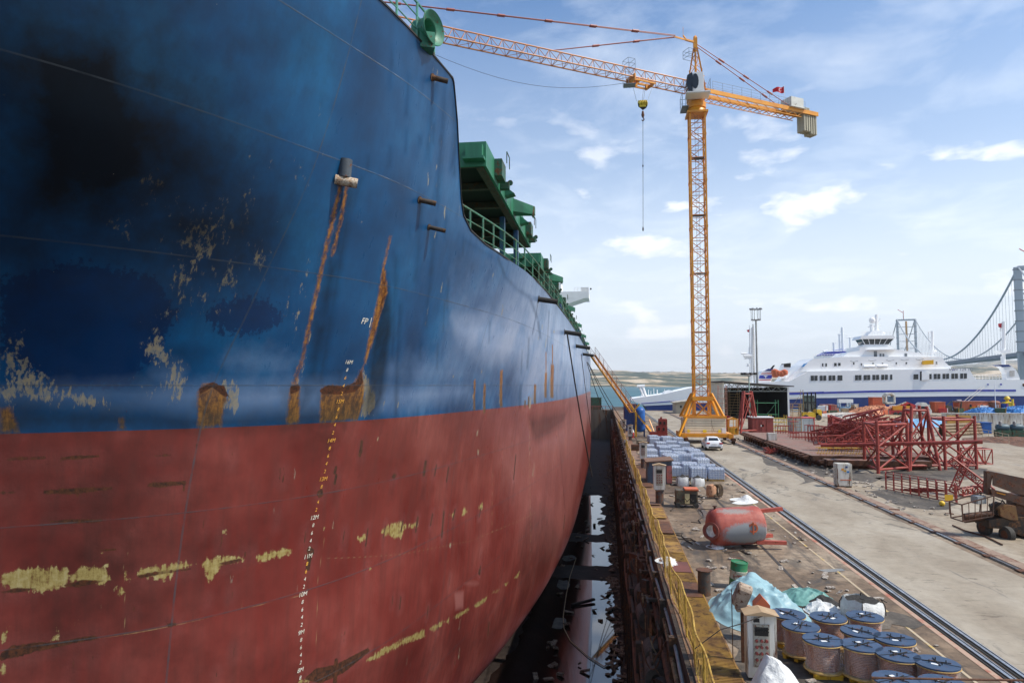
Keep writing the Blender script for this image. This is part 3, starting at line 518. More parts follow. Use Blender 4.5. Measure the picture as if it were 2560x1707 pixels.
# hatch covers, rolled outboard
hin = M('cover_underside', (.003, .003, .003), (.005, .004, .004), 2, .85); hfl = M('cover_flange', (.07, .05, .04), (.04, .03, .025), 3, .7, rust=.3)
def hatch(Y0, Y1, x1=-4.5, zb=15.42, zt_=16.38):
    x0 = -18.2; c = MB()
    c.b2(x0, x1, Y0, Y1, zt_ - .06, zt_); c.b2(x1 - .1, x1, Y0, Y1, zb, zt_ - .06); c.b2(x0, x1 - .1, Y0, Y0 + .1, zb, zt_ - .06); c.b2(x0, x1 - .1, Y1 - .1, Y1, zb, zt_ - .06); c.b2(x0, x0 + .1, Y0 + .1, Y1 - .1, zb, zt_ - .06)
    h = c.build('hatch_cover', green, ship)
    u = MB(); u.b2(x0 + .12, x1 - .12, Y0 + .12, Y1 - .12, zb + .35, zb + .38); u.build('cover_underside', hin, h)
    f = MB(); n = 5
    for k in range(n + 1):
        y = Y0 + .15 + (Y1 - Y0 - .3) * k / n; f.b2(x0 + .12, x1 - .12, y - .14, y + .14, zb + .02, zb + .3)
    f.b2(x1 - .42, x1 - .12, Y0 + .1, Y1 - .1, zb - .03, zb + .02); f.b2(x1 - .42, x1 - .38, Y0 + .1, Y1 - .1, zb + .02, zb + .3); f.build('cover_girders', hfl, h)
    e = MB()   # end fittings: bracket table and box stiffener on the forward end
    e.b2(x1 - .75, x1 - .1, Y0 - .32, Y0, zb + .25, zt_ - .2); e.b2(x1 - .85, x1 - .02, Y0 - .42, Y0, zb + .18, zb + .28)
    e.b2(x1 - 1.75, x1 - 1.5, Y0 - .3, Y0, zb + .02, zt_ - .4); e.b2(x1 - 2.1, x1 - 1.15, Y0 - .4, Y0, zt_ - .42, zt_ - .34); e.b2(x1 - 1.95, x1 - 1.2, Y0 - .35, Y0, zb + .1, zb + .18)
    e.build('end_bracket', green, h)
    L_ = Y1 - Y0
    for fr, big in ((.16, 0), (.33, 1), (.52, 2), (.68, 1), (.86, 0), (.96, 1)):
        y = Y0 + L_ * fr; b = MB()
        if big == 2:   # long pointed roller bracket
            b.add([(x1, y - .5, zt_ - .1), (x1, y + .5, zt_ - .1), (x1 + 1.05, y + .12, zt_ - .46), (x1 + 1.05, y - .12, zt_ - .46), (x1, y - .5, zb + .2), (x1, y + .5, zb + .2), (x1 + 1.05, y + .15, zb + .08), (x1 + 1.05, y - .15, zb + .08)], [(0, 1, 2, 3), (4, 7, 6, 5), (0, 3, 7, 4), (1, 5, 6, 2), (3, 2, 6, 7)])
            b.lathe([(.06, -.2), (.06, .2)], (x1 + .95, y, zb + .04), (0, 1, 0), 10)
        elif big == 1: b.add([(x1, y - .28, zt_ - .3), (x1, y + .28, zt_ - .3), (x1 + .45, y + .28, zb + .3), (x1 + .45, y - .28, zb + .3), (x1, y - .28, zb + .2), (x1, y + .28, zb + .2)], [(0, 1, 2, 3), (0, 3, 4), (1, 5, 2), (3, 2, 5, 4)])
        else: b.box((x1 + .16, y, (zb + zt_) / 2 + .1), (.32, 1.1, .72)); b.box((x1 + .2, y + 1.1, zb + .25), (.4, .35, .3)); b.lathe([(.12, -.05), (.12, .05)], (x1 + .42, y + 1.2, zb + .42), (0, 1, 0), 10); b.path([(x1 + .5, y - .4, zt_ - .2), (x1 + .5, y - .4, zt_ + .3), (x1 + .5, y + .4, zt_ + .3), (x1 + .5, y + .4, zt_ - .2)], .025, 5)
        b.build('side_bracket', [dkgreen, green, green][big], h, bevel=.012)
    return h
for Y0, Y1 in [(25.4, 41.2), (47.8, 64), (70.5, 86), (92.5, 108), (114.5, 130), (136.5, 152)]: hatch(Y0, Y1)
mb = MB()   # coamings
for Y0, Y1 in [(25.4, 41.2), (47.8, 64), (70.5, 86), (92.5, 108), (114.5, 130), (136.5, 152)]: mb.b2(-26, -11.2, Y0, Y1, 11.5, 15.2)
mb.build('hatch_coaming', green, ship)
# accommodation block and bridge wing at the stern
sw = MB(); Yb = 186
tl, tr = PY(1398, 728, Yb), PY(1472, 716, Yb); zt2 = PY(1472, 728, Yb).z; zb2 = PY(1472, 745, Yb).z
xw = tr.x; xi = PY(1425, 760, Yb).x; zk = PY(1425, 769, Yb).z
sw.prism([(xi - 14, Yb, 11.5), (xi - 4, Yb, 11.5), (xi - 4, Yb, zk), (xw - 1.2, Yb, zb2), (xw, Yb, zb2), (xw, Yb, zt2), (xi - 14, Yb, zt2)], (0, 9, 0))
sw.b2(-31, xi - 4.1, Yb - 3, Yb + 12, 11.5, zt2 - 3); sw.b2(xw - 2.2, xw - .1, Yb + .5, Yb + 3, zt2, zt2 + 1.1); sw.b2(-30, -12, Yb, Yb + 8, zt2, zt2 + 2.5)
st = sw.build('accommodation_block', white, ship); rl = MB(); rail_run([Vector((x, Yb + .1, zt2)) for x in (xw - 4, xw - 3, xw - 2, xw - 1, xw)], 1.1, rl, r=.05); rl.build('wing_rail', white, st)
MB().prism([(xi - 3.4, Yb - .02, zk + 1.2), (xi - 1.2, Yb - .02, zk + 2.6), (xw - 3.5, Yb - .02, zb2 + .1), (xi - 3.4, Yb - .02, zb2 + .1)], (0, -.03, 0)).build('wing_opening_shade', M('soft_shadow_grey', (.45, .47, .52), None, 1, .6), st)  # flat grey plate: painted shading for the bracket's opening
MB().lathe([(.25, 0), (.25, .25)], PY(1477, 722, Yb), (0, 1, 0), 12).build('wing_lamp', black, st)
# ------------------------------------------------------------------ ground, dock and water
def ground_mat(name, c_lo, c_mid, c_hi, stain=.5, crack=1., sc=1., rough=.85, fine_=(.55, .95, 1.25), bmp=.35):
    m = bpy.data.materials.new(name); m.use_nodes = True; t = m.node_tree; p = t.nodes['Principled BSDF']
    tc = N(t, 'ShaderNodeTexCoord'); mp = N(t, 'ShaderNodeMapping'); mp.inputs['Scale'].default_value = (1, .45, 1); L(t, tc, 'Object', mp, 0)
    def mixc(f, a, ao, c):
        x = N(t, 'ShaderNodeMix', data_type='RGBA'); L(t, f, 0, x, 0); L(t, a, ao, x, 6); x.inputs[7].default_value = (*c, 1); return x
    a = N(t, 'ShaderNodeTexNoise', Scale=.35 * sc, Detail=9, Roughness=.62, Distortion=.4); L(t, mp, 0, a, 'Vector')
    b = N(t, 'ShaderNodeTexNoise', Scale=2.2 * sc, Detail=10, Roughness=.7, Distortion=.3); L(t, tc, 'Object', b, 'Vector')
    base = ramp(t, a, 0, [(.30, c_lo), (.48, c_mid), (.68, c_hi)])
    fine = ramp(t, b, 0, [(.36, fine_[0]), (.52, fine_[1]), (.66, fine_[2])]); mu = N(t, 'ShaderNodeMix', data_type='RGBA', blend_type='MULTIPLY'); mu.inputs[0].default_value = 1; L(t, base, 0, mu, 6); L(t, fine, 0, mu, 7)
    mp2 = N(t, 'ShaderNodeMapping'); mp2.inputs['Scale'].default_value = (.9, .22, 1); mp2.inputs['Location'].default_value = (7, 3, 0); L(t, tc, 'Object', mp2, 0)
    s = N(t, 'ShaderNodeTexNoise', Scale=1.1, Detail=10, Roughness=.68, Distortion=.8); L(t, mp2, 0, s, 'Vector'); sr = ramp(t, s, 0, [(.66 - stain * .16, 0), (.74 - stain * .12, .85)])
    x = mixc(sr, mu, 2, (.045, .036, .028))
    mp3 = N(t, 'ShaderNodeMapping'); mp3.inputs['Scale'].default_value = (.5, 1.6, 1); mp3.inputs['Location'].default_value = (2, 9, 0); L(t, tc, 'Object', mp3, 0)
    s2 = N(t, 'ShaderNodeTexNoise', Scale=2.1, Detail=10, Roughness=.72, Distortion=1.2); L(t, mp3, 0, s2, 'Vector'); sr2 = ramp(t, s2, 0, [(.60 - stain * .03, 0), (.66 - stain * .03, .7)]); x = mixc(sr2, x, 2, (.07, .052, .036))
    # cracks: thin creases of a warped noise
    k = N(t, 'ShaderNodeTexNoise', Scale=.09 * sc, Detail=7, Roughness=.6, Distortion=1.0); L(t, mp, 0, k, 'Vector')
    d = N(t, 'ShaderNodeMath', operation='SUBTRACT', i1=.5); L(t, k, 0, d, 0); ab = N(t, 'ShaderNodeMath', operation='ABSOLUTE'); L(t, d, 0, ab, 0)
    cr = ramp(t, ab, 0, [(.0, .9 * crack), (.0035, .5 * crack), (.007, 0)]); mm = N(t, 'ShaderNodeMath', operation='MULTIPLY'); kr = ramp(t, b, 0, [(.4, .2), (.55, 1)]); L(t, cr, 0, mm, 0); L(t, kr, 0, mm, 1); x = mixc(mm, x, 2, (.05, .045, .04))
    L(t, x, 2, p, 'Base Color'); rr = ramp(t, s, 0, [(.55, rough), (.72, rough * .6)]); L(t, rr, 0, p, 'Roughness')
    bp = N(t, 'ShaderNodeBump', Strength=bmp, Distance=.04); L(t, b, 0, bp, 'Height'); L(t, bp, 0, p, 'Normal'); return m
def struct(o): o['kind'] = 'structure'; return o
quay_m = ground_mat('quay_concrete', (.075, .045, .028), (.19, .13, .082), (.38, .30, .215), .9, .6)
road_m = ground_mat('road_concrete', (.22, .175, .125), (.31, .26, .195), (.385, .335, .265), .34, 1., fine_=(.86, .98, 1.06), bmp=.1)
yard_m = ground_mat('yard_concrete', (.21, .155, .10), (.31, .25, .18), (.385, .33, .255), .40, .5, fine_=(.75, .96, 1.1), bmp=.15)
dark_patch_m = ground_mat('dark_ground_patch', (.05, .042, .034), (.085, .07, .055), (.16, .13, .10), .6, 0, 2.)  # darker tone for the ragged ground patches
XW, XE, YQ, YD = 1.75, 2.05, 196., 222.
mb = MB()   # one quay deck; its seaward and dock faces drop below water/floor level
mb.b2(XE, 420, -12, YQ, -12, 0)
struct(mb.build('quay_ground', quay_m))
mb = MB(); mb.b2(-260, -38, -12, YQ, -12, -.0); mb.b2(-260, XE, -30, -12, -12, 0); struct(mb.build('far_quay_ground', quay_m))
mb = MB(); mb.b2(-38, XE, -12, YD, -12, -10); struct(mb.build('dock_floor', M('dock_floor_mud', (.018, .010, .008), (.05, .032, .024), .5, .8, bump=.5)))
def sheet(name, pts, z, mat, sub=0):
    mb = MB(); mb.add([(x, y, z) for x, y in pts], [tuple(range(len(pts)))]); return struct(mb.build(name, mat))
sheet('road', [(9.9, -11), (15.0, -11), (15.0, 190), (9.9, 190)], .006, road_m)
sheet('yard_paving', [(16.2, -11), (300, -11), (300, 190), (16.2, 190)], .005, yard_m)
def ragged(name, pts, z, mat, amp=.5, step=1.2, seed=1):
    r = random.Random(seed); out = []
    for (x0, y0), (x1, y1) in zip(pts, pts[1:] + pts[:1]):
        n = max(1, int(math.hypot(x1 - x0, y1 - y0) / step))
        for k in range(n): t = k / n; out.append((x0 + (x1 - x0) * t + (r.random() - .5) * amp * 2, y0 + (y1 - y0) * t + (r.random() - .5) * amp * 2))
    return sheet(name, out, z, mat)
def gp(px): return [(G(*q).x, G(*q).y) for q in px]
ragged('dark_ground_patch', gp([(1830, 1100), (1900, 1110), (2060, 1160), (2200, 1190), (2190, 1210), (2050, 1190), (2010, 1210), (1960, 1180), (1900, 1150)]), .012, dark_patch_m, .8, 1.5, 2)  # dark dirt along the deck section
ragged('dark_ground_patch', gp([(2180, 1228), (2230, 1222), (2300, 1245), (2400, 1262), (2340, 1275), (2230, 1262)]), .012, dark_patch_m, .35, .9, 3)
ragged('dark_ground_patch', gp([(2190, 1530), (2235, 1528), (2310, 1560), (2290, 1570), (2225, 1562), (2190, 1590)]), .012, dark_patch_m, .12, .3, 4)
ragged('dark_ground_patch', gp([(1795, 1530), (1860, 1600), (1960, 1640), (2100, 1700), (2040, 1760), (1880, 1750), (1840, 1640)]), .011, dark_patch_m, .2, .5, 5)
ragged('dark_ground_patch', gp([(2200, 1180), (2440, 1165), (2480, 1180), (2440, 1200), (2200, 1200)]), .012, dark_patch_m, .5, 1, 6)
# drains / black asphalt joints and steel cover strips running along the dock
tar = M('tar_joint', (.03, .026, .022), (.06, .045, .035), 1.5, .7, bump=.3)
sheet('drain_channel', [(5.0, 8), (5.45, 8), (5.45, 57), (5.0, 57)], .009, M('drain_cover', (.055, .045, .038), (.12, .085, .06), 1.2, .55, bump=.3, rust=.3))
sheet('drain_channel', [(6.6, 8), (6.72, 8), (6.72, 80), (6.6, 80)], .009, tar)
sheet('dock_apron', [(XE, -11), (3.2, -11), (3.2, 190), (XE, 190)], .006, M('apron_rust', (.16, .075, .04), (.24, .15, .08), .5, .8, bump=.4, rust=.25))
pud = M('puddle_water', (.03, .03, .03), (.05, .045, .04), 1, .04)
ragged('puddle', gp([(2045, 1425), (2100, 1420), (2112, 1426), (2070, 1431)]), .010, pud, .05, .3, 8)
ragged('puddle', gp([(1775, 1330), (1800, 1350), (1812, 1375), (1795, 1372), (1780, 1352)]), .010, pud, .06, .3, 9)
# floor puddles in the dock
wetm = M('floor_water', (.016, .009, .008), (.02, .012, .01), 1, .03)
wetm.node_tree.nodes['Principled BSDF'].inputs['IOR'].default_value = 2.0
def fp_(px): return [(G(*q, -10).x, G(*q, -10).y) for q in px]
ragged('floor_puddle', [(-12.0, 16), (.95, 16), (.95, 34), (.9, 42), (.5, 50), (.3, 61), (-5.5, 62), (-6, 45), (-9, 30)], -9.99, wetm, .18, .6, 11)
ragged('floor_puddle', [(-5.2, 66), (.3, 66), (.2, 76), (-5.2, 76)], -9.99, wetm, .3, .6, 12)
ragged('floor_puddle', [(-5, 80), (-.6, 80), (-.8, 108), (-4.5, 108)], -9.99, wetm, .6, 1.2, 13)
# debris on the dock floor: countless scraps
r = random.Random(5); mb = MB()
for k in range(560):
    y = 18 + 150 * r.random() ** 1.6; x = 1.1 - abs(r.gauss(0, .6)) if r.random() < .8 else 1 - 5.2 * r.random(); s = .08 + .3 * r.random()
    q = Matrix.Rotation(r.random() * 3, 3, 'Z') @ Matrix.Rotation(r.gauss(0, .3), 3, 'X'); mb.box((x, y, -9.95 + .1 * r.random()), (s, s * (1 + 2 * r.random()), .03 + .12 * r.random()), m=q)
o = mb.build('dock_debris', trash); o['kind'] = 'stuff'
# plank lying in the water, stone blocks, hose
tag(MB().bar(G(1430, 1512, -9.9), G(1486, 1497, -9.8), .22, .16).build('timber_baulk', black, loc=G(1455, 1505, -10)), 'long dark timber lying across the wet dock floor', 'timber')
for a, b, lab in [(1420, 1395, 'ragged sheet of scrap in the dock water nearest the far end'), (1408, 1460, 'low muddy slab beside the keel in the dock water'), (1398, 1555, 'pale slab lying in dark dock water nearest the camera')]:
    g = G(a, b, -10); mb = MB(); rr = random.Random(a); pts = [(g.x + (.35 + .5 * rr.random()) * math.cos(t), g.y + (.7 + 1.1 * rr.random()) * math.sin(t), -10) for t in [k * .57 for k in range(11)]]
    tag(mb.prism(pts, (0, 0, .05)).build('scrap_slab', M('muddy_slab', (.12, .11, .09), (.05, .045, .04), 1.5, .7), loc=g), lab, 'slab')
tag(MB().path([G(*q, -9.93) for q in [(1440, 1395), (1425, 1440), (1415, 1490), (1408, 1540), (1410, 1570), (1425, 1600), (1470, 1640), (1510, 1665), (1530, 1650), (1545, 1600)]], .035, 5).build('hose', tan_, loc=G(1420, 1500, -10)), 'thin pale hose snaking over the dock floor', 'hose')
# dock wall with gallery
wall = tag(empty('dock_wall', (XE, 60, -10)), 'grimy dock side wall with pipes and rubber fenders beneath the yellow fence', 'wall')
wm_ = M('wall_concrete', (.075, .052, .034), (.022, .016, .012), .45, .85, bump=.6, rust=.4, streak=True, rustc=(.11, .05, .02))
mb = MB(); mb.b2(1.2, XE - .002, -11, YQ, -10.01, -2.4); mb.b2(1.92, XE - .002, -11, YQ, -2.4, -.01); mb.build('wall_face', wm_, wall)
mb = MB(); y = 9.
while y < 190:
    mb.b2(1.0, 1.2, y, y + .35, -9.8, -2.4); mb.b2(1.7, 1.92, y + 1, y + 1.2, -2.4, -.1); y += 3.4
mb.build('wall_buttress', dkbrown, wall)
pm = [rustm, dkbrown, M('pipe_tan', (.28, .19, .09), (.13, .08, .04), 2, .7, rust=.4), grey]
for k, (x, z, rad) in enumerate([(1.76, -1.3, .12), (1.12, -2.75, .09), (1.80, -.7, .07), (1.84, -.35, .05), (1.08, -3.6, .11)]):
    pts = [(x + .05 * math.sin(y * .5 + k), y, z + .04 * math.sin(y * .9 + k)) for y in range(8, 190, 3)]; MB().path(pts, rad, 8).build('service_pipe', pm[k % 4], wall, smooth=True)
# bracket frames, boxes, loops of cable along the gallery
r = random.Random(12); allb = {0: MB(), 1: MB(), 2: MB()}
for k in range(150):
    y = 13 + 130 * (k / 150) ** 1.35; x = 1.3 + .5 * r.random(); z = -2.4; h = .3 + 1.5 * r.random(); b_ = allb[r.choice((0, 0, 1, 2))]; w = .12 + .25 * r.random(); l = .2 + .5 * r.random()
    if r.random() < .5: b_.box((x, y, z + h / 2), (w, l, h), rz=r.random())
    else:
        b_.bar((x, y, z), (x, y, z + h), .06); b_.bar((x, y + l * 2, z), (x, y + l * 2, z + h), .06); b_.bar((x, y, z + h), (x, y + l * 2, z + h), .07); b_.box((x + .2, y + l, z + h), (.5, .12, .1))
    if r.random() < .45:
        b_.path([(x + .3 * math.cos(t), y + t * .25, -.6 - 1.1 * abs(math.sin(t))) for t in [q * .35 for q in range(9)]], .025, 5)
for k, b_ in allb.items(): b_.build('gallery_fittings', (rustm, dkbrown, pm[2])[k], wall)
fm_ = M('fender_rubber', (.085, .07, .055), (.035, .028, .022), 2.5, .85, bump=.3); fh = black
proto = empty('tube_fender', (0, 0, 0), 'x', 'fender', 'rubber tube fenders along the dock wall')
mb = MB(); mb.lathe([(.17, -.5), (.36, -.5), (.39, -.44), (.39, .6), (.36, .66), (.17, .66), (.17, -.5)], (0, 0, 0), (0, 1, 0), 20, cap=False); mb.build('rubber_tube', fm_, proto, smooth=True)
MB().lathe([(.16, -.42), (.16, .6)], (0, 0, 0), (0, 1, 0), 16).build('tube_bore', fh, proto); MB().path([(-.1, -.2, .38), (0, -.2, .6), (.25, -.2, 1.0), (.5, -.2, 1.35)], .03, 6).build('hanger_chain', rustm, proto)
fpx = [(1633, 1678), (1629, 1630), (1610, 1536), (1604, 1482), (1587, 1404), (1581, 1347), (1577, 1318), (1570, 1291), (1563, 1262), (1558, 1240), (1553, 1222), (1548, 1203)]
fl = ['nearest to the camera at the foot of the picture', 'pair just beyond the nearest one']
for k, q in enumerate(fpx):
    g = G(*q, -1.95); g.x = 1.5 + .04 * (k % 2); place(proto, k == 0, (g.x, g.y, -2.0), (k % 3 - 1) * .05, 'hollow rubber tube fender on the dock wall ledge, %s from camera' % ['nearest one', 'second', 'third', 'fourth', 'fifth', 'sixth', 'seventh', 'eighth', 'ninth', 'tenth', 'eleventh', 'farthest'][k])
# coping walkway grating
ga = M('grating_yellow', (.34, .19, .03), (.20, .10, .025), 1.3, .7, rust=.35, rustc=(.10, .05, .02)); gr = tag(empty('grating_walkway', (2.7, 20, 0)), 'yellow and rust steel grating walkway along the dock edge', 'walkway')
mb = MB(); y = 13.5
while y < 33: mb.b2(2.3, 3.12, y, y + .04, .03, .065); y += .085
mb.build('grating_bars', ga, gr); mb = MB(); mb.b2(2.26, 2.3, 13, 34, .02, .07); mb.b2(3.12, 3.16, 13, 34, .02, .07); mb.build('grating_frame', ga, gr)
for k, (y0, y1, m_) in enumerate([(23.5, 25.2, rustm), (26.5, 28, M('plate_red', (.17, .05, .035), (.12, .04, .03), 1, .7)), (29.5, 31.5, ga), (33.3, 36, rustm), (37, 40, ga), (41, 47, M('plate_brown', (.18, .10, .06), (.12, .06, .04), 1, .75)), (48, 60, rustm), (61, 80, M('plate_tan', (.24, .16, .11), (.16, .09, .06), 1, .8))]):
    MB().b2(2.34, 3.1, y0, y1, .07, .085).build('deck_plate', m_, gr)
# yellow expanded-mesh fence
fy = M('fence_yellow', (.55, .36, .06), (.34, .19, .03), 2.5, .6, rust=.25, rustc=(.14, .07, .02)); fen = tag(empty('mesh_fence', (2.15, 14, 0)), 'long yellow diamond mesh fence with wavy top rail along the dock edge', 'fence')
mb = MB(); ms = MB(); y = 12.; ys_ = []
while y < 125: ys_.append(y); y += 2.0
fx = lambda y: 2.15 + .05 * math.sin(y * .7) + .03 * math.sin(y * 2.1)
fh_ = lambda y: 1.12 + .04 * math.sin(y * 1.3)
for y in ys_: mb.tube((fx(y), y, 0), (fx(y) - .03, y, fh_(y)), .03, 6)
q_ = [12 + .5 * k for k in range(226)]; mb.path([(fx(y) - .03, y, fh_(y)) for y in q_], .024, 6); mb.path([(fx(y), y, .08) for y in q_], .018, 5)
mb.build('fence_frame', fy, fen)
y = 12.
while y < 110:
    st_ = .24 if y < 45 else (.26 if y < 70 else .45); h = 1.0; dxx = .42 if y < 70 else .8
    for s in (0, 1):
        a = (fx(y), y + (0 if s else dxx), .08); b = (fx(y) - .03, y + (dxx if s else 0), h + .08); ms.bar(a, b, .006, .016 if y < 45 else .026)
    y += st_
ms.build('fence_mesh', fy, fen)
# dock gate, water beyond
dg = tag(empty('dock_gate', (-18, YD, -10)), 'closed dock gate with red railing at the far end of the dry dock', 'gate')
MB().b2(-38, 3.5, YD - 1, YD + 5, -10, -.8).build('gate_leaf', M('gate_steel', (.16, .12, .09), (.09, .065, .05), .3, .8, rust=.3, streak=True), dg)
mb = MB(); rail_run([Vector((-38 + 2.1 * k, YD - .8, -.8)) for k in range(20)], 1.2, mb, r=.06); mb.build('gate_railing', M('rail_red', (.35, .06, .06), (.25, .05, .04), 1, .6), dg)
MB().b2(-9, -1.5, YD - .6, YD + 3.5, -.8, 3.1).build('gate_house', dkgreen, dg)
MB().b2(XE, 9, YQ - .01, YD + 6, -12, -.02).build('gate_abutment', wm_, dg)
sea_m = M('sea_water', (.025, .095, .12), (.04, .13, .155), .01, .5, spec=.25); nt2 = sea_m.node_tree; p = nt2.nodes['Principled BSDF']
n_ = N(nt2, 'ShaderNodeTexNoise', Scale=.12, Detail=6, Roughness=.6); tcx = N(nt2, 'ShaderNodeTexCoord'); L(nt2, tcx, 'Object', n_, 'Vector'); bp = N(nt2, 'ShaderNodeBump', Strength=.6, Distance=1.2); L(nt2, n_, 0, bp, 'Height'); L(nt2, bp, 0, p, 'Normal')
sheet('sea', [(-30000, -5000), (30000, -5000), (30000, 45000), (-30000, 45000)], -12.5, black)
mb = MB(); mb.add([(-30000, YD + 5.5, -2.5), (30000, YD + 5.5, -2.5), (30000, 45000, -2.5), (-30000, 45000, -2.5)], [(0, 1, 2, 3)]); mb.add([(9.1, YQ + .02, -2.5), (30000, YQ + .02, -2.5), (30000, YD + 5.5, -2.5), (9.1, YD + 5.5, -2.5)], [(0, 1, 2, 3)]); struct(mb.build('sea_water', sea_m))
# ---- hills across the strait
hm_ = bpy.data.materials.new('hill_land'); hm_.use_nodes = True; t = hm_.node_tree; p = t.nodes['Principled BSDF']; p.inputs['Roughness'].default_value = 1; p.inputs['Specular IOR Level'].default_value = .05
tc = N(t, 'ShaderNodeTexCoord'); mp = N(t, 'ShaderNodeMapping'); mp.inputs['Scale'].default_value = (.0028, .0045, .02); L(t, tc, 'Object', mp, 0); a = N(t, 'ShaderNodeTexNoise', Scale=1., Detail=10, Roughness=.66, Distortion=.6); L(t, mp, 0, a, 'Vector')
rr = ramp(t, a, 0, [(.43, (.025, .045, .025)), (.50, (.05, .07, .04)), (.54, (.36, .27, .16)), (.64, (.62, .50, .36))]); L(t, rr, 0, p, 'Base Color')
def hills(name, x0, x1, y0, y1, hmax, seed, shape):
    nx, ny = 150, 26; vs = []; fs = []
    for j in range(ny + 1):
        for i in range(nx + 1):
            x = x0 + (x1 - x0) * i / nx; v = j / ny; y = y0 + (y1 - y0) * v
            n = mn.fractal(Vector((x * .0011 + seed, y * .0012, seed)), 1., 2.1, 6) * .5 + .5
            z = -3 + hmax * shape(i / nx) * (math.sin(min(v * 1.25, 1) * math.pi / 2) ** .8) * (.62 + .42 * n) * (1 if v > 0 else 0); vs.append((x, y + 120 * n, z))
    for j in range(ny):
        for i in range(nx): k = j * (nx + 1) + i; fs.append((k, k + 1, k + nx + 2, k + nx + 1))
    me = bpy.data.meshes.new(name); me.from_pydata(vs, [], fs); me.materials.append(hm_); me.polygons.foreach_set('use_smooth', [True] * len(fs)); o = bpy.data.objects.new(name, me); COL.objects.link(o); return struct(o)
hills('hills', -1500, 3600, 4300, 6400, 175, 3.3, lambda u: .86 + .14 * math.sin(u * 9))
hills('mountains', 1800, 9000, 6500, 11000, 520, 8.1, lambda u: .25 + .75 * min(1, max(0, (u - .05) * 2.2)) * (.8 + .2 * math.sin(u * 11)))
hills('mountains', -6000, 3500, 8000, 12000, 170, 1.7, lambda u: 1.)
HV = bpy.data.objects['hills'].data.vertices
def hill_z(x, y): i = min(150, max(0, int((x + 1500) / 5100 * 150))); j = min(26, max(0, int((y - 4300 - 60) / 2100 * 26))); return HV[j * 151 + i].co.z
r = random.Random(9); mb = MB()
for k in range(620):   # the town along the ridge, far too small to count
    x = -700 + 3300 * r.random(); cl = mn.noise(Vector((x * .004, 2, 0)))
    if cl < -.1 and r.random() < .8: continue
    y = 5650 + 600 * r.random(); z = hill_z(x, y); h = 5 + 8 * r.random() ** 2; mb.box((x, y, z + 1), (8 + 22 * r.random(), 12, h))
for k in range(60):
    x = -300 + 2400 * r.random(); mb.box((x, 4440 + 50 * r.random(), 3), (8 + 20 * r.random(), 12, 6 + 5 * r.random()))
o = mb.build('hillside_town', M('town_white', (.75, .72, .66), (.6, .5, .42), .05, .8)); o['kind'] = 'stuff'
def z1(x, y): return 1540 + x / 4.612, 1060 + y / 4.612
def z2(x, y): return 1700 + x / 3.2667, 1400 + y / 3.2667
def z5(x, y): return 1560 + x / 4.612, 760 + y / 4.612
def z6(x, y): return 2020 + x / 4.3556, 760 + y / 4.3556
def z7(x, y): return 1800 + x / 3.0947, 980 + y / 3.0947
def thing(name, g, label, cat, group=None): return empty(name, (g[0], g[1], g[2] if len(g) > 2 else 0), label, cat, group)
# ------------------------------------------------------------------ crane rails
rl_m = bright
for k, (x, lab) in enumerate([(9.50, 'polished crane rail nearest the dock, set in the concrete'), (9.86, 'thin second rail just right of the polished rail'), (15.45, 'worn crane rail with brown bed on the far side of the concrete road')]):
    rt = tag(empty('crane_rail', (x, 40, 0)), lab, 'rail'); mb = MB(); mb.b2(x - .04, x + .04, -11, 189, .005, .05); mb.b2(x + .10, x + .125, -11, 189, .005, .035)
    mb.build('rail_head', bright, rt); MB().b2(x - .13, x - .06, -11, 189, .008, .02).build('rail_groove', black, rt); MB().b2(x + .045, x + .098, -11, 189, .008, .012).build('flange_groove', black, rt)
    if k == 2:
        mb = MB()
        for j in range(60): mb.b2(x - .16, x + .18, 10 + 2.3 * j, 10.35 + 2.3 * j, .008, .06)
        mb.build('rail_clip', rustm, rt); MB().b2(x + .2, x + .75, -11, 189, .006, .03).build('rail_bed', M('rail_bed_brown', (.22, .13, .09), (.32, .24, .18), 1, .85, rust=.3), rt)
redline = M('faded_red_line', (.36, .13, .08), (.42, .28, .2), 1.2, .85, lo=.42, hi=.5)
sheet('painted_line', [(9.18, -11), (9.34, -11), (9.34, 60), (9.18, 60)], .009, redline)
sheet('painted_line', [(8.55, -11), (8.63, -11), (8.63, 45), (8.55, 45)], .009, M('faded_yellow_line', (.50, .34, .10), (.45, .36, .25), 1.4, .85, lo=.40, hi=.5))
# ------------------------------------------------------------------ tower crane
cx, cy = 11.8, 88.; cr = thing('tower_crane', (cx, cy, 0), 'tall orange yellow tower crane with horizontal lattice jib standing on rails', 'crane')
mb = MB()
for x in (9.5, 15.45):
    pass
mb.b2(8.9, 15.1, 85.2, 85.7, .75, 1.15); mb.b2(8.9, 15.1, 90.3, 90.8, .75, 1.15); mb.b2(8.95, 9.45, 85.0, 91, .6, 1.2); mb.b2(14.5, 15.0, 85, 91, .6, 1.2)
mb.bar((9.5, 85.9, 3.2), (10.75, 87.0, 6.0), .28); mb.bar((14.1, 85.9, 3.2), (12.85, 87.0, 6.0), .28); mb.bar((9.5, 90.2, 3.2), (10.75, 89.0, 6.0), .28); mb.bar((14.1, 90.2, 3.2), (12.85, 89.0, 6.0), .28); mb.bar((9.9, 85.9, 3.2), (10.85, 87.0, 5.4), .14)
mb.b2(9.3, 14.4, 85.6, 85.9, 3.02, 3.3); mb.b2(9.3, 14.4, 90.1, 90.4, 3.02, 3.3); mb.b2(10.5, 13.1, 86.3, 86.7, 5.1, 5.6); mb.b2(10.5, 13.1, 89.2, 89.6, 5.1, 5.6); mb.bar((10.9, 86.8, 3.1), (12.8, 86.8, 5.2), .16); mb.bar((12.8, 86.8, 3.1), (10.9, 86.8, 5.2), .16)
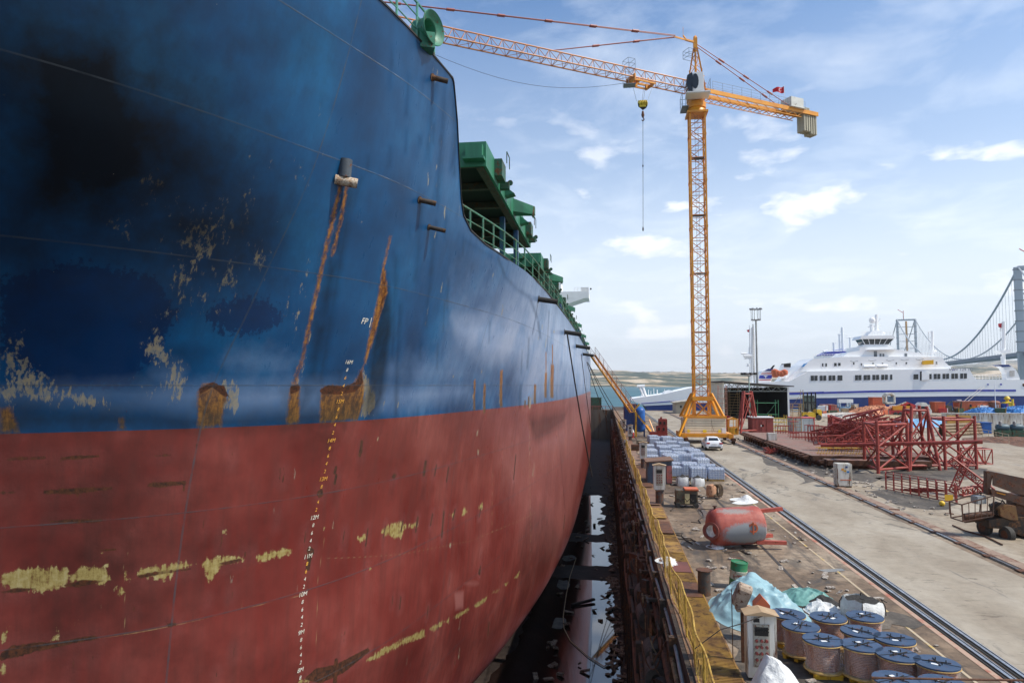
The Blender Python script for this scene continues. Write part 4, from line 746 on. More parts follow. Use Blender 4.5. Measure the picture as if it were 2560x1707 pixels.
mb.bar((8.6, 84.6, .9), (9.6, 85.4, 3.1), .28); mb.build('undercarriage', cyellow, cr, bevel=.02)
slab = M('ballast_concrete', (.80, .70, .50), (.70, .60, .42), 1, .8, streak=True, rust=.05)
for k in range(6): MB().b2(9.45, 14.35, 85.72, 90.05, 1.17 + k * .31, 1.45 + k * .31).build('ballast_slab', slab, cr, bevel=.02)
for x, w in [(9.75, .3), (11.6, .42), (13.4, .3)]: MB().b2(x, x + w, 85.68, 85.715, 1.3, 1.62).build('warning_plate', M('sign_yellow', (.8, .62, .02), (.75, .55, .02), 1, .5), cr)
MB().b2(13.85, 14.3, 85.68, 85.715, 1.25, 1.85).build('notice_plate', white, cr)
for x in (9.5, 15.0):
    for y in (85.0, 91.0):
        b = MB(); b.box((x, y, .55), (.4, 1.5, .35)); b.build('bogie', rustm, cr, bevel=.03)
        for d in (-.45, .45): MB().lathe([(.28, -.1), (.28, .1)], (x, y + d, .30), (1, 0, 0), 14).build('crane_wheel', dkbrown, cr)
hw = .92; zt_c = 41.7; z0c = 3.3; legs = MB(); br = MB(); nb = 26; bh = (zt_c - z0c) / nb
for a in (-1, 1):
    for b in (-1, 1): legs.b2(cx + a * hw - .1, cx + a * hw + .1, cy + b * hw - .1, cy + b * hw + .1, z0c, zt_c)
for k in range(nb + 1):
    z = z0c + k * bh
    for a in (-1, 1):
        br.bar((cx + a * hw, cy - hw, z), (cx + a * hw, cy + hw, z), .07); br.bar((cx - hw, cy + a * hw, z), (cx + hw, cy + a * hw, z), .07)
        if k < nb:
            s = 1 if k % 2 else -1
            br.bar((cx + a * hw, cy - hw * s, z), (cx + a * hw, cy + hw * s, z + bh), .075); br.bar((cx - hw * s * a, cy + a * hw, z), (cx + hw * s * a, cy + a * hw, z + bh), .075)
    if k % 4 == 0:
        for a in (-1, 1):
            for b in (-1, 1): legs.box((cx + a * hw, cy + b * hw, z), (.27, .27, .35))
legs.build('mast_legs', cyellow, cr); br.build('mast_bracing', M('bracing_orange', (.62, .22, .03), (.45, .13, .04), 1, .5), cr)
ld = MB()
for a in (-.2, .2): ld.tube((cx + a, cy + .2, z0c), (cx + a, cy + .2, zt_c), .02, 5)
for k in range(130): ld.tube((cx - .2, cy + .2, z0c + k * .295), (cx + .2, cy + .2, z0c + k * .295), .013, 4)
for k in range(2, nb, 5): ld.b2(cx - .8, cx + .8, cy - .8, cy + .3, z0c + k * bh, z0c + k * bh + .05)
ld.build('mast_ladder', M('ladder_grey', (.10, .11, .13), None, 1, .6), cr)
# slewing unit, cab
tp = MB(); tp.lathe([(1.25, 41.7), (1.05, 42.3), (1.2, 42.35), (1.2, 43.0), (1.0, 43.05), (1.0, 43.5)], (cx, cy, 0), n=24); tp.b2(cx - 1.1, cx + 1.1, cy - 1.1, cy + 1.1, 43.5, 44.1); tp.b2(cx - 1.3, cx + 1.3, cy - 1.3, cy + 1.3, 41.5, 41.75); tp.build('slewing_ring', cyellow, cr, smooth=True)
cabp = PY(1737, 241, 86); cb_ = MB(); cb_.prism([(cabp.x - .35, 85, 43.5), (cabp.x + 1.0, 85, 43.5), (cabp.x + 1.0, 85, 45.9), (cabp.x - .3, 85, 45.9)], (0, 1.7, 0)); cb_.b2(cabp.x - 1.1, cabp.x + 1.8, 84.8, 87, 43.2, 43.4)
cab = cb_.build('cab', white, cr, bevel=.08)
MB().prism([(cabp.x - 1.15, 85.05, 44.5), (cabp.x - .85, 85.05, 43.65), (cabp.x - .36, 85.05, 43.45), (cabp.x - .36, 85.05, 45.95), (cabp.x - 1.0, 85.05, 45.6)], (0, 1.6, 0)).build('cab_glazing', glass, cab, bevel=.05)
MB().prism([(cabp.x - .05 + .42 * math.cos(k * .524), 84.95, 44.72 + .98 * math.sin(k * .524)) for k in range(12)], (0, .06, 0)).build('cab_side_window', glass, cab)
mb = MB(); rail_run([Vector((cabp.x + 1.75, 84.9, 43.4)), Vector((cabp.x + 1.75, 86.9, 43.4))], 1.5, mb, r=.03); rail_run([Vector((cx - 1.9, 86.5, 42.3)), Vector((cx - 1.9, 89, 42.3)), Vector((cx - 1.2, 89, 42.3))], 1.8, mb, r=.03); mb.b2(cx - 1.95, cx - 1.1, 86.5, 89, 42.25, 42.3); mb.build('slewing_platform_rail', M('rail_steel', (.16, .2, .28), None, 1, .5), cr)
u = Vector((-.852, -.523, 0)).normalized(); sdv = Vector((-u.y, u.x, 0)); top = Vector((cx, cy, 51.2)); C0 = Vector((cx, cy, 44.6))
ap = MB()
for a, b in ((-1, -1), (-1, 1), (1, -1), (1, 1)): ap.bar(C0 + u * a * .9 + sdv * b * .9 + Vector((0, 0, -.5)), top + u * a * .12 + sdv * b * .2 - Vector((0, 0, .8)), .16 if a > 0 else .2)
for k in range(6):
    t0, t1 = k / 6, (k + 1) / 6; h0, h1 = 44.6 + 5.8 * t0, 44.6 + 5.8 * t1; r0, r1 = .9 * (1 - t0) + .15, .9 * (1 - t1) + .15
    for b in (-1, 1):
        s = 1 if k % 2 else -1; ap.bar(Vector((cx, cy, h0)) + u * r0 * s + sdv * b * r0, Vector((cx, cy, h1)) - u * r1 * s + sdv * b * r1, .06); ap.bar(Vector((cx, cy, h0)) + sdv * r0 * s + u * b * r0, Vector((cx, cy, h1)) - sdv * r1 * s + u * b * r1, .06)
ap.box(top - Vector((0, 0, .2)), (.5, .5, 1.4)); ap.bar(top, top + u * 1.5 + Vector((0, 0, .0)), .22); ap.bar(top + u * 1.3, top + u * 3.4 + Vector((0, 0, .05)), .1, .2); ap.bar(top + u * 1.4, top + u * 1.9 + Vector((0, 0, .5)), .14); ap.lathe([(.2, -.12), (.2, .12)], top + Vector((0, 0, .65)), sdv, 12); ap.tube(top + u * 1.9 + Vector((0, 0, .5)), top + u * 1.9 + Vector((0, 0, 1.6)), .025, 5)
ap.build('apex_frame', cyellow, cr)
bk = MB(); q = top + u * .8 + Vector((0, 0, -2.3))
for h in (0, .5, 1.0): bk.path([q + u * a * .7 + sdv * b * .6 + Vector((0, 0, h)) for a, b in ((-1, -1), (1, -1), (1, 1), (-1, 1), (-1, -1))], .025, 5)
for a, b in ((-1, -1), (1, -1), (1, 1), (-1, 1)): bk.tube(q + u * a * .7 + sdv * b * .6, q + u * a * .7 + sdv * b * .6 + Vector((0, 0, 1)), .025, 5)
bk.build('apex_basket', M('basket_steel', (.16, .2, .28), None, 1, .5), cr)
# jib: two lower chords, one upper chord
J0 = C0 + u * 1.2 - Vector((0, 0, .15)); JL = 62.; njb = 42; jb = MB(); jd = MB(); w_, h_ = .75, 1.45
lower = [J0 + sdv * w_, J0 - sdv * w_]; uz = Vector((0, 0, h_))
for p in lower: jb.tube(p, p + u * JL, .085, 6)
jb.tube(J0 + uz, J0 + u * JL + uz, .085, 6)
for k in range(njb):
    s0, s1, sm_ = JL * k / njb, JL * (k + 1) / njb, JL * (k + .5) / njb
    for p in lower: jd.tube(p + u * s0, J0 + uz + u * sm_, .035, 5); jd.tube(J0 + uz + u * sm_, p + u * s1, .035, 5)
    jd.tube(lower[0] + u * s0, lower[1] + u * s0, .035, 5); jd.tube(lower[k % 2] + u * s0, lower[(k + 1) % 2] + u * s1, .03, 5)
jb.build('jib_chords', cjib, cr); jd.build('jib_lacing', cjib, cr)
td = MB()
def tie(a, b, mb, nn=6, r=.05):
    a, b = Vector(a), Vector(b); mb.tube(a, b, r, 6); d = (b - a)
    for k in range(1, nn): q = a + d * k / nn; mb.tube(q - d.normalized() * .45, q + d.normalized() * .45, r * 2.6, 6)
for o_ in (-.12, .12):
    tie(top + u * 3.2 + sdv * o_, J0 + u * 19.5 + uz + sdv * o_ * .2, td, 3); tie(top + u * 3.2 + sdv * o_ + Vector((0, 0, .2)), J0 + u * 50 + uz + sdv * o_ * .2, td, 8)
td.build('jib_tie', cred, cr)
# counter jib
v = -u; cj = MB(); E = C0 + v * 1.0; Lc = 19.5
for b in (-1, 1): cj.bar(E + sdv * b * .75 + Vector((0, 0, .1)), E + v * Lc + sdv * b * .75 + Vector((0, 0, .1)), .16, .55)
cj.build('counter_jib', cyellow, cr); cl = MB()
for b in (-1, 1): cl.bar(E + sdv * b * .75 - Vector((0, 0, .75)), E + v * (Lc - 3.2) + sdv * b * .75 - Vector((0, 0, .75)), .08)
for k in range(20):
    for b in (-1, 1): a0 = E + v * k * .82 + sdv * b * .75 - Vector((0, 0, .75 if k % 2 else .2)); cl.bar(a0, E + v * (k + 1) * .82 + sdv * b * .75 - Vector((0, 0, .2 if k % 2 else .75)), .06)
    cl.bar(E + v * k * .82 + sdv * .75 - Vector((0, 0, .75)), E + v * k * .82 - sdv * .75 - Vector((0, 0, .75)), .06)
cl.build('counter_jib_lacing', cyellow, cr)
mb = MB()
for b in (-1, 1): rail_run([E + v * (1 + 1.6 * k) + sdv * b * .85 + Vector((0, 0, .35)) for k in range(11)], 1.1, mb, r=.022)
mb.build('counter_jib_rail', M('handrail_steel', (.2, .24, .32), None, 1, .5), cr)
cwm = M('counterweight_concrete', (.45, .42, .32), (.36, .33, .25), 2, .8, streak=True)
for k in range(6): c = E + v * (Lc - 2.4 + k * .42) + Vector((0, 0, -.85 - (.3 if k > 2 else 0))); MB().box(c, (.37, 1.3, 3.4), rz=math.atan2(v.y, v.x)).build('counterweight', cwm, cr, bevel=.08)
wn = MB(); wn.box(E + v * (Lc - 4.0) + Vector((0, 0, 1.1)), (2.3, 1.9, 1.4), rz=math.atan2(v.y, v.x)); wn.box(E + v * (Lc - 4.0) + Vector((0, 0, .35)), (2.7, 2.3, .12), rz=math.atan2(v.y, v.x)); wn.box(E + v * (Lc - 8) - sdv * .75 + Vector((0, 0, .75)), (4.6, .06, .6), rz=math.atan2(v.y, v.x)); wn.build('winch_housing', M('housing_offwhite', (.6, .6, .55), (.5, .5, .45), 1, .5, rust=.1), cr, bevel=.03)
ct = MB()
for o_ in (-.6, .6): tie(top - Vector((0, 0, .3)) + sdv * o_ * .3, E + v * (Lc - 4.5) + sdv * o_ + Vector((0, 0, .3)), ct, 4)
ct.build('counter_tie', cred, cr)
fp0 = E + v * (Lc - 5.4) + Vector((0, 0, 1.0)); MB().tube(fp0, fp0 + Vector((0, 0, 2.6)), .03, 6).build('flag_pole', white, cr)
fg = MB(); fpt = fp0 + Vector((0, 0, 2.5)); cl_ = []
for i in range(7):
    t = i / 6; cl_ += [fpt + Vector((-1.5 * t, 0, -.06 * math.sin(t * 7) - .25 * t)) + Vector((0, .16 * math.sin(t * 8), 0)), fpt + Vector((-1.5 * t, 0, -.9 - .1 * math.sin(t * 6) + .1 * t)) + Vector((0, .16 * math.sin(t * 8 + .5), 0))]
fg.add(cl_, [(2 * i, 2 * i + 2, 2 * i + 3, 2 * i + 1) for i in range(6)]); fl_ = fg.build('flag', M('flag_red', (.62, .01, .02), (.5, .01, .02), 1, .7), cr)
cs = []; 
for i in range(13): a = R(40 + 280 * i / 12); cs.append(fpt + Vector((-.55 + .24 * math.cos(a), -.02 - .05, -.58 + .24 * math.sin(a))))
for i in range(13): a = R(320 - 280 * i / 12); cs.append(fpt + Vector((-.50 + .18 * math.cos(a), -.02 - .05, -.58 + .18 * math.sin(a))))
sgn = MB(); sgn.add([p + Vector((0, -.16, 0)) for p in cs], [(i, i + 1, 24 - i, 25 - i) for i in range(12)]); sgn.build('flag_crescent', white, fl_)
# trolley, ropes, hook block
T0 = J0 + u * 7.2 - Vector((0, 0, .35)); tr = MB(); tr.box(T0, (2.9, .18, .22), rz=math.atan2(u.y, u.x)); tr.box(T0 + sdv * .9, (2.9, .15, .2), rz=math.atan2(u.y, u.x)); tr.box(T0 - sdv * .9, (2.9, .15, .2), rz=math.atan2(u.y, u.x)); tr.box(T0 + u * .9 + Vector((0, 0, .05)), (.25, 1.9, .3), rz=math.atan2(u.y, u.x)); tr.box(T0 + u * 1.5 + Vector((0, 0, .3)), (.15, 1.9, .9), rz=math.atan2(u.y, u.x)); tr.box(T0 - u * 1.2 + Vector((0, 0, -.1)), (.25, 1.6, .3), rz=math.atan2(u.y, u.x))
for s in (-1, 1): tr.bar(T0 + u * s * 1.6, T0 + u * s * 1.0 + Vector((0, 0, 1.0)), .12); tr.lathe([(.22, -.1), (.22, .1)], T0 + u * s * .8 + Vector((0, 0, -.2)), sdv, 12)
tr.build('trolley', cyellow, cr); tr = MB(); b0 = T0 + u * 1.9 + sdv * .2
for h in (0, .6, 1.2): tr.path([b0 + u * a + sdv * b + Vector((0, 0, h + 1.4)) for a, b in ((-.5, -.6), (.5, -.6), (.5, .6), (-.5, .6), (-.5, -.6))], .025, 5)
for a, b in ((-.5, -.6), (.5, -.6), (.5, .6), (-.5, .6)): tr.tube(b0 + u * a + sdv * b + Vector((0, 0, -.6)), b0 + u * a + sdv * b + Vector((0, 0, 2.6)), .025, 5)
tr.b2(b0.x - .7, b0.x + .7, b0.y - .6, b0.y + .6, b0.z - .62, b0.z - .55); tr.build('trolley_basket', M('basket_grey', (.2, .24, .3), None, 1, .5), cr)
hp = Vector((T0.x, T0.y, 0)); hz_ = T0.z - 2.5; hp = T0 + Vector((.15, 0, 0)); hb = MB(); yb = M('hook_block_yellow', (.70, .55, .03), (.6, .42, .02), 3, .45)
hook = thing('hook_block', (hp.x, hp.y, hz_), 'yellow striped hook block hanging on ropes under the crane trolley', 'hook block')
for k in range(5): hb.lathe([(.36, -.04), (.38, 0), (.36, .04)], (hp.x - .42 + k * .21, hp.y, hz_ + .1), (.9, .3, .25), 16)
hb.box((hp.x, hp.y, hz_ - .25), (.8, .25, .3)); hb.build('sheaves', yb, hook)
MB().prism([(hp.x - .6, hp.y - .05, hz_ + .1), (hp.x + .58, hp.y - .05, hz_ - .25), (hp.x + .4, hp.y - .05, hz_ - .55), (hp.x, hp.y - .05, hz_ - .8), (hp.x - .55, hp.y - .05, hz_ - .3)], (0, .06, 0)).build('cheek_plate', black, hook)
mb = MB(); mb.lathe([(.12, -1.7), (.2, -1.4), (.1, -.9)], (hp.x, hp.y, hz_), n=10); mb.path([(hp.x, hp.y, hz_ - 1.7), (hp.x + .15, hp.y, hz_ - 1.95), (hp.x, hp.y, hz_ - 2.15), (hp.x - .14, hp.y, hz_ - 2.0)], .07, 6); mb.build('hook', rustm, hook)
mb = MB(); [mb.tube(T0 + u * s + Vector((0, 0, -.2)), (hp.x + dx_, hp.y, hz_ + .4), .018, 5) for s, dx_ in ((1.3, -.75), (-.35, -.05), (-.6, .1), (-1.6, .6))]; mb.build('hoist_rope', M('wire_rope', (.16, .17, .2), None, 1, .5), hook)
lo_ = PY(1600, 578, hp.y).z; mb = MB(); mb.tube((hp.x, hp.y, hz_ - 2.1), (hp.x - .15, hp.y, lo_), .028, 5); mb.lathe([(.06, 0), (.1, .2), (.06, .5)], (hp.x - .15, hp.y, lo_), n=8); mb.lathe([(.05, 0), (.09, .15), (.05, .3)], (hp.x - .07, hp.y, (lo_ + hz_) / 2), n=8); mb.build('sling', rope, hook)
mb = MB(); pa = T0 + u * 1.5; pb = J0 + u * 40 - Vector((0, 0, .4)); mb.path([pa.lerp(pb, k / 16) - Vector((0, 0, 3.2 * math.sin(math.pi * k / 16) * (1 - .25 * k / 16))) for k in range(17)], .022, 5); mb.build('festoon_cable', rope, cr)
# ------------------------------------------------------------------ things on the quay
# mooring lines from the ship
for k, (a, b, sag, lab) in enumerate([((1418, 835), (1480, 1190), .4, 'heavy mooring line hanging from the ship nearest to the camera'), ((1453, 885), (1478, 1075), .2, 'thin line hanging straight down the pale far hull plating'), ((1464, 905), (1520, 1052), .5, 'mooring line crossing low to the gate, leftmost of the bundle'), ((1468, 905), (1560, 1075), .6, 'mooring line under the gangway, middle of the bundle'), ((1472, 910), (1600, 1110), .6, 'mooring line under the gangway, longest of the bundle')]):
    Ya = [41, 66, 86, 90, 95][k]; Yb_ = [50, 68, 92, 96, 88][k]; pa, pb = PY(*a, Ya), PY(*b, Yb_); pa.x = max(pa.x, -2.35)
    tag(MB().path([pa.lerp(pb, i / 12) - Vector((0, 0, sag * math.sin(math.pi * i / 12))) for i in range(13)], .045 if k != 1 else .03, 6).build('mooring_line', rope, loc=pb), lab, 'rope')
# gangway
gw = thing('gangway', G(1586, 1090), 'sloping orange shipyard gangway from the deck rail down to the blue tank', 'gangway'); A, B = Vector((-1.9, 100, 11.4)), PY(1582, 1030, 94); mb = MB(); dr = (B - A).normalized(); sd2 = dr.cross(Vector((0, 0, 1))).normalized()
for s in (-1, 1): mb.bar(A + sd2 * s * .45, B + sd2 * s * .45, .1, .3)
for k in range(40): q = A.lerp(B, k / 39); mb.bar(q - sd2 * .45, q + sd2 * .45, .18, .04)
mb.build('stair_flight', cyellow, gw); mb = MB()
for s in (-1, 1): rail_run([A.lerp(B, k / 9) + sd2 * s * .5 for k in range(10)], 1.15, mb, r=.03)
mb.build('gangway_rail', M('gangway_rail_paint', (.25, .11, .08), (.2, .1, .08), 2, .6), gw); mb = MB(); mb.bar(B + Vector((-.4, 0, .9)), B + Vector((1.6, 0, -1.6)), .22); mb.bar(B, B + Vector((.9, 0, 1.1)), .18); mb.bar(B + Vector((.4, 0, 0)), B + Vector((.4, 0, -3.3)), .25); mb.build('gangway_foot', yellow, gw)
# blue tank
g = G(1600, 1091); tk = thing('pressure_tank', g, 'tall upright blue tank on short legs at the foot of the gangway', 'tank'); mb = MB(); mb.lathe([(.05, 4.05), (.45, 3.95), (.68, 3.7), (.72, 3.5), (.72, .95), (.6, .75), (.2, .6)], (g.x, g.y, 0), n=28); mb.build('tank_shell', blue, tk, smooth=True); mb = MB()
for a, b in ((-1, -1), (1, -1), (1, 1), (-1, 1)): mb.box((g.x + a * .58, g.y + b * .45, .55), (.16, .16, 1.1))
mb.build('tank_legs', dkblue, tk); MB().path([(g.x - .2, g.y, 4.0), (g.x - .2, g.y, 4.4), (g.x - .9, g.y, 4.4), (g.x - .9, g.y, .3)], .05, 6).lathe([(.2, 0), (.2, .12)], (g.x + .5, g.y - .68, 2), (.4, -1, 0), 12).build('tank_pipe', dkblue, tk)
g = G(1573, 1078); ct = thing('dark_container', (g.x, g.y + 2, 0), 'dark blue ribbed container standing left behind the blue tank', 'container'); mb = MB(); mb.b2(g.x - .7, g.x + 1.2, g.y, g.y + 5, .1, 3.9)
for k in range(9): mb.b2(g.x - .6 + k * .2, g.x - .52 + k * .2, g.y - .05, g.y, .3, 3.7)
mb.build('container_shell', dkblue, ct); MB().b2(g.x - .75, g.x + 1.25, g.y - .1, g.y + 5, 3.9, 4.1).build('container_roof', rustm, ct)
# control cabinets on posts
def cabinet(px, py, w, h, post, dz, label, near=False, d=None):
    g = G(px, py); t = thing('control_cabinet', g, label, 'control cabinet', 'white control cabinets along the dock fence'); d = d or w * .6; x, y = g.x, g.y
    mb = MB(); mb.b2(x - w / 2, x + w / 2, y, y + d, post, post + h); mb.build('cabinet_body', dwhite, t, bevel=.012)
    MB().prism([(x - w / 2 - .06, y - .06, post + h), (x, y - .06, post + h + .1), (x + w / 2 + .06, y - .06, post + h)], (0, d + .12, 0)).build('cabinet_roof', M('roof_tan', (.42, .30, .18), (.34, .22, .12), 2, .8), t)
    if post > .3: mb = MB(); mb.lathe([(w * .34, 0), (w * .34, post - .06)], (x, y + d / 2, 0), n=16); mb.lathe([(w * .5, post - .08), (w * .5, post)], (x, y + d / 2, 0), n=4); mb.build('cabinet_post', M('post_steel', (.06, .06, .065), (.13, .07, .04), 2, .6, rust=.4), t, smooth=True)
    p = MB(); p.b2(x - w * .30, x + w * .24, y - .03, y - .005, post + h * .18, post + h * .86); pn = p.build('control_panel', M('panel_grey', (.36, .34, .28), (.27, .24, .19), 4, .6, rust=.25), t)
    MB().b2(x - w * .26, x + w * .2, y - .04, y - .031, post + h * .68, post + h * .82).build('meter_window', black, pn)
    b = MB(); [b.lathe([(w * .055, 0), (w * .05, .035)], (x - w * .2 + i * w * .17, y - .031, post + h * (.60 - j * .10)), (0, -1, 0), 10) for i in range(3) for j in range(4)]; b.build('push_buttons', M('button_red', (.30, .04, .03), (.05, .03, .03), 30, .4), pn)
    if near:
        b = MB(); [b.lathe([(w * .03, 0), (w * .03, .04)], (x - w * .24 + i * w * .085, y - .031, post + h * (.80 - j * .05)), (0, -1, 0), 8) for i in range(6) for j in range(2)]; b.build('switch_knobs', black, pn)
        f = MB(); f.b2(x - w * .34, x - w * .05, y - .035, y - .004, post + h * .88, post + h * .97); f.build('meter_frame', dwhite, t); MB().b2(x - w * .30, x - w * .09, y - .045, y - .036, post + h * .895, post + h * .955).build('meter_glass', black, t)
        MB().path([(x + .02, y - .03, post + h), (x - .5, y - .2, post + h * .9), (x - 1.0, y - .25, post + h * .8), (x - 1.6, y - .3, .8)], .012, 5).build('cable', rope, t)
    return t
cabinet(1650, 1262, .70, 1.42, .88, 0, 'white control cabinet with red buttons on a thick post before the blue shed')
cabinet(1609, 1172, .62, 1.35, .85, 0, 'white control cabinet beside the front of the wrapped pallets')
cabinet(1576, 1100, .65, 1.4, .5, 0, 'white control cabinet left of the blue tank')
cabinet(1560, 1082, .7, 1.3, .6, 0, 'farthest small grey white cabinet beside the end of the yellow fence')
g = G(1908, 1708); cabinet(1908, 1704, .68, 1.46, .08, 0, 'big near white control cabinet with tan roof and rows of switches', True)
# near post with lamp box
g = G(1858, 1655); t = thing('floodlight_post', g, 'short rusty post carrying a weathered tan floodlight box by the near cabinet', 'floodlight'); mb = MB(); mb.b2(g.x - .04, g.x + .04, g.y - .04, g.y + .04, 0, 1.35); mb.tube((g.x - .25, g.y, 0), (g.x - .25, g.y, 1.8), .012, 5); mb.build('post', rustm, t)
q = Vector((g.x - .02, g.y, 1.62)); mb = MB(); m_ = Matrix.Rotation(.35, 3, 'Y') @ Matrix.Rotation(.25, 3, 'X'); mb.box(q, (.34, .34, .42), m=m_); mb.lathe([(.17, -.17), (.17, .17)], q + m_ @ Vector((0, 0, .2)), m_ @ Vector((1, 0, 0)), 14); mb.box(q + Vector((.06, 0, -.28)), (.4, .3, .12)); mb.build('lamp_housing', M('weathered_housing', (.42, .33, .25), (.28, .19, .13), 5, .8, rust=.3), t, bevel=.02)
g = G(1905, 1600); t = thing('valve_box', (g.x, g.y, 0), 'small orange house shaped steel hood between tarp and near cabinet', 'hood'); mb = MB(); mb.b2(g.x - .12, g.x + .12, g.y - .12, g.y + .12, 0, .85); mb.prism([(g.x - .2, g.y - .18, .8), (g.x + .2, g.y - .18, .8), (g.x + .2, g.y - .18, 1.0), (g.x, g.y - .18, 1.22), (g.x - .2, g.y - .18, 1.0)], (0, .36, 0)); mb.build('hood_body', orange, t)
# bollard, drum
g = G(1761, 1486); t = thing('bollard', g, 'dark round steel bollard with flat rusty cap beside the grating', 'bollard'); MB().lathe([(.21, 0), (.21, .80)], (g.x, g.y, 0), n=24).build('bollard_shaft', M('bollard_steel', (.05, .045, .04), (.10, .06, .04), 3, .6, rust=.25), t, smooth=True); MB().lathe([(.27, .80), (.27, .83)], (g.x, g.y, 0), n=24).build('bollard_cap', rustm, t)
g = G(1843, 1466); t = thing('oil_drum', g, 'green and white dented oil drum with red lettering leaning behind the blue tarpaulin', 'drum'); t.rotation_euler = (.05, .10, 0); mb = MB(); pr = [(.285, 0)]
for z in (.28, .58): pr += [(.285, z - .02), (.298, z), (.285, z + .02)]
pr += [(.285, .87), (.295, .88), (.27, .885), (.27, .86)]; dm = bpy.data.materials.new('drum_paint'); dm.use_nodes = True; tt = dm.node_tree; p = tt.nodes['Principled BSDF']; p.inputs['Roughness'].default_value = .55
tc = N(tt, 'ShaderNodeTexCoord'); sp = N(tt, 'ShaderNodeSeparateXYZ'); L(tt, tc, 'Object', sp, 0); ns = N(tt, 'ShaderNodeTexNoise', Scale=9, Detail=6); L(tt, tc, 'Object', ns, 'Vector'); ad = N(tt, 'ShaderNodeMath', operation='MULTIPLY_ADD', i1=.05); L(tt, ns, 0, ad, 0); L(tt, sp, 2, ad, 2)
rz_ = ramp(tt, ad, 0, [(0, (.05, .16, .05)), (.365, (.45, .40, .30)), (.63, (.02, .16, .06))]); rz_.color_ramp.interpolation = 'CONSTANT'; rz_.color_ramp.elements[1].position = .33; rz_.color_ramp.elements[2].position = .62; nr = ramp(tt, ns, 0, [(.56, 0), (.64, .8)]); mx = N(tt, 'ShaderNodeMix', data_type='RGBA'); L(tt, nr, 0, mx, 0); L(tt, rz_, 0, mx, 6); mx.inputs[7].default_value = (.12, .05, .02, 1); L(tt, mx, 2, p, 'Base Color')
mb.lathe(pr, (g.x, g.y, 0), n=28); mb.build('drum_shell', dm, t, smooth=True)
vs, fs = text_mesh('Castrol', .155); mb = MB(); mb.add([(g.x + .302 * math.sin(v.x / .29), g.y - .302 * math.cos(v.x / .29), .47 + v.y) for v in vs], fs); mb.build('drum_lettering', M('letter_red', (.45, .03, .02), None, 1, .6), t)
# cable drums
sp_m = M('drum_blue', (.028, .058, .115), (.045, .08, .15), 3, .6, rust=.14); cop = M('copper_cable', (.42, .19, .11), (.30, .13, .075), 3, .28, metal=.4, spec=.8)
wrap = bpy.data.materials.new('cling_film'); wrap.use_nodes = True; wp = wrap.node_tree.nodes['Principled BSDF']; wp.inputs['Roughness'].default_value = .12; wp.inputs['Alpha'].default_value = .16; wp.inputs['Base Color'].default_value = (.9, .85, .85, 1); wn_ = N(wrap.node_tree, 'ShaderNodeTexNoise', Scale=9, Detail=5); wb = N(wrap.node_tree, 'ShaderNodeBump', Strength=1, Distance=.06); L(wrap.node_tree, wn_, 0, wb, 'Height'); L(wrap.node_tree, wb, 0, wp, 'Normal')
sproto = empty('cable_drum', (0, 0, 0), 'x', 'cable drum', 'cable drums with blue tops standing on the quay')
mb = MB(); mb.lathe([(.50, .80), (.50, .835), (.03, .835), (.03, .80)], n=40, cap=False); mb.lathe([(.5, .80), (.01, .80)], n=40, cap=False); mb.build('top_flange', sp_m, sproto)
mb = MB(); mb.lathe([(.505, .775), (.512, .79), (.505, .80), (.35, .799)], n=40, cap=False); mb.lathe([(.35, .776), (.505, .775)], n=40, cap=False); mb.build('flange_rim', wood, sproto, smooth=True)
mb = MB(); pr = []
for k in range(15): z = .19 + k * .038; pr += [(.395, z), (.412, z + .010), (.415, z + .019), (.412, z + .028)]
mb.lathe([(.2, .18)] + pr + [(.39, .775)], n=40); mb.build('copper_coil', cop, sproto, smooth=True)
mb = MB(); mb.lathe([(.49, .13), (.50, .15), (.49, .175), (.1, .176)], n=40); mb.build('bottom_flange', wood, sproto); mb = MB(); [mb.b2(-.36, .36, y - .05, y + .05, 0, .09) for y in (-.32, 0, .32)]; [mb.b2(x - .05, x + .05, -.4, .4, .09, .13) for x in (-.3, 0, .3)]; mb.build('pallet', yellow, sproto)
mb = MB(); vs = []; nn = 36
for j in range(5):
    for i in range(nn): a = 2 * math.pi * i / nn; rr_ = .45 + .035 * math.sin(a * 5 + j) + .02 * math.sin(a * 11); vs.append((rr_ * math.cos(a), rr_ * math.sin(a), .16 + .155 * j))
mb.add(vs, [(j * nn + i, j * nn + (i + 1) % nn, (j + 1) * nn + (i + 1) % nn, (j + 1) * nn + i) for j in range(4) for i in range(nn)]); mb.build('film_wrap', wrap, sproto, smooth=True)
mb = MB(); mb.bar((-.28, -.1, .85), (.30, .08, .85), .025, .012); mb.bar((-.1, .22, .85), (.12, -.25, .85), .02, .012)
for a, b in ((-.12, .1), (.15, .12), (.05, -.15), (-.18, -.08)): mb.tube((a, b, .83), (a, b, .9), .012, 6)
mb.bar((-.5, -.02, .842), (.5, .05, .842), .015, .006); mb.build('top_straps', black, sproto); MB().b2(-.05, .1, .12, .2, .838, .843).build('paper_tag', white, sproto)
SPL = [((878, 432), 'half hidden behind the near cabinet roof'), ((985, 530), 'directly right of the near cabinet'), ((1210, 460), 'back row, behind and touching the white coal bag'), ((1508, 452), 'back row, farthest right beside the white coal bag'), ((1165, 642), 'front left, whole copper coil and pallet in view'), ((1472, 575), 'in the very middle of the cluster'), ((1482, 687), 'front centre with yellow pallet below in view'), ((1752, 635), 'at the right edge of the third row'), ((1780, 765), 'fourth row, right of the front centre drum'), ((2098, 832), 'rightmost of them all, large and near'), ((1765, 968), 'cut by the picture bottom, left one'), ((2150, 1000), 'cut by the picture bottom, right one')]
for k, (q, lab) in enumerate(SPL):
    g = G(*z2(*q), .835); place(sproto, k == 0, (g.x, g.y, 0), rng.random() * 6, 'blue topped copper cable drum, ' + lab, (.92, .92, 1))
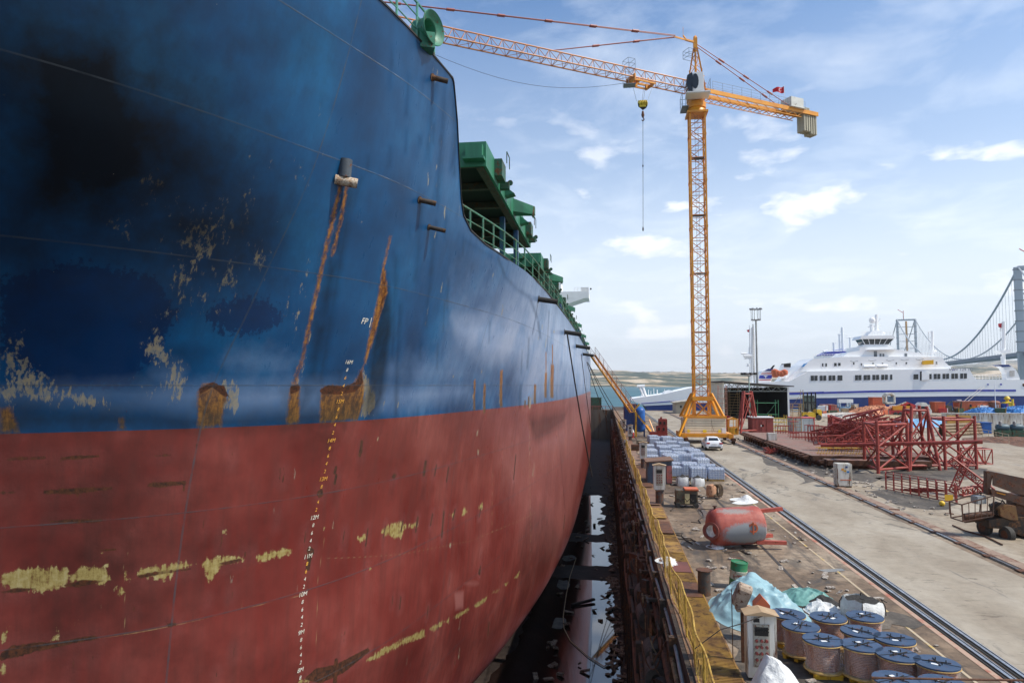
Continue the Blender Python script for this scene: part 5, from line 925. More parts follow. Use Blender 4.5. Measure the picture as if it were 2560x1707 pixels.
t = thing('red_pipe', G(2300, 1715), 'thin red pipe crossing above the nearest cable drums at the picture bottom', 'pipe'); MB().path([G(*z2(1565, 958), 1.05), G(*z2(2352, 972), 1.05), G(*z2(2800, 978), 1.05)], .022, 8).lathe([(.03, 0), (.03, .12)], G(*z2(1565, 958), 1.05), (1, 0, 0), 8).build('pipe_run', rustm, t); MB().tube(G(*z2(2700, 977), 1.05), G(*z2(2700, 977), 1.05) - Vector((0, 0, 1.05)), .025, 6).build('pipe_stand', rustm, t)
# draped and heaped cloth
def heap(name, mat, pts, hmax, label, cat, seed, wr=.12, peaks=((0, 0, 1.),), n=70, group=None, steep=.55, thick=.0):
    P2 = [Vector((q[0], q[1])) for q in pts]; xs = [p.x for p in P2]; ys = [p.y for p in P2]; x0, x1, y0, y1 = min(xs), max(xs), min(ys), max(ys); c = Vector(((x0 + x1) / 2, (y0 + y1) / 2))
    vs, fs = [], []; nr, na = 40, 120; ang = [(math.atan2((p.y - c.y), (p.x - c.x)), (p - c).length) for p in P2]; ang.sort(); aa = [a[0] for a in ang]; rr = [a[1] for a in ang]; aa = [aa[-1] - 2 * math.pi] + aa + [aa[0] + 2 * math.pi]; rr = [rr[-1]] + rr + [rr[0]]
    H = lambda u_, v_: sum(w * math.exp(-((u_ - a) ** 2 + (v_ - b) ** 2) / s) for a, b, w, s in peaks)
    for j in range(nr + 1):
        t_ = j / nr
        for i in range(na):
            a = -math.pi + 2 * math.pi * i / na; R0 = float(np.interp(a, aa, rr)); R0 *= 1 + .05 * mn.noise(Vector((math.cos(a) * 3, math.sin(a) * 3, seed)))
            x, y = c.x + math.cos(a) * R0 * t_, c.y + math.sin(a) * R0 * t_; u_, v_ = (x - c.x) / (x1 - x0) * 2, (y - c.y) / (y1 - y0) * 2
            e = (1 - max(0, t_ * 1.0 - (1 - steep)) ** 2.2 / max(steep, .01) ** 2.2) if t_ < 1 else 0
            e *= min(1, (1 - t_) * 7 + .0)
            wx = x + .35 * mn.noise(Vector((x * 1.1, y * 1.1, seed + 9))); wy = y + .35 * mn.noise(Vector((x * 1.1 + 7, y * 1.1, seed))); f = (1 - abs(mn.noise(Vector((wx * 1.7, wy * 1.7, seed)))) * 2) * 1.1 + .55 * (1 - 2 * abs(mn.noise(Vector((wx * 3.9, wy * 3.9, seed + 5))))) + .25 * t_ * mn.noise(Vector((math.cos(a) * 7, math.sin(a) * 7, t_ * 2))); f = f * .5
            vs.append((x, y, .015 + e * (hmax * H(u_, v_) + wr * (f - .3))))
    for j in range(nr):
        for i in range(na): fs.append((j * na + i, j * na + (i + 1) % na, (j + 1) * na + (i + 1) % na, (j + 1) * na + i))
    mb = MB(); mb.add(vs, fs); o = mb.build(name, mat, smooth=True, loc=(c.x, c.y, 0)); o.data.polygons.foreach_set('use_smooth', [True] * len(o.data.polygons)); return tag(o, label, cat, group)
tarp = M('pale_tarpaulin', (.27, .42, .45), (.21, .35, .39), 1.2, .42, bump=.25); gp2 = lambda L_: [G(*z2(*q)) for q in L_]
heap('tarpaulin', tarp, gp2([(225, 360), (300, 500), (500, 590), (760, 600), (1000, 560), (1060, 480), (960, 400), (830, 300), (700, 250), (480, 240), (330, 290)]), .95, 'big pale blue green tarpaulin draped over a heap behind the near cabinet', 'tarpaulin', 1.5, .24, ((.0, .40, .62, .20), (-.45, -.2, .34, .25), (.35, -.35, .45, .35), (.0, -.1, .25, .8)), steep=.45)
heap('tarpaulin', M('green_tarpaulin', (.15, .32, .28), (.10, .24, .21), 2, .5, bump=.3), gp2([(840, 300), (1000, 380), (1200, 370), (1250, 320), (1100, 270), (900, 240)]), .25, 'crumpled darker green tarpaulin spread flat right of the pale one', 'tarpaulin', 4.2, .22, ((0, 0, .8, .8),))
def bigbag(g, w, h, label, seed, black_top=True, group=None, rz=0, slump=.0):
    t = thing('bulk_bag', g, label, 'bulk bag', group); vs = []; na, nz_ = 40, 10
    for j in range(nz_ + 1):
        z = h * j / nz_; bul = w * (.43 + .05 * math.sin(math.pi * min(1, z / h * .95 + .05)))
        for i in range(na):
            a = 2 * math.pi * i / na + rz; sq = 1 / max(abs(math.cos(a - rz)), abs(math.sin(a - rz))) ** .55; wr_ = 1 + .05 * mn.noise(Vector((math.cos(a) * 4, math.sin(a) * 4, z * 3 + seed))); top_ = (.12 * mn.noise(Vector((math.cos(a) * 2, math.sin(a) * 2, seed))) if j == nz_ else 0)
            vs.append((g.x + bul * sq * math.cos(a) * wr_, g.y + bul * sq * math.sin(a) * wr_, z + top_ * h - slump * max(0, math.cos(a)) * z))
    fs = [(j * na + i, j * na + (i + 1) % na, (j + 1) * na + (i + 1) % na, (j + 1) * na + i) for j in range(nz_) for i in range(na)]; mb = MB(); mb.add(vs, fs); mb.build('bag_fabric', bwhite, t, smooth=True)
    mb = MB(); vs2 = []
    for j in range(6):
        for i in range(24): a = 2 * math.pi * i / 24; q = w * .44 * j / 5; vs2.append((g.x + q * math.cos(a), g.y + q * math.sin(a), h * .93 + (.36 * h * (1 - j / 5) ** 1.2 if black_top else 0) + .03 * mn.noise(Vector((q * 9, a * 3, seed)))))
    mb.add(vs2, [(j * 24 + i, j * 24 + (i + 1) % 24, (j + 1) * 24 + (i + 1) % 24, (j + 1) * 24 + i) for j in range(5) for i in range(24)]); mb.build('grit_fill', coal, t, smooth=True)
    mb = MB()
    for a in (.8, 2.4, 3.9, 5.5): c_, s_ = math.cos(a + rz), math.sin(a + rz); mb.path([(g.x + c_ * w * .60, g.y + s_ * w * .60, h * .3), (g.x + c_ * w * .585, g.y + s_ * w * .585, h * .75), (g.x + c_ * w * .48, g.y + s_ * w * .48, h * 1.05), (g.x + c_ * w * .55 + .1, g.y + s_ * w * .5, h * .9)], .014, 5)
    mb.build('lifting_straps', black, t); return t
bigbag(G(*z1(770, 705)), .92, .60, 'white bulk bag heaped with black grit, left one of the pair by the blue shed', 3, True, 'filled bulk bags'); bigbag(G(*z1(945, 712)), .88, .58, 'white bulk bag heaped with black grit, right one of the pair by the blue shed', 6, True, 'filled bulk bags', .3)
g = G(*z2(1490, 480)); bigbag(g, 1.05, .62, 'big open white bag of black coal behind the back cable drums', 9, False, None, .5, .1)
g = G(*z2(1240, 455)); heap('torn_bag', bwhite, gp2([(1040, 430), (1160, 480), (1330, 470), (1290, 380), (1180, 340), (1080, 370)]), .32, 'torn white bag spilling black grit between tarpaulin and coal bag', 'bag', 7.7, .28, ((0, 0, .7, .5),))
heap('spilled_coal', coal, gp2([(1020, 400), (1120, 430), (1270, 420), (1290, 350), (1200, 320), (1080, 350)]), .26, 'black grit heap showing through the torn bag by the tarpaulin', 'grit heap', 5.1, .16, ((.2, .1, .9, .4),))
heap('bag_bundle', bwhite, [G(px, py) for px, py in [(1866, 1770), (1880, 1830), (1950, 1840), (2010, 1800), (2012, 1750), (1985, 1725), (1935, 1715), (1885, 1725)]], 1.0, 'crumpled white woven bag draped to a peak in the near foreground', 'bag', 2.2, .16, ((-.2, .2, .30, .25), (.2, 0, .78, 1.6)), steep=.8)
heap('plastic_sheet', bwhite, [G(*z1(*q)) for q in [(1330, 910), (1400, 925), (1590, 915), (1570, 870), (1500, 850), (1420, 890)]], .38, 'white plastic sheet pinched to a point on the quay behind the red vessel', 'sheet', 3.3, .06, ((.5, .2, .8, .25),))
heap('plastic_sheet', bwhite, [G(*z1(*q)) for q in [(1110, 1440), (1160, 1450), (1225, 1415), (1180, 1380), (1120, 1390)]], .12, 'shiny crumpled plastic scrap under the open end of the red vessel', 'sheet', 8.3, .12, ((0, 0, .6, .8),))
heap('rag_bundle', bwhite, [G(1660, 1410), G(1685, 1425), G(1692, 1405), G(1672, 1392)], .15, 'white rags hanging by the yellow fence half way along', 'rags', 6.3, .12, ((0, 0, .7, .8),))
# red pressure vessel lying on its side
g = G(1850, 1376); t = thing('pressure_vessel', g, 'red and grey steel vessel lying on its side with an open manhole', 'vessel'); t.rotation_euler.z = 0; ax = Vector((.985, .17, .06)).normalized(); c0 = Vector((g.x - 1.02, g.y + .6, .82))
vm = bpy.data.materials.new('vessel_paint'); vm.use_nodes = True; tt = vm.node_tree; p = tt.nodes['Principled BSDF']; p.inputs['Roughness'].default_value = .6; tc = N(tt, 'ShaderNodeTexCoord'); ns = N(tt, 'ShaderNodeTexNoise', Scale=2.2, Detail=8, Roughness=.65); L(tt, tc, 'Object', ns, 'Vector'); nb_ = N(tt, 'ShaderNodeTexNoise', Scale=9, Detail=8, Roughness=.7); L(tt, tc, 'Object', nb_, 'Vector')
def patch(cxyz, sc_):   # soft ellipsoid mask in object space broken by noise
    mp = N(tt, 'ShaderNodeMapping'); mp.vector_type = 'TEXTURE'; mp.inputs['Location'].default_value = cxyz; mp.inputs['Scale'].default_value = sc_; L(tt, tc, 'Object', mp, 0); ln = N(tt, 'ShaderNodeVectorMath', operation='LENGTH'); L(tt, mp, 0, ln, 0)
    ad = N(tt, 'ShaderNodeMath', operation='MULTIPLY_ADD', i1=1.1); L(tt, nb_, 0, ad, 0); L(tt, ln, 'Value', ad, 2); return ramp(tt, ad, 0, [(1.0, 1), (1.0, 0)]) if 0 else ad
rb = ramp(tt, ns, 0, [(.36, (.28, .05, .035)), (.52, (.36, .075, .05)), (.68, (.34, .13, .10))]); last = (rb, 0)
for cc, ss, col in [((.40, -.05, .66), (.95, .75, .44), (.22, .23, .24)), ((-.1, -.2, 1.62), (.9, .7, .14), (.27, .23, .21)), ((1.0, -.4, .4), (.5, .7, .3), (.28, .29, .3))]:
    ad = patch(cc, ss); lt_ = N(tt, 'ShaderNodeMapRange'); lt_.inputs[1].default_value = 1.85; lt_.inputs[2].default_value = 1.5; L(tt, ad, 0, lt_, 0); mx = N(tt, 'ShaderNodeMix', data_type='RGBA'); L(tt, lt_, 0, mx, 0); L(tt, *last, mx, 6); mx.inputs[7].default_value = (*col, 1); last = (mx, 2)
L(tt, *last, p, 'Base Color'); bp = N(tt, 'ShaderNodeBump', Strength=.25, Distance=.02); L(tt, nb_, 0, bp, 'Height'); L(tt, bp, 0, p, 'Normal')
mb = MB(); Lh = 2.05; rv = .80; pr = [(.01, -.26), (.35, -.22), (.6, -.12), (.75, .0), (rv, .16)] + [(rv, .16 + (Lh - .32) * k / 6) for k in range(1, 7)] + [(.76, Lh), (.6, Lh + .1), (.3, Lh + .18), (.01, Lh + .2)]; mb.lathe(pr, c0, ax, 40, cap=False); mb.build('vessel_shell', vm, t, smooth=True)
q = c0 + Vector((-.10, -.50, -.05)); nd = Vector((-.55, -.82, .1)).normalized(); mb = MB(); mb.lathe([(.29, -.15), (.29, .10), (.37, .10), (.37, .15), (.26, .15), (.25, -.05)], q, nd, 24, cap=False); mb.build('manhole_neck', M('neck_red', (.22, .06, .045), None, 4, .6), t, smooth=True); MB().lathe([(.255, .02), (.001, .0)], q, nd, 20, cap=False).build('manhole_lining', M('pale_lining', (.75, .73, .68), (.45, .42, .38), 6, .6), t)
for e1, e2 in ((c0 + ax * 1.95 + Vector((0, .1, .55)), Vector((1.15, .2, .10))), (c0 + ax * 1.7 + Vector((.1, -.5, -.62)), Vector((1.25, .1, -.02))), (c0 + ax * 1.7 + Vector((.1, .6, -.65)), Vector((1.0, .5, 0)))): MB().bar(e1, e1 + e2, .19, .15).build('support_leg', M('leg_red', (.42, .08, .05), None, 3, .6, rust=.1) if 'leg_red' not in bpy.data.materials else bpy.data.materials['leg_red'], t)
q = c0 + ax * 1.62 + Vector((0, -.79, .03)); mb = MB(); mb.lathe([(.2, -.05), (.2, .04), (.13, .04), (.13, .02)], q, (0, -1, 0), 18, cap=False)
for dz in (-.26, .26): mb.box(q + Vector((0, 0, dz * .55)), (.26, .1, .05))
mb.bar(q + Vector((0, -.04, -.26)), q + Vector((0, -.04, .26)), .05); mb.build('side_nozzle', orange, t); MB().tube(c0 + Vector((.1, 0, .7)), c0 + Vector((.1, 0, .92)), .05, 8).lathe([(.1, .9), (.1, .94)], c0 + Vector((.1, 0, 0)), n=10).build('top_nozzle', rustm, t)
MB().path([G(*z1(1090, 1400)) + Vector((0, 0, .03)), G(*z1(1150, 1350)) + Vector((0, 0, .45)), G(*z1(1185, 1420)) + Vector((0, 0, .05))], .03, 6).build('wire_hoop', orange, t)
# welding sets
def welder(g, w, h, d, label, mats, hood=True):
    t = thing('welding_set', g, label, 'welding set'); x, y = g.x, g.y; mb = MB(); mb.b2(x - w / 2, x + w / 2, y, y + d, .18, h); mb.build('set_body', mats[0], t, bevel=.03); MB().b2(x - w / 2 + .03 + w * .38, x - w / 2 + w * .62, y - .03, y - .004, .24, h * .82).build('side_panel', mats[1], t); MB().b2(x - w * .02 + w * .14, x + w * .44, y - .012, y - .003, .26, h * .8).build('open_bay', black, t)
    mb = MB(); mb.b2(x - w * .1, x + w / 2 + .05, y - .08, y + d + .05, h, h + .1); mb.build('set_roof', orange, t, bevel=.02); mb = MB()
    for a in (-.42, .42):
        for yy_ in (y - .03, y + d): MB().lathe([(.14, -.04), (.14, .04)], (x + w * a, yy_, .14), (0, 1, 0), 14).build('wheel', rubber, t)
    MB().path([(x - w / 2 + .1 * k, y - .08 + .05 * math.sin(k * 2), .3 + .25 * abs(math.sin(k))) for k in range(11)], .02, 5).build('welding_cable', rope, t); return t
welder(G(*z1(820, 965)), 1.22, .98, .8, 'welding set with orange roof and cream door panel before the red vessel', (M('set_olive', (.10, .085, .05), (.055, .045, .03), 3, .6, rust=.35), M('set_cream', (.55, .45, .22), (.45, .36, .2), 3, .6)))
g = G(*z1(1130, 855)); t = thing('cable_cart', g, 'rounded tan cart piled with coiled brown hose right of the welding set', 'hose cart'); mb = MB(); mb.lathe([(.28, .14), (.34, .2), (.34, .62), (.26, .78), (.1, .84)], (g.x - .1, g.y + .2, 0), n=18); mb.b2(g.x - .4, g.x + .35, g.y, g.y + .4, .08, .2); [mb.b2(g.x + a - .03, g.x + a + .03, g.y + .02, g.y + .1, 0, .1) for a in (-.35, .3)]; mb.build('cart_body', M('cart_tan', (.50, .25, .13), (.36, .2, .12), 2, .7, rust=.3), t, smooth=True); mb = MB()
for k in range(9):
    cx_ = g.x + .12 + .03 * k; mb.path([(cx_ + .20 * math.cos(a) * (1 - .02 * k) + .03 * math.sin(k), g.y - .05 + .01 * k + .08 * math.sin(a), .5 + .36 * math.sin(a)) for a in [2 * math.pi * i / 18 for i in range(19)]], .028, 5)
mb.build('coiled_hose', M('hose_brown', (.13, .085, .045), (.07, .045, .03), 5, .8), t)
# blue shed
g = G(*z1(505, 690)); t = thing('tool_shed', g, 'small corrugated blue grey shed with slanted rusty roof and red end', 'shed'); w = 1.72; x, y = g.x, g.y; mb = MB(); mb.prism([(x - w / 2, y, .05), (x + w / 2, y, .05), (x + w / 2, y, 1.62), (x - w / 2, y, 1.5)], (0, 2.1, 0))
for k in range(12): mb.b2(x - w / 2 + .05 + k * .14, x - w / 2 + .10 + k * .14, y - .03, y, .08, 1.47)
mb.build('shed_wall', M('shed_blue', (.07, .11, .17), (.05, .07, .10), 3, .6, rust=.25, streak=True), t); MB().b2(x + w / 2 - .38, x + w / 2 + .003, y - .045, y - .031, .08, 1.3).build('shed_door', M('shed_red', (.42, .10, .07), (.25, .1, .1), 3, .7, rust=.2), t); MB().prism([(x - w / 2 - .12, y - .2, 1.5), (x + w / 2 + .1, y - .2, 1.66), (x + w / 2 + .1, y - .2, 1.74), (x - w / 2 - .12, y - .2, 1.58)], (0, 2.5, 0)).build('shed_roof', M('roof_rust', (.22, .12, .07), (.12, .07, .05), 2, .8, rust=.3), t)
# wrapped pallets
pk1 = M('pack_white', (.72, .74, .78), (.55, .62, .70), 6, .3, bump=.3); pk2 = M('pack_blue', (.20, .34, .46), (.42, .52, .60), 9, .25, bump=.3)
pproto = empty('wrapped_pallet', (0, 0, 0), 'x', 'wrapped pallet', 'film wrapped pallets of white sacks'); mb = MB()
for j in range(5): mb.box((0, 0, .22 + j * .165), (1.12 - .02 * (j % 2), .98, .15), rz=.01 * (j % 2))
mb.build('sack_stack', pk1, pproto, bevel=.05); mb = MB()
[mb.box((0, 0, .30 + j * .165), (1.135, .995, .022)) for j in range(4)]; [mb.b2(-.50 + i * .2, -.46 + i * .2, -.505, .505, .15, .96) for i in range(6)]; [mb.b2(-.575, .575, -.40 + i * .2, -.36 + i * .2, .15, .96) for i in range(5)]; mb.build('strapping', M('pack_dark', (.32, .37, .52), (.5, .56, .66), 12, .4, lo=.45, hi=.55), pproto); mb = MB(); mb.b2(-.55, .55, -.48, .48, .09, .13); [mb.b2(-.55, .55, y - .05, y + .05, 0, .09) for y in (-.42, 0, .42)]; mb.build('pallet', wood, pproto); mb = MB(); [mb.box((-.35 + .24 * i, -.3 + .2 * j, 1.0), (.2, .15, .03)) for i in range(4) for j in range(4) if (i + j) % 2]; mb.build('top_folds', M('pack_grey', (.3, .33, .42), (.6, .63, .68), 9, .4), pproto)
spots = []
for (y, xs, hz_) in [(52.2, (6.75, 7.95), 1), (54.0, (5.1, 6.3, 7.6), 1), (56.2, (5.3, 6.5), 1), (58.5, (5.2, 6.5, 7.7), 1.25), (61.5, (4.0, 5.3, 6.6, 7.8), 1.1), (64.5, (4.1, 5.4, 6.7, 7.9), 1.1), (67.5, (4.1, 5.4, 6.7, 8.0), 1.1), (71, (4.2, 5.5, 6.8, 8.1), 1.0), (75, (5.6, 6.9, 8.1), 1.1), (80, (5.4, 6.7, 8.0), 1.2), (85, (5.6, 6.8), 1.0)]:
    for x in xs: spots.append((x, y, hz_))
cols = {1: 'single', 2: 'left', 3: 'middle'}
rowsy = sorted({s[1] for s in spots}); rn = ['first', 'second', 'third', 'fourth', 'fifth', 'sixth', 'seventh', 'eighth', 'ninth', 'tenth', 'last']
for k, (x, y, h) in enumerate(spots):
    rx = sorted(s[0] for s in spots if s[1] == y); i = rx.index(x); nm = {2: ['left', 'right'], 3: ['left', 'middle', 'right'], 4: ['left', 'centre left', 'centre right', 'right']}[len(rx)][i]
    place(pproto, k == 0, (x + rng.gauss(0, .06), y + rng.gauss(0, .3), 0), rng.gauss(0, .12), 'film wrapped pallet of white sacks, %s one of the %s row from the camera' % (nm, rn[rowsy.index(y)]), (1, 1, h * (.8 + .35 * rng.random())))
# red steel blocks by the pallets
g = G(*z1(505, 170)); t = thing('steel_blocks', g, 'stepped red steel counterweight blocks just behind the wrapped pallets', 'steel block'); mb = MB(); x, y = g.x, g.y; mb.b2(x - 1.3, x + 1.0, y, y + 1.2, 0, .9); mb.b2(x - .4, x + 1.0, y + .1, y + 1.2, .9, 1.7); mb.b2(x - .1, x + 1.0, y + .1, y + 1.2, 1.7, 2.6); mb.b2(x + .1, x + .35, y + .1, y + .6, 2.6, 2.85); mb.build('block_stack', red, t, bevel=.05); mb = MB(); [mb.b2(x + a, x + a + .25, y + .07, y + .1, z, z + .35) for a, z in ((.0, 1.9), (.5, 1.9), (-.2, 1.1), (.4, 1.1))]; mb.build('block_holes', black, t)
g = G(*z1(192, 155)); t = thing('gas_cylinder', g, 'small red and white gas cylinder at the legs of the blue tank', 'gas cylinder'); MB().lathe([(.2, 0), (.2, .7)], g, n=14).build('cylinder_body', bred, t, smooth=True); MB().lathe([(.2, .7), (.17, .95), (.06, 1.05), (.06, 1.2)], g, n=14).build('cylinder_neck', white, t, smooth=True)
# parked car seen from behind
g = G(1787, 1127); t = thing('parked_car', (g.x, g.y + 2.2, 0), 'white two door saloon car seen from behind on the concrete road', 'car'); x, y0 = g.x, g.y
ST = [(0.0, .50, .84, .42, .80, .62), (.10, .32, .88, .30, .98, .66), (.55, .28, .89, .28, 1.02, .66), (1.05, .28, .90, .26, 1.30, .60), (1.6, .28, .90, .24, 1.40, .56), (2.3, .28, .90, .24, 1.41, .56), (2.9, .28, .90, .24, 1.22, .58), (3.3, .28, .89, .26, .98, .68), (4.0, .28, .87, .28, .86, .70), (4.35, .34, .78, .32, .68, .62)]
vs = []
for (yy_, zb_, hw_, zl, ztp, tw) in ST:
    zsh = min(.88, ztp - .04); vs += [(x + s * a, y0 + yy_, z) for s, a, z in [(-1, hw_ * .82, zl * .8), (-1, hw_, zl + .12), (-1, hw_ * .99, .62), (-1, hw_ * .93, zsh), (-1, tw, ztp - .03), (-1, tw * .6, ztp), (1, tw * .6, ztp), (1, tw, ztp - .03), (1, hw_ * .93, zsh), (1, hw_ * .99, .62), (1, hw_, zl + .12), (1, hw_ * .82, zl * .8)]]
fs = [(j * 12 + i, j * 12 + (i + 1) % 12, (j + 1) * 12 + (i + 1) % 12, (j + 1) * 12 + i) for j in range(9) for i in range(12)] + [tuple(range(12))[::-1], tuple(range(108, 120))]
cw_ = M('car_white', (.82, .82, .82), (.8, .8, .8), 1, .15, spec=.7); mb = MB(); mb.add(vs, fs); body = mb.build('body', cw_, t, smooth=True)
def carq(name, pts, m, par=body): return MB().prism([(x + a, y0 + b, z) for a, b, z in pts], (0, .02, .012)).build(name, m, par)
carq('rear_window', [(-.54, .58, 1.062), (.54, .58, 1.062), (.46, 1.02, 1.31), (-.46, 1.02, 1.31)], glass, t)
for s in (-1, 1):
    MB().box((x + s * .66, y0 + .03, .80), (.36, .12, .17)).build('tail_light', M('tail_light_red', (.55, .01, .02), (.4, .01, .02), 3, .2), t, bevel=.03)
    MB().prism([(x + s * .83, y0 + 1.15, .93), (x + s * .83, y0 + 2.8, .93), (x + s * .645, y0 + 2.35, 1.31), (x + s * .645, y0 + 1.45, 1.31)], (s * .02, 0, .01)).build('side_window', glass, t)
    MB().box((x + s * .98, y0 + 2.75, .97), (.2, .1, .13)).build('wing_mirror', cw_, t, bevel=.03)
    for yy_ in (.85, 3.5): w_ = MB().lathe([(.2, -.1), (.31, -.1), (.32, 0), (.31, .1), (.2, .1)], (x + s * .80, y0 + yy_, .32), (1, 0, 0), 20).build('wheel', rubber, t); MB().lathe([(.19, -.112), (.19, .112)], (x + s * .80, y0 + yy_, .32), (1, 0, 0), 14).build('rim', bright, w_)
MB().b2(x - .62, x + .62, y0 - .03, y0 + .1, .30, .46).build('rear_valance', black, t); MB().b2(x - .26, x + .26, y0 - .03, y0 + .05, .68, .79).build('number_plate', white, t)
_G0 = G
def G(px, py, z=0.):
    g = _G0(px, py, z)
    if g.y > 189 or g.y < 0: g = PY(px, py, 187); g.z = 0
    return g
# ------------------------------------------------------------------ ferry beyond the far quay edge
YF = 204.
fr = thing('car_ferry', (90, YF, -2.5), 'long white and navy car ferry moored across the background behind the yard', 'ferry'); fw = M('ferry_white', (.90, .90, .89), (.87, .87, .86), .1, .35, streak=True); fn = M('ferry_navy', (.015, .045, .20), (.012, .035, .16), .2, .4, streak=True); fb = M('ferry_blue', (.04, .06, .42), None, 1, .4); wd = glass
P6 = lambda pts, Y=YF: [PY(*z6(*q), Y) for q in pts]
P5 = lambda pts, Y=YF: [PY(*z5(*q), Y) for q in pts]
def slab_(name, pts, depth, mat, par=fr, bev=0): return MB().prism(pts, (0, depth, 0)).build(name, mat, par, bevel=bev)
hullp = P5([(250, 1240), (85, 1110), (95, 1088), (440, 1040), (800, 958), (1560, 905), (1900, 890)]) + P6([(0, 735), (700, 718), (1755, 700), (1790, 768), (1830, 818), (2160, 822), (2700, 830), (2700, 1000)])
hullp = [p for p in hullp] + P6([(1800, 1000), (100, 1022)]) + P5([(590, 1155), (240, 1172)]); slab_('hull', hullp[1:], 17, fw, bev=.0)
nv = P5([(240, 1173), (590, 1156)]) + P6([(100, 1024), (700, 1010), (1800, 1000.5), (2700, 1001), (2700, 1150), (100, 1130)]) + P5([(600, 1260), (290, 1262)]); slab_('hull_navy', [p + Vector((0, .05, 0)) for p in nv], 16.6, fn)
for nm, a in [('blue_stripe', P6([(0, 960), (700, 940), (1550, 930), (2265, 930), (2265, 951), (1550, 951), (700, 962), (0, 981)], YF - .06)), ('blue_stripe', P5([(200, 1142), (720, 1102), (720, 1113), (200, 1150)], YF - .06)), ('blue_stripe', P5([(1890, 1020), (2306, 1007), (2306, 1028), (1890, 1047)], YF - .05))]: slab_(nm, a, .05, fb)
b2_ = slab_('upper_deck', P6([(-90, 735), (-20, 655), (60, 592), (370, 575), (700, 572), (1460, 575), (1500, 640), (1560, 690), (1560, 708), (-90, 735)], YF + 1.2), 14.5, fw)
slab_('stair_house', P5([(1860, 890), (2060, 705), (2160, 640), (2306, 640), (2306, 890)], YF + 1.5), 13, fw)
b3_ = slab_('bridge_deck', P6([(370, 577), (440, 525), (560, 505), (562, 462), (900, 458), (962, 494), (1150, 522), (1330, 560), (1460, 577)], YF + 2.5), 11, fw)
slab_('bridge_deck_shelf', P6([(660, 492), (962, 488), (962, 498), (660, 500)], YF + 1.0), 3, fw)
wh = slab_('wheelhouse', P6([(600, 462), (612, 440), (870, 437), (900, 460)], YF + 3), 5, fw)
MB().prism(P6([(622, 440), (585, 383), (932, 376), (872, 438)], YF + 3.0), (0, 5, 0)).build('wheelhouse_windows', glass, wh)
mb = MB()
for k in range(6): t_ = k / 5; a, b = PY(*z6(587 + 345 * t_, 381), YF + 2.9), PY(*z6(622 + 252 * t_, 440), YF + 2.9); mb.bar(a, b, .34, .1)
mb.build('window_mullions', fw, wh); slab_('wheelhouse_roof', P6([(560, 381), (588, 345), (935, 341), (952, 366), (930, 377)], YF + 2.2), 6.4, fw)
def mast(name, pts, rs, Y, par=fr, m=fw):
    mb = MB()
    for (a, b), r_ in zip(pts, rs): mb.tube(PY(*z6(*a), Y), PY(*z6(*b), Y), r_, 8)
    return mb.build(name, m, par)
mast('radar_mast', [((745, 320), (745, 115)), ((700, 340), (690, 220)), ((745, 270), (790, 320)), ((655, 252), (790, 238)), ((760, 200), (785, 160)), ((735, 130), (765, 125)), ((720, 300), (830, 330)), ((690, 240), (735, 330))], [.42, .5, .3, .18, .15, .12, .5, .35], YF + 6)
MB().lathe([(.02, 0), (.6, .15), (.85, .7), (.8, 1.3), (.4, 1.75), (.02, 1.85)], PY(*z6(700, 212), YF + 6), n=16).build('radome', fw, fr, smooth=True)
slab_('mast_house', P6([(650, 345), (700, 290), (810, 290), (830, 343)], YF + 5), 4, fw)
mast('aft_mast', [((1352, 575), (1352, 295)), ((1312, 305), (1312, 375)), ((1308, 305), (1360, 305)), ((1308, 375), (1352, 375)), ((1318, 450), (1318, 510)), ((1318, 450), (1352, 450)), ((1318, 510), (1352, 510)), ((1372, 515), (1390, 520))], [.35, .16, .1, .1, .14, .1, .1, .4], YF + 5)
mast('stern_mast', [((2130, 660), (2130, 190)), ((2098, 215), (2098, 290)), ((2095, 400), (2095, 530)), ((2085, 530), (2210, 515)), ((2100, 570), (2110, 640)), ((2095, 290), (2130, 290)), ((2095, 400), (2130, 400)), ((2150, 425), (2130, 425))], [.45, .12, .12, .2, .15, .08, .08, .15], YF + 5)
slab_('radar_platform', P6([(2085, 505), (2210, 495), (2205, 538), (2110, 535)], YF + 4), 3, fw); slab_('pennant', P6([(2070, 215), (2110, 208), (2108, 262), (2075, 250)], YF + 4.8), .05, M('pennant_red', (.5, .02, .03), None, 1, .7))
slab_('stern_funnel', P6([(2165, 822), (2160, 750), (2130, 700), (2085, 668), (2200, 665), (2260, 710), (2290, 760), (2310, 822)], YF + .3), 2.4, fw); slab_('funnel_cap', P6([(2062, 660), (2185, 658), (2215, 680), (2120, 686)], YF + .2), 2.7, fn)
MB().prism(P6([(2196, 725), (2250, 722), (2250, 786), (2196, 788)], YF + .2), (0, .05, 0)).build('funnel_emblem', M('emblem_grey', (.45, .4, .35), (.6, .58, .55), 3, .6), fr)
mb = MB(); rail_run([PY(*z6(1790 + 37 * k, 822), YF + .6) for k in range(11)], 1.3, mb, r=.05); mb.build('deck_rail', fw, fr)
mb = MB(); rail_run([PY(*z6(60 + 30 * k, 593 - 1.2 * k), YF + 1.4) for k in range(11)], 1.1, mb, r=.045); mb.build('deck_rail', fw, fr)
mb = MB(); rail_run([PY(*z6(1150 + 31 * k, 578 - 2 * (k < 3)), YF + 1.4) for k in range(11)], 1.2, mb, r=.045); mb.build('deck_rail', fw, fr)
mb = MB(); rail_run([PY(*z6(590 + 34 * k, 343), YF + 2.4) for k in range(11)], 1.0, mb, r=.04); mb.build('deck_rail', fw, fr)
mb = MB(); rail_run([PY(*z6(480 + 40 * k, 700 - k * .8), YF + .5) for k in range(26)], 1.0, mb, r=.03); mb.build('deck_rail', fw, fr)
mb = MB()
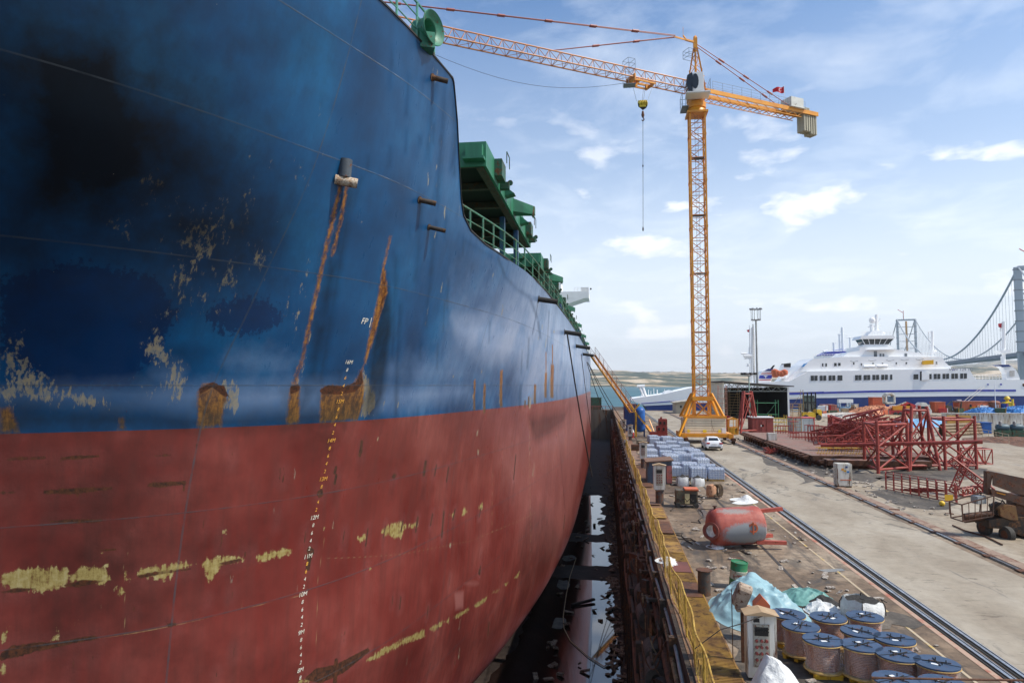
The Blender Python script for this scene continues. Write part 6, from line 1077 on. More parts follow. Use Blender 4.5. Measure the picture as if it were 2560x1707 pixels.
for x0, x1 in [(-270, -215), (-205, -150), (30, 65), (70, 105), (128, 160), (167, 200), (225, 258), (265, 298), (322, 375), (513, 545), (550, 583), (607, 640), (645, 678), (702, 735), (742, 775), (798, 830), (838, 870), (895, 918), (1150, 1202), (1322, 1347), (1370, 1402), (1410, 1442), (1467, 1498), (1505, 1537), (1562, 1593), (1600, 1633), (1658, 1690), (1698, 1731)]:
    if x0 < 0: continue
    dy_ = -25 * (x0 / 1700.) ** 1.2; mb = MB(); mb.prism(P6([(x0, 779 + dy_), (x1, 778 + dy_), (x1, 834 + dy_), (x0, 836 + dy_)], YF - .07), (0, .06, 0)); mb.build('cabin_window', wd, fr)
for x0, y0_, x1, y1_ in [(285, 642, 312, 675), (328, 640, 355, 672), (155, 645, 168, 680), (190, 645, 206, 680), (492, 635, 506, 660), (575, 645, 590, 670), (700, 640, 718, 652), (805, 640, 820, 650), (955, 636, 970, 660), (1063, 633, 1080, 657), (1237, 632, 1252, 657), (1393, 628, 1408, 655)]: MB().prism(P6([(x0, y0_), (x1, y0_), (x1, y1_), (x0, y1_)], YF + 1.13), (0, .06, 0)).build('deck_window', wd, fr)
for x0, y0_, x1, y1_ in [(718, 512, 752, 572), (780, 540, 800, 572), (812, 540, 830, 572), (1052, 537, 1080, 570)]: MB().prism(P6([(x0, y0_), (x1, y0_), (x1, y1_), (x0, y1_)], YF + 2.43), (0, .06, 0)).build('bridge_door', M('door_dark', (.03, .05, .07), (.25, .27, .28), .5, .4), fr)
for a, b in [(1950, 868), (2092, 865)]: MB().prism(P6([(a, b), (a + 20, b), (a + 20, b + 20), (a, b + 20)], YF - .07), (0, .06, 0)).build('hull_port', fb, fr)
MB().prism(P6([(1240, 742), (1312, 738), (1318, 825), (1240, 830)], YF - .35), (0, .3, 0)).build('boarding_door', fw, fr, bevel=.04); MB().prism(P6([(1222, 732), (1240, 732), (1240, 832), (1222, 832)], YF - .1), (0, .06, 0)).build('door_gap', black, fr)
MB().prism(P6([(1256, 616), (1368, 608), (1368, 655), (1256, 660)], YF - .5), (0, .8, 0)).build('yellow_locker', M('locker_yellow', (.85, .45, .01), (.8, .42, .01), 1, .5), fr)
mb = MB(); [mb.lathe([(.02, 0), (.45, .1), (.5, .5), (.5, 1.6), (.45, 2.0), (.02, 2.1)], PY(*z6(x, y), YF + .4), (1, 0, 0), 12) for x, y in ((600, 682), (640, 680), (740, 678), (780, 677))]; mb.build('life_raft_canisters', fw, fr, smooth=True)
for k, (x, y) in enumerate([(492, 630), (690, 622), (885, 620), (1045, 615), (1205, 610)]): mb = MB(); a = PY(*z6(x, y), YF + .8); mb.bar(a, a + Vector((1.2, -.3, .3)), .1); mb.bar(a, a - Vector((.8, 0, -.3)), .1); mb.build('boat_davit', grey, fr)
sign_text('WW 129 YD', 1.15, PY(*z6(1668, 713), YF - .08), (1, 0, 0), fr, M('letter_grey', (.25, .27, .33), None, 1, .6), name='ferry_lettering')
slab_('name_flash', P6([(1572, 722), (1598, 705), (1590, 718)], YF - .08), .05, fb); slab_('bow_port', P6([(2335, 870), (2355, 865), (2400, 885), (2380, 905), (2340, 895)], YF - .08), .05, rustm)
mb = MB(); [mb.tube(PY(*z6(a, 903), YF - .1), PY(*z6(b, 1062), YF - 10), .05, 5) for a, b in ((1888, 1690), (1920, 1735))]; mb.build('ferry_mooring_line', dwhite, fr)
# funnels, antennae at the left
slab_('funnel', P5([(1553, 905), (1560, 820), (1600, 770), (1660, 745), (1765, 750), (1745, 790), (1710, 850), (1690, 905)], YF + 3), 5, fw); slab_('funnel_cap', P5([(1620, 770), (1665, 744), (1765, 750), (1752, 772)], YF + 2.9), 5.2, fn); mb = MB(); mb.prism(P5([(1560, 822), (1712, 818), (1700, 858), (1556, 858)], YF + 2.9), (0, .06, 0)); mb.build('funnel_band', fb, fr); mb = MB(); mb.prism(P5([(1586, 797), (1735, 793), (1732, 802), (1582, 805)], YF + 2.9), (0, .06, 0)).prism(P5([(1556, 872), (1696, 870), (1694, 878), (1555, 880)], YF + 2.9), (0, .06, 0)); mb.build('funnel_red_line', bred, fr)
mb = MB(); mb.prism(P5([(1612, 826), (1655, 825), (1655, 833), (1640, 834), (1638, 852), (1629, 852), (1629, 834), (1612, 834)], YF + 2.83), (0, .05, 0)); mb.build('funnel_letter', white, fr); slab_('exhaust', P5([(1690, 745), (1725, 705), (1742, 705), (1712, 752)], YF + 4), .6, black)
slab_('second_funnel', P5([(1805, 860), (1840, 700), (1925, 680), (1920, 730), (1880, 790), (1860, 860)], YF + 5), 4, fw); slab_('second_funnel_cap', P5([(1842, 705), (1860, 685), (1924, 679), (1922, 728), (1845, 727)], YF + 4.9), 4.2, black); slab_('sky_blue_awning', P5([(2040, 725), (2080, 690), (2115, 675), (2080, 722)], YF + 1.4), 1, M('awning_blue', (.1, .35, .7), None, 1, .5))
mb = MB(); [mb.lathe([(.02, 0), (.8, .2), (1.0, .8), (.9, 1.5), (.02, 1.9)], PY(*z5(x, y), YF + 1), (0, 0, 1), 12) for x, y in ((1745, 850), (1775, 835), (1815, 840), (1850, 825), (1740, 820))]; mb.build('rescue_boat', orange, fr, smooth=True)
mb = MB(); [mb.tube(PY(*z5(*a), YF + 2), PY(*z5(*b), YF + 2), r_, 6) for a, b, r_ in (((240, 1085), (175, 945), .35), ((265, 1085), (215, 950), .35), ((150, 948), (240, 940), .4), ((190, 1090), (225, 960), .12), ((282, 1075), (282, 985), .08), ((310, 1075), (310, 1000), .08), ((345, 1070), (342, 970), .1), ((385, 1065), (382, 985), .16), ((470, 1045), (468, 980), .08))]; mb.build('bow_crane', fw, fr); slab_('bow_boat', P5([(440, 1040), (460, 1010), (520, 990), (570, 997), (560, 1015), (470, 1038)], YF + 2), 3, fw)
mb = MB(); [mb.tube(PY(*z5(*a), YF + 2), PY(*z5(*b), YF + 2), r_, 8) for a, b, r_ in (((1480, 905), (1482, 270), .45), ((1452, 900), (1450, 245), .16), ((1500, 880), (1500, 350), .25), ((1350, 570), (1480, 580), .35), ((1380, 600), (1480, 600), .5), ((1390, 628), (1470, 625), .2), ((1435, 690), (1435, 720), .5), ((1465, 400), (1505, 400), .15), ((1460, 500), (1500, 500), .15), ((1440, 500), (1440, 570), .1))]; mb.build('signal_mast', fw, fr); slab_('mast_flag', P5([(1415, 300), (1448, 292), (1446, 325), (1425, 322)], YF + 2), .05, M('mast_flag_red', (.6, .05, .07), None, 1, .7))
f2 = thing('second_ferry', (100, YF + 30, -2.5), 'upper works of another white ship with blue roof showing behind the ferry', 'ship'); Y2 = YF + 30; slab_('blue_roof', P6([(170, 550), (230, 518), (470, 510), (540, 540), (540, 560), (170, 560)], Y2), 8, fb, f2); slab_('deck_house', P6([(150, 700), (170, 552), (560, 550), (560, 700)], Y2 + .3), 10, fw, f2)
mast('lattice_mast', [((380, 510), (372, 255)), ((345, 510), (340, 330)), ((320, 330), (440, 340)), ((460, 510), (458, 365)), ((415, 363), (510, 360)), ((285, 515), (280, 420)), ((265, 425), (310, 425)), ((330, 420), (400, 410)), ((350, 300), (395, 298)), ((165, 520), (215, 515)), ((270, 495), (500, 490))], [.4, .25, .12, .3, .18, .35, .2, .12, .12, .5, .25], Y2 + 2, f2)
# ------------------------------------------------------------------ suspension bridge
br_m = M('bridge_steel', (.42, .45, .47), (.38, .41, .43), .01, .6); bg_ = thing('suspension_bridge', (1300, 1900, -2.5), 'long grey suspension bridge with two tall towers over the strait', 'bridge')
Tn, Tf = PY(2545, 700, 1400), PY(2265, 800, 2500); ax_ = Vector((Tf.x - Tn.x, Tf.y - Tn.y, 0)); Lb = ax_.length; ax_.normalize(); pr_ = Vector((-ax_.y, ax_.x, 0)); pr_ = -pr_ if pr_.x < 0 else pr_; ztn, ztf = PY(2545, 668, 1400).z, PY(2265, 798, 2500).z; zdk = PY(2545, 880, 1400).z
def tower(T, zt_, name, half):
    mb = MB()
    for s in (-1, 1): mb.box((T.x + pr_.x * s * half, T.y + pr_.y * s * half, zt_ / 2), (6 if half < 28 else 12, 6, zt_))
    for k in range(7): z = zt_ * (.36 + .63 * k / 6); mb.bar(Vector((T.x, T.y, z)) - pr_ * half, Vector((T.x, T.y, z)) + pr_ * half, 3, (9 if k in (0, 6) else 3) * (.6 if half < 28 else 1))
    mb.build(name, br_m, bg_); mb = MB()
    for s in (-1, 1):
        for k in range(9): mb.box((T.x + pr_.x * s * half, T.y + pr_.y * s * half, zt_ * (.3 + .68 * k / 8)), (7 if half < 28 else 14.5, 7, 2.2))
    mb.build('tower_bands', grey, bg_); mb = MB(); mb.tube((T.x - 8, T.y, zt_), (T.x - 8, T.y, zt_ + 30), 1.2, 5); mb.tube((T.x - 8, T.y, zt_ + 22), (T.x - 26, T.y, zt_ + 34), 1, 5); mb.build('maintenance_crane', bred, bg_)
Tn2 = Vector((Tn.x, Tn.y, 0)) + pr_ * 28; tower(Tn2, ztn, 'tower', 28); Tf2 = Vector((Tf.x, Tf.y, 0)); tower(Tf2, ztf, 'tower', 27)
MB().tube((Tf2.x, Tf2.y, 0), (Tf2.x, Tf2.y, ztf * .97), 3.5, 6).build('hoist_tower', cyellow, bg_)
def cab_(T0, T1, z0, z1_, sag, off, n=60, r=1.5):
    pts = []
    for k in range(n + 1): t_ = k / n; zz = z0 + (z1_ - z0) * t_ - sag * 4 * t_ * (1 - t_); p_ = T0.lerp(T1, t_) + pr_ * off; pts.append(Vector((p_.x, p_.y, zz)))
    return pts
A_, B_ = Tn2, Tf2
hg = MB()
for s in (-1, 1):
    off = s * 27; pts = cab_(A_, B_, ztn, ztf, (ztn + ztf) / 2 - zdk - 6, off); MB().path(pts, 2.0 if s < 0 else 1.6, 6).build('main_cable', br_m, bg_)
    for p_ in pts[1:-1]: hg.tube(p_, (p_.x, p_.y, zdk), .32, 4, cap=False)
    o2 = B_ + ax_ * 650; MB().path(cab_(B_, o2, ztf, 10, 30, off, 20), 1.6, 6).build('side_cable', br_m, bg_); o3 = A_ - ax_ * 500; pts = cab_(A_, o3, ztn, 30, 30, off, 30); MB().path(pts, 1.6, 6).build('side_cable', br_m, bg_)
    for p_ in pts[1:-1]: hg.tube(p_, (p_.x, p_.y, zdk), .32, 4, cap=False)
hg.build('hangers', br_m, bg_)['kind'] = 'stuff'
a_, b_ = A_ - ax_ * 600, B_ + ax_ * 900; MB().bar((a_.x, a_.y, zdk - 3), (b_.x, b_.y, zdk - 3), 40, 7).build('bridge_deck', M('deck_steel', (.16, .20, .26), None, 1, .6), bg_)
# ------------------------------------------------------------------ far light masts
for q0, q1, Y, lab, w in [((1538, 910), (1528, 185), 172, 'tall slender grey lattice light tower with a round lamp gallery behind the shed', .8), ((1455, 1490), (1458, 820), 118, 'thin pale green pole with a crown of floodlights before the open shed', 0)]:
    a, b = PY(*z5(*q0), Y), PY(*z5(*q1), Y); a.z = 0; b.x = a.x; t = thing('light_mast', a, lab, 'light mast'); mb = MB()
    if w: mb.tube(a, b, .30, 10, r2=.2); [mb.tube((a.x - .75, Y, .6 * k), (a.x - .75, Y, .6 * k + .3), .04, 4) for k in range(int(b.z / .6))]; mb.tube((a.x - .85, Y, 0), (a.x - .85, Y, b.z - 1), .05, 4); mb.tube((a.x - .6, Y, 0), (a.x - .6, Y, b.z - 1), .05, 4)
    else: mb.tube(a, b, .10, 8)
    mb.build('mast_pole', M('mast_grey', (.38, .38, .36), None, 1, .6) if w else M('mast_palegreen', (.30, .42, .36), None, 1, .6), t); mb = MB(); r_ = 1.1 if w else .95
    for z in ((0, 2.6) if w else (0.3,)): mb.path([(b.x + r_ * math.cos(x_), Y + r_ * math.sin(x_), b.z + z) for x_ in [k * .524 for k in range(13)]], .09, 5)
    for k in range(6): x_ = k * 1.047; mb.tube((b.x, Y, b.z - .2), (b.x + r_ * math.cos(x_), Y + r_ * math.sin(x_), b.z + .3), .07, 5); mb.tube((b.x + r_ * math.cos(x_), Y + r_ * math.sin(x_), b.z), (b.x + r_ * math.cos(x_), Y + r_ * math.sin(x_), b.z + (2.8 if w else .4)), .06, 5)
    mb.build('lamp_ring', grey, t); mb = MB(); [mb.box((b.x + r_ * 1.15 * math.cos(k * .785), Y + r_ * 1.15 * math.sin(k * .785), b.z + (2.7 if w else .25)), (.45, .3, .35), rz=k * .785) for k in range(8)]; mb.build('floodlights', grey if w else black, t)
t = thing('harbour_light', PY(*z6(2040, 1040), 185), 'thin white T topped pole before the right end of the ferry', 'pole'); t.location.z = 0; a = PY(*z6(2040, 1050), 185); mb = MB(); mb.tube((a.x, 185, 0), (a.x, 185, PY(*z6(2040, 830), 185).z), .09, 6); mb.bar((a.x - 2, 185, PY(*z6(2040, 885), 185).z), (a.x + 2, 185, PY(*z6(2040, 885), 185).z), .12); mb.build('pole_shaft', white, t)
# ------------------------------------------------------------------ open shed
YS_ = 150.; xl, xr = PY(*z5(1155, 1000), YS_).x, PY(*z5(1885, 1000), YS_).x; zl, zr = PY(*z5(1150, 890), YS_).z, PY(*z5(1900, 945), YS_).z; sh = thing('open_shed', ((xl + xr) / 2, YS_, 0), 'large open fronted corrugated steel shed with sloping roof behind the crane', 'shed'); cr_m = M('cream_cladding', (.85, .80, .66), (.75, .68, .52), .5, .6, streak=True, rust=.05); din = M('shed_inside_shade', (.012, .014, .017), (.008, .009, .012), .5, .9); mb = MB()  # inside faces painted near black to stand for the shed's shade
mb.b2(xl - .25, xl, YS_, YS_ + 20, 0, zl - .25)
for k in range(33): mb.b2(xl - .31, xl - .25, YS_ + .1 + k * .6, YS_ + .35 + k * .6, 0, zl - .3)
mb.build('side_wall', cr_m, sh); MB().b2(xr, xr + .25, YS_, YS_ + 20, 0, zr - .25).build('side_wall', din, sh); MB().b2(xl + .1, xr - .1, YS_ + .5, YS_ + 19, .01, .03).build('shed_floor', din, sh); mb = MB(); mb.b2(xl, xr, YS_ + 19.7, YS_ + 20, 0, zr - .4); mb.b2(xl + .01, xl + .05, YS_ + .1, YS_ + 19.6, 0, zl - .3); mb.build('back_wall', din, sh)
MB().prism([(xl - .7, YS_ - .6, zl - .1), (xr + 1.2, YS_ - .6, zr - .15), (xr + 1.2, YS_ - .6, zr + .05), (xl - .7, YS_ - .6, zl + .1)], (0, 21, 0)).build('roof', M('shed_roof_dark', (.06, .05, .055), (.09, .075, .07), 1, .7), sh)
mb = MB()
for Y in (YS_ + .1, YS_ + 6):
    zc_ = zr - 1.1; mb.bar((xl, Y, zc_), (xr, Y, zc_), .14); mb.bar((xl, Y, zl - .3), (xr, Y, zr - .3), .14)
    for k in range(12): xa, xb = xl + (xr - xl) * k / 12, xl + (xr - xl) * (k + 1) / 12; zt1 = zl - .3 + (zr - zl) * (k + 1) / 12; mb.bar((xa, Y, zc_ if k % 2 else zl - .3 + (zr - zl) * k / 12), (xb, Y, zt1 if k % 2 else zc_), .09)
mb.build('roof_truss', M('truss_grey', (.28, .30, .27), None, 1, .6), sh); MB().b2(xr - .05, xr + .3, YS_ - .1, YS_ - .001, 0, zr - .2).build('corner_post', white, sh)
t = thing('low_building', PY(*z5(700, 1230), 175), 'low beige block building with shallow roof just left of the crane mast', 'building'); t.location.z = 0; a, b = PY(*z5(600, 1200), 175), PY(*z5(820, 1200), 175); h0, h1 = PY(*z5(600, 1138), 175).z, PY(*z5(800, 1100), 175).z; MB().prism([(a.x, 175, 0), (b.x, 175, 0), (b.x, 175, h1 - .2), (a.x, 175, h0 - .1)], (0, 9, 0)).build('wall', M('beige_wall', (.55, .50, .38), (.45, .4, .3), .5, .8), t); MB().prism([(a.x - .5, 174.6, h0 - .1), (b.x + .5, 174.6, h1 - .2), (b.x + .5, 174.6, h1), (a.x - .5, 174.6, h0 + .1)], (0, 10, 0)).build('roof', M('pale_roof', (.5, .45, .36), None, 1, .7), t)
for x_ in (645, 720): MB().prism(P5([(x_, 1170), (x_ + 22, 1168), (x_ + 22, 1195), (x_, 1197)], 174.97), (0, .02, 0)).build('window', wd, t)
# ------------------------------------------------------------------ generic small builders for the yard
def ribbed(name, px0, px1, pyb, pyt, dep, mat, label, cat, roofm=None, door=None, rib=.35, group=None):
    g = G((px0 + px1) / 2, pyb); a, b, tz = PY(px0, pyb, g.y).x, PY(px1, pyb, g.y).x, PY(px0, pyt, g.y).z; t = thing(name, g, label, cat, group); mb = MB(); mb.b2(a, b, g.y, g.y + dep, .05, tz)
    if rib:
        for k in range(int((b - a) / rib)): mb.b2(a + k * rib + .05, a + k * rib + rib * .5, g.y - .06, g.y, .15, tz - .15)
        for k in range(int(dep / rib)): mb.b2(a - .06, a, g.y + k * rib + .05, g.y + k * rib + rib * .5, .15, tz - .15)
    mb.build('shell', mat, t)
    MB().b2(a - .1, b + .1, g.y - .1, g.y + dep + .1, tz, tz + .12).build('roof', roofm or grey, t)
    if door:
        for (u0, u1, v0, v1, m_) in door: MB().b2(a + (b - a) * u0, a + (b - a) * u1, g.y - .10, g.y - .065, tz * v0 + .05, tz * v1).build('door' if v0 < .1 else 'window', m_, t)
    return t
rdoor = M('door_red', (.28, .05, .04), (.22, .045, .035), 1.5, .6); palec_ = M('pale_corrugated', (.52, .56, .56), (.42, .46, .46), 1, .5, streak=True, rust=.08)
t = ribbed('site_cabin', *[z5(1480, 0)[0], z5(1725, 0)[0]], z5(0, 1492)[1], z5(0, 1310)[1], 3, rdoor, 'dark red site cabin with white frame and notice on its door', 'cabin', white, [(.44, .62, .0, .85, rdoor), (.40, .54, .42, .56, white)], .5)
t = ribbed('corrugated_container', z5(1950, 0)[0], z5(2200, 0)[0], z5(0, 1480)[1], z5(0, 1315)[1], 3, palec_, 'pale corrugated container with bright red frame by the red lattice', 'container', bred, [(.0, .04, 0, 1, bred), (.96, 1.0, 0, 1, bred)], .3)
t = ribbed('white_wall', z6(1480, 0)[0], z6(2700, 0)[0], z6(0, 1400)[1], z6(0, 1192)[1], .5, dwhite, 'long dirty white boundary wall across the right of the yard', 'wall', dwhite, [(.03, .25, .0, .92, M('ochre_door', (.62, .33, .07), (.52, .27, .06), 1, .7))], 0)
t = ribbed('blue_bin', z6(1900, 0)[0], z6(2002, 0)[0], z6(0, 1412)[1], z6(0, 1296)[1], 1.5, blue, 'plain blue steel bin standing against the white wall', 'bin', blue, None, 0)
FAR = [(707, 840, 1105, 1018, orange, 'tall pale orange container with grey box on top before the ferry'), (1385, 1498, 1125, 1068, orange, 'short orange cabin left of the green machine'), (1645, 1975, 1150, 1062, orange, 'long orange cabin with two small windows before the ferry'), (255, 340, 1160, 1105, M('container_pink', (.55, .25, .2), None, 1, .7), 'small pinkish container left of the blue white frames'), (165, 220, 1160, 1100, white, 'small white container behind the yellow forklift'), (240, 300, 1150, 1098, bred, 'small bright red container behind the yellow forklift')]
for x0, x1, yb_, yt_, m_, lab in FAR: ribbed('yard_cabin', z6(x0, 0)[0], z6(x1, 0)[0], z6(0, yb_)[1], z6(0, yt_)[1], 3, m_, lab, 'cabin', M('cabin_roof', (.45, .2, .14), None, 1, .8), [(.35, .42, .4, .75, wd), (.72, .79, .4, .75, wd)] if x1 - x0 > 200 else None, .4)
# vertical tanks
for px, yb_, yt_, w, m_, lab, nk in [(2032, 1180, 1050, 105, M('rust_tank', (.25, .09, .05), (.18, .07, .04), .6, .7, rust=.2), 'rust brown upright cylindrical tank with small white lettering', 0), (2175, 1168, 1015, 108, M('tank_yellow', (.75, .50, .02), (.65, .42, .02), .6, .5, rust=.05), 'bright yellow upright tank with domed neck by the ferry stern', 1)]:
    g = G(*z6(px, yb_)); r_ = w / 4.3556 * g.y / F / 2; tz = PY(*z6(px, yt_), g.y).z; t = thing('silo_tank', g, lab, 'tank'); mb = MB(); mb.lathe([(r_ * .96, 0), (r_, .2), (r_, tz * (.62 if nk else .86)), (r_ * .8, tz * (.7 if nk else .95)), (r_ * .3, tz * (.74 if nk else 1))], g, n=24); mb.build('tank_shell', m_, t, smooth=True)
    if nk: MB().lathe([(r_ * .3, tz * .7), (r_ * .25, tz * .85), (r_ * .5, tz * .88), (r_ * .5, tz * .95), (r_ * .2, tz * 1.08)], g, n=16).tube(g + Vector((.5, -r_, tz * .9)), g + Vector((.4, -r_ - .1, .4)), .25, 8).build('tank_neck', m_, t, smooth=True)
    else: sign_text('ET', .8, g + Vector((0, -r_ - .05, tz * .55)), (1, 0, 0), t, white)
# red truck crane with white cab
g = G(*z6(1000, 1208)); t = thing('truck_crane', g, 'red flatbed truck with folded red crane and white cab among the scrap', 'truck'); Yt = g.y; Q = lambda pts, Y=Yt: [PY(*z6(*q), Y) for q in pts]; MB().prism(Q([(795, 1160), (1120, 1150), (1120, 1192), (795, 1200)]), (0, 2.4, 0)).build('flatbed', bred, t); MB().prism(Q([(1180, 1205), (1180, 1130), (1205, 1100), (1235, 1070), (1290, 1072), (1345, 1150), (1345, 1200)]), (0, 2.3, 0)).build('cab', M('cab_white', (.7, .68, .62), None, 1, .4), t, bevel=.1); MB().prism(Q([(1232, 1112), (1300, 1112), (1325, 1150), (1232, 1150)], Yt - .03), (0, .05, 0)).build('cab_window', wd, t)
for x_ in (955, 1010, 1235): MB().lathe([(.5, -.15), (.55, 0), (.5, .15)], PY(*z6(x_, 1200), Yt - .1), (0, 1, 0), 16).build('wheel', rubber, t)
mb = MB(); a, b, c_ = Q([(880, 1150), (1060, 1080), (1165, 1120)], Yt + 1.2); mb.bar(a, b, .35, .5); mb.bar(b, c_, .5, .9); mb.bar(a + Vector((1.5, 0, 0)), b + Vector((1, 0, -.3)), .5, .5); mb.build('crane_arm', bred, t); MB().bar(a + Vector((0, -.4, .3)), b + Vector((0, -.4, .3)), .25).build('crane_boom', dwhite, t); MB().box(PY(*z6(1020, 1130), Yt + .3), (4, .8, 1.0)).build('load_yellow', cyellow, t)
# forklifts
def forklift(px, py, s, lab, tall):
    g = G(*z5(px, py)); t = thing('forklift', g, lab, 'forklift'); x, y = g.x, g.y; fy_ = M('forklift_yellow', (.75, .48, .02), (.6, .35, .02), 1, .45, rust=.08); mb = MB(); mb.b2(x - 1.5 * s, x + .9 * s, y, y + 1.2 * s, .35 * s, 1.2 * s); mb.b2(x + .3 * s, x + 1.3 * s, y, y + 1.2 * s, .4 * s, 1.6 * s); mb.build('chassis', fy_, t, bevel=.1 * s)
    for a in (-1.0, .8): w_ = MB().lathe([(.38 * s, -.15), (.42 * s, 0), (.38 * s, .15)], (x + a * s, y - .05, .42 * s), (0, 1, 0), 16).build('wheel', rubber, t)
    mb = MB()
    for a in (-.8, .5):
        for b in (0, 1.0): mb.bar((x + a * s, y + b * s, 1.1 * s), (x + a * s * .9, y + b * s, 2.5 * s), .09 * s)
    mb.b2(x - .9 * s, x + .6 * s, y, y + 1.1 * s, 2.5 * s, 2.6 * s); mb.build('overhead_guard', black, t); mb = MB(); [mb.bar((x - 1.7 * s + .1 * a, y + b * s, .1), (x - 1.7 * s + .1 * a, y + b * s, tall * s), .12 * s) for a in (0,) for b in (.1, 1.0)]; [mb.bar((x - 1.7 * s, y + .1 * s, z * s), (x - 1.7 * s, y + s, z * s), .1 * s) for z in (.5, 1.5, tall - .1)]; mb.bar((x - 1.7 * s, y + .2, .2), (x - 2.6 * s, y + .2, .15), .12 * s); mb.build('lift_mast', black, t)
forklift(2180, 1340, 1.35, 'yellow forklift parked beyond the pale corrugated container', 2.4)
# black masted stacker with glass cab
g = G(*z5(2140, 1235)); t = thing('reach_truck', g, 'dark lift truck with tall black mast and green grey cab behind the forklift', 'lift truck'); x, y = g.x, g.y; MB().b2(x - 1.6, x + 1.6, y, y + 2, .4, 2.2).build('body', M('body_greygreen', (.2, .25, .2), (.3, .25, .2), 2, .6, rust=.2), t, bevel=.1); mb = MB(); [mb.b2(x + a, x + a + .25, y - .3, y, .2, 5.2) for a in (-1.6, -.6, .4, 1.4)]; [mb.b2(x - 1.6, x + 1.65, y - .35, y - .3, z, z + .2) for z in (2.6, 3.8, 5.0)]; mb.build('mast', black, t); mb = MB(); mb.b2(x - 1.3, x + 1.3, y, y + 1.6, 2.2, 4.4); mb.build('cab', M('cab_green_glass', (.10, .16, .13), (.2, .26, .22), 3, .2), t)
for a in (-1.1, 1.1): MB().lathe([(.5, -.2), (.55, 0), (.5, .2)], (x + a, y - .1, .55), (0, 1, 0), 16).build('wheel', rubber, t)
# tarpaulin heaps and scrap far away
def fheap(pts, zz, m_, name, lab, cat, hm_, Y=None, seed=1):
    heap(name, m_, [G(*z6(*q)) for q in pts], hm_ * .5, lab, cat, seed, hm_ * .22, ((-.2, 0, .6, .9), (.4, .1, .35, .5)))
fheap([(575, 1205), (690, 1222), (800, 1205), (790, 1180), (680, 1172), (580, 1180)], 0, M('orange_cover', (.55, .24, .13), (.48, .2, .1), .6, .8, bump=.3), 'covered_load', 'long pale orange covered load left of the red truck', 'covered load', 4.2, seed=2)
fheap([(1830, 1200), (1920, 1212), (2010, 1200), (1990, 1190), (1880, 1186)], 0, bluetarp, 'blue_cover', 'blue tarpaulin heap on the white wall left of the rust tank', 'tarpaulin', 3.4, seed=3); fheap([(2160, 1212), (2300, 1222), (2450, 1212), (2400, 1190), (2220, 1186)], 0, bluetarp, 'blue_cover', 'larger blue tarpaulin heap below the yellow tank at the right edge', 'tarpaulin', 4.4, seed=4); fheap([(1010, 1330), (1200, 1350), (1380, 1340), (1340, 1290), (1150, 1285)], 0, M('pale_blue_cover', (.12, .38, .62), (.3, .45, .6), 1, .6, bump=.3), 'blue_cover', 'light blue tarpaulin heap just behind the red frames', 'tarpaulin', 2.0, seed=5)
for k, (pts, m_, hh, lab) in enumerate([([(820, 1290), (960, 1300), (1010, 1270), (900, 1240), (830, 1250)], tan_, 2.2, 'tan heap of canvas and boards behind the red lattice scrap'), ([(1200, 1270), (1420, 1290), (1470, 1262), (1350, 1236), (1220, 1240)], trash, 2.0, 'dark jumble of scrap metal behind the leaning red frame'), ([(290, 1230), (560, 1250), (600, 1215), (450, 1190), (310, 1200)], M('pale_rubble', (.62, .58, .52), (.25, .2, .16), 2.5, .8, bump=.6), 1.4, 'pale rubble heap right of the yellow forklift'), ([(2080, 1190), (2160, 1200), (2190, 1188), (2120, 1180)], M('grey_rubble', (.45, .42, .40), (.2, .17, .15), 2, .8, bump=.6), 2.6, 'grey rubble heap between the rust and yellow tanks'), ([(2190, 1520), (2352, 1560), (2600, 1560), (2600, 1480), (2352, 1450), (2200, 1450)], M('brown_scrap', (.20, .09, .05), (.08, .045, .03), 2, .85, bump=.7, rust=.3), .9, 'brown scrap heap at the far right beyond the wire fence')]): fheap(pts, 0, m_, 'scrap_heap', lab, 'scrap heap', hh, seed=10 + k)
# pale hoop frame, blue white frames
def frame_thing(name, pts, Y, r_, m_, lab, cat, f=P6, dy_=1.5):
    P_ = f(pts, Y); P2 = [p + Vector((0, dy_, 0)) for p in P_]; base = Vector((P_[0].x, Y, 0)); t = thing(name, base, lab, cat); mb = MB(); mb.path(P_, r_, 6); mb.path(P2, r_, 6); [mb.tube(a, b, r_, 6) for a, b in zip(P_, P2)]; mb.build('frame', m_, t); return t
t = frame_thing('lifting_frame', [(852, 1078), (848, 1000), (870, 982), (905, 975), (940, 990), (942, 1075), (852, 1078)], 165, .25, dwhite, 'grey white hooped lifting frame with blue panel before the ferry', 'frame'); MB().prism(P6([(862, 1065), (862, 1005), (930, 1005), (930, 1065)], 165.5), (0, .3, 0)).build('panel', M('panel_slate', (.15, .22, .32), None, 1, .5), t)
t = frame_thing('drying_rack', [(350, 1125), (350, 1050), (455, 1045), (455, 1125), (350, 1125)], 160, .2, M('rack_blue', (.1, .25, .4), (.6, .65, .7), 2, .5), 'small blue and white pipe rack before the navy hull', 'rack'); MB().box(PY(*z6(405, 1055), 160), (3, 1, .8)).build('rack_box', white, t)
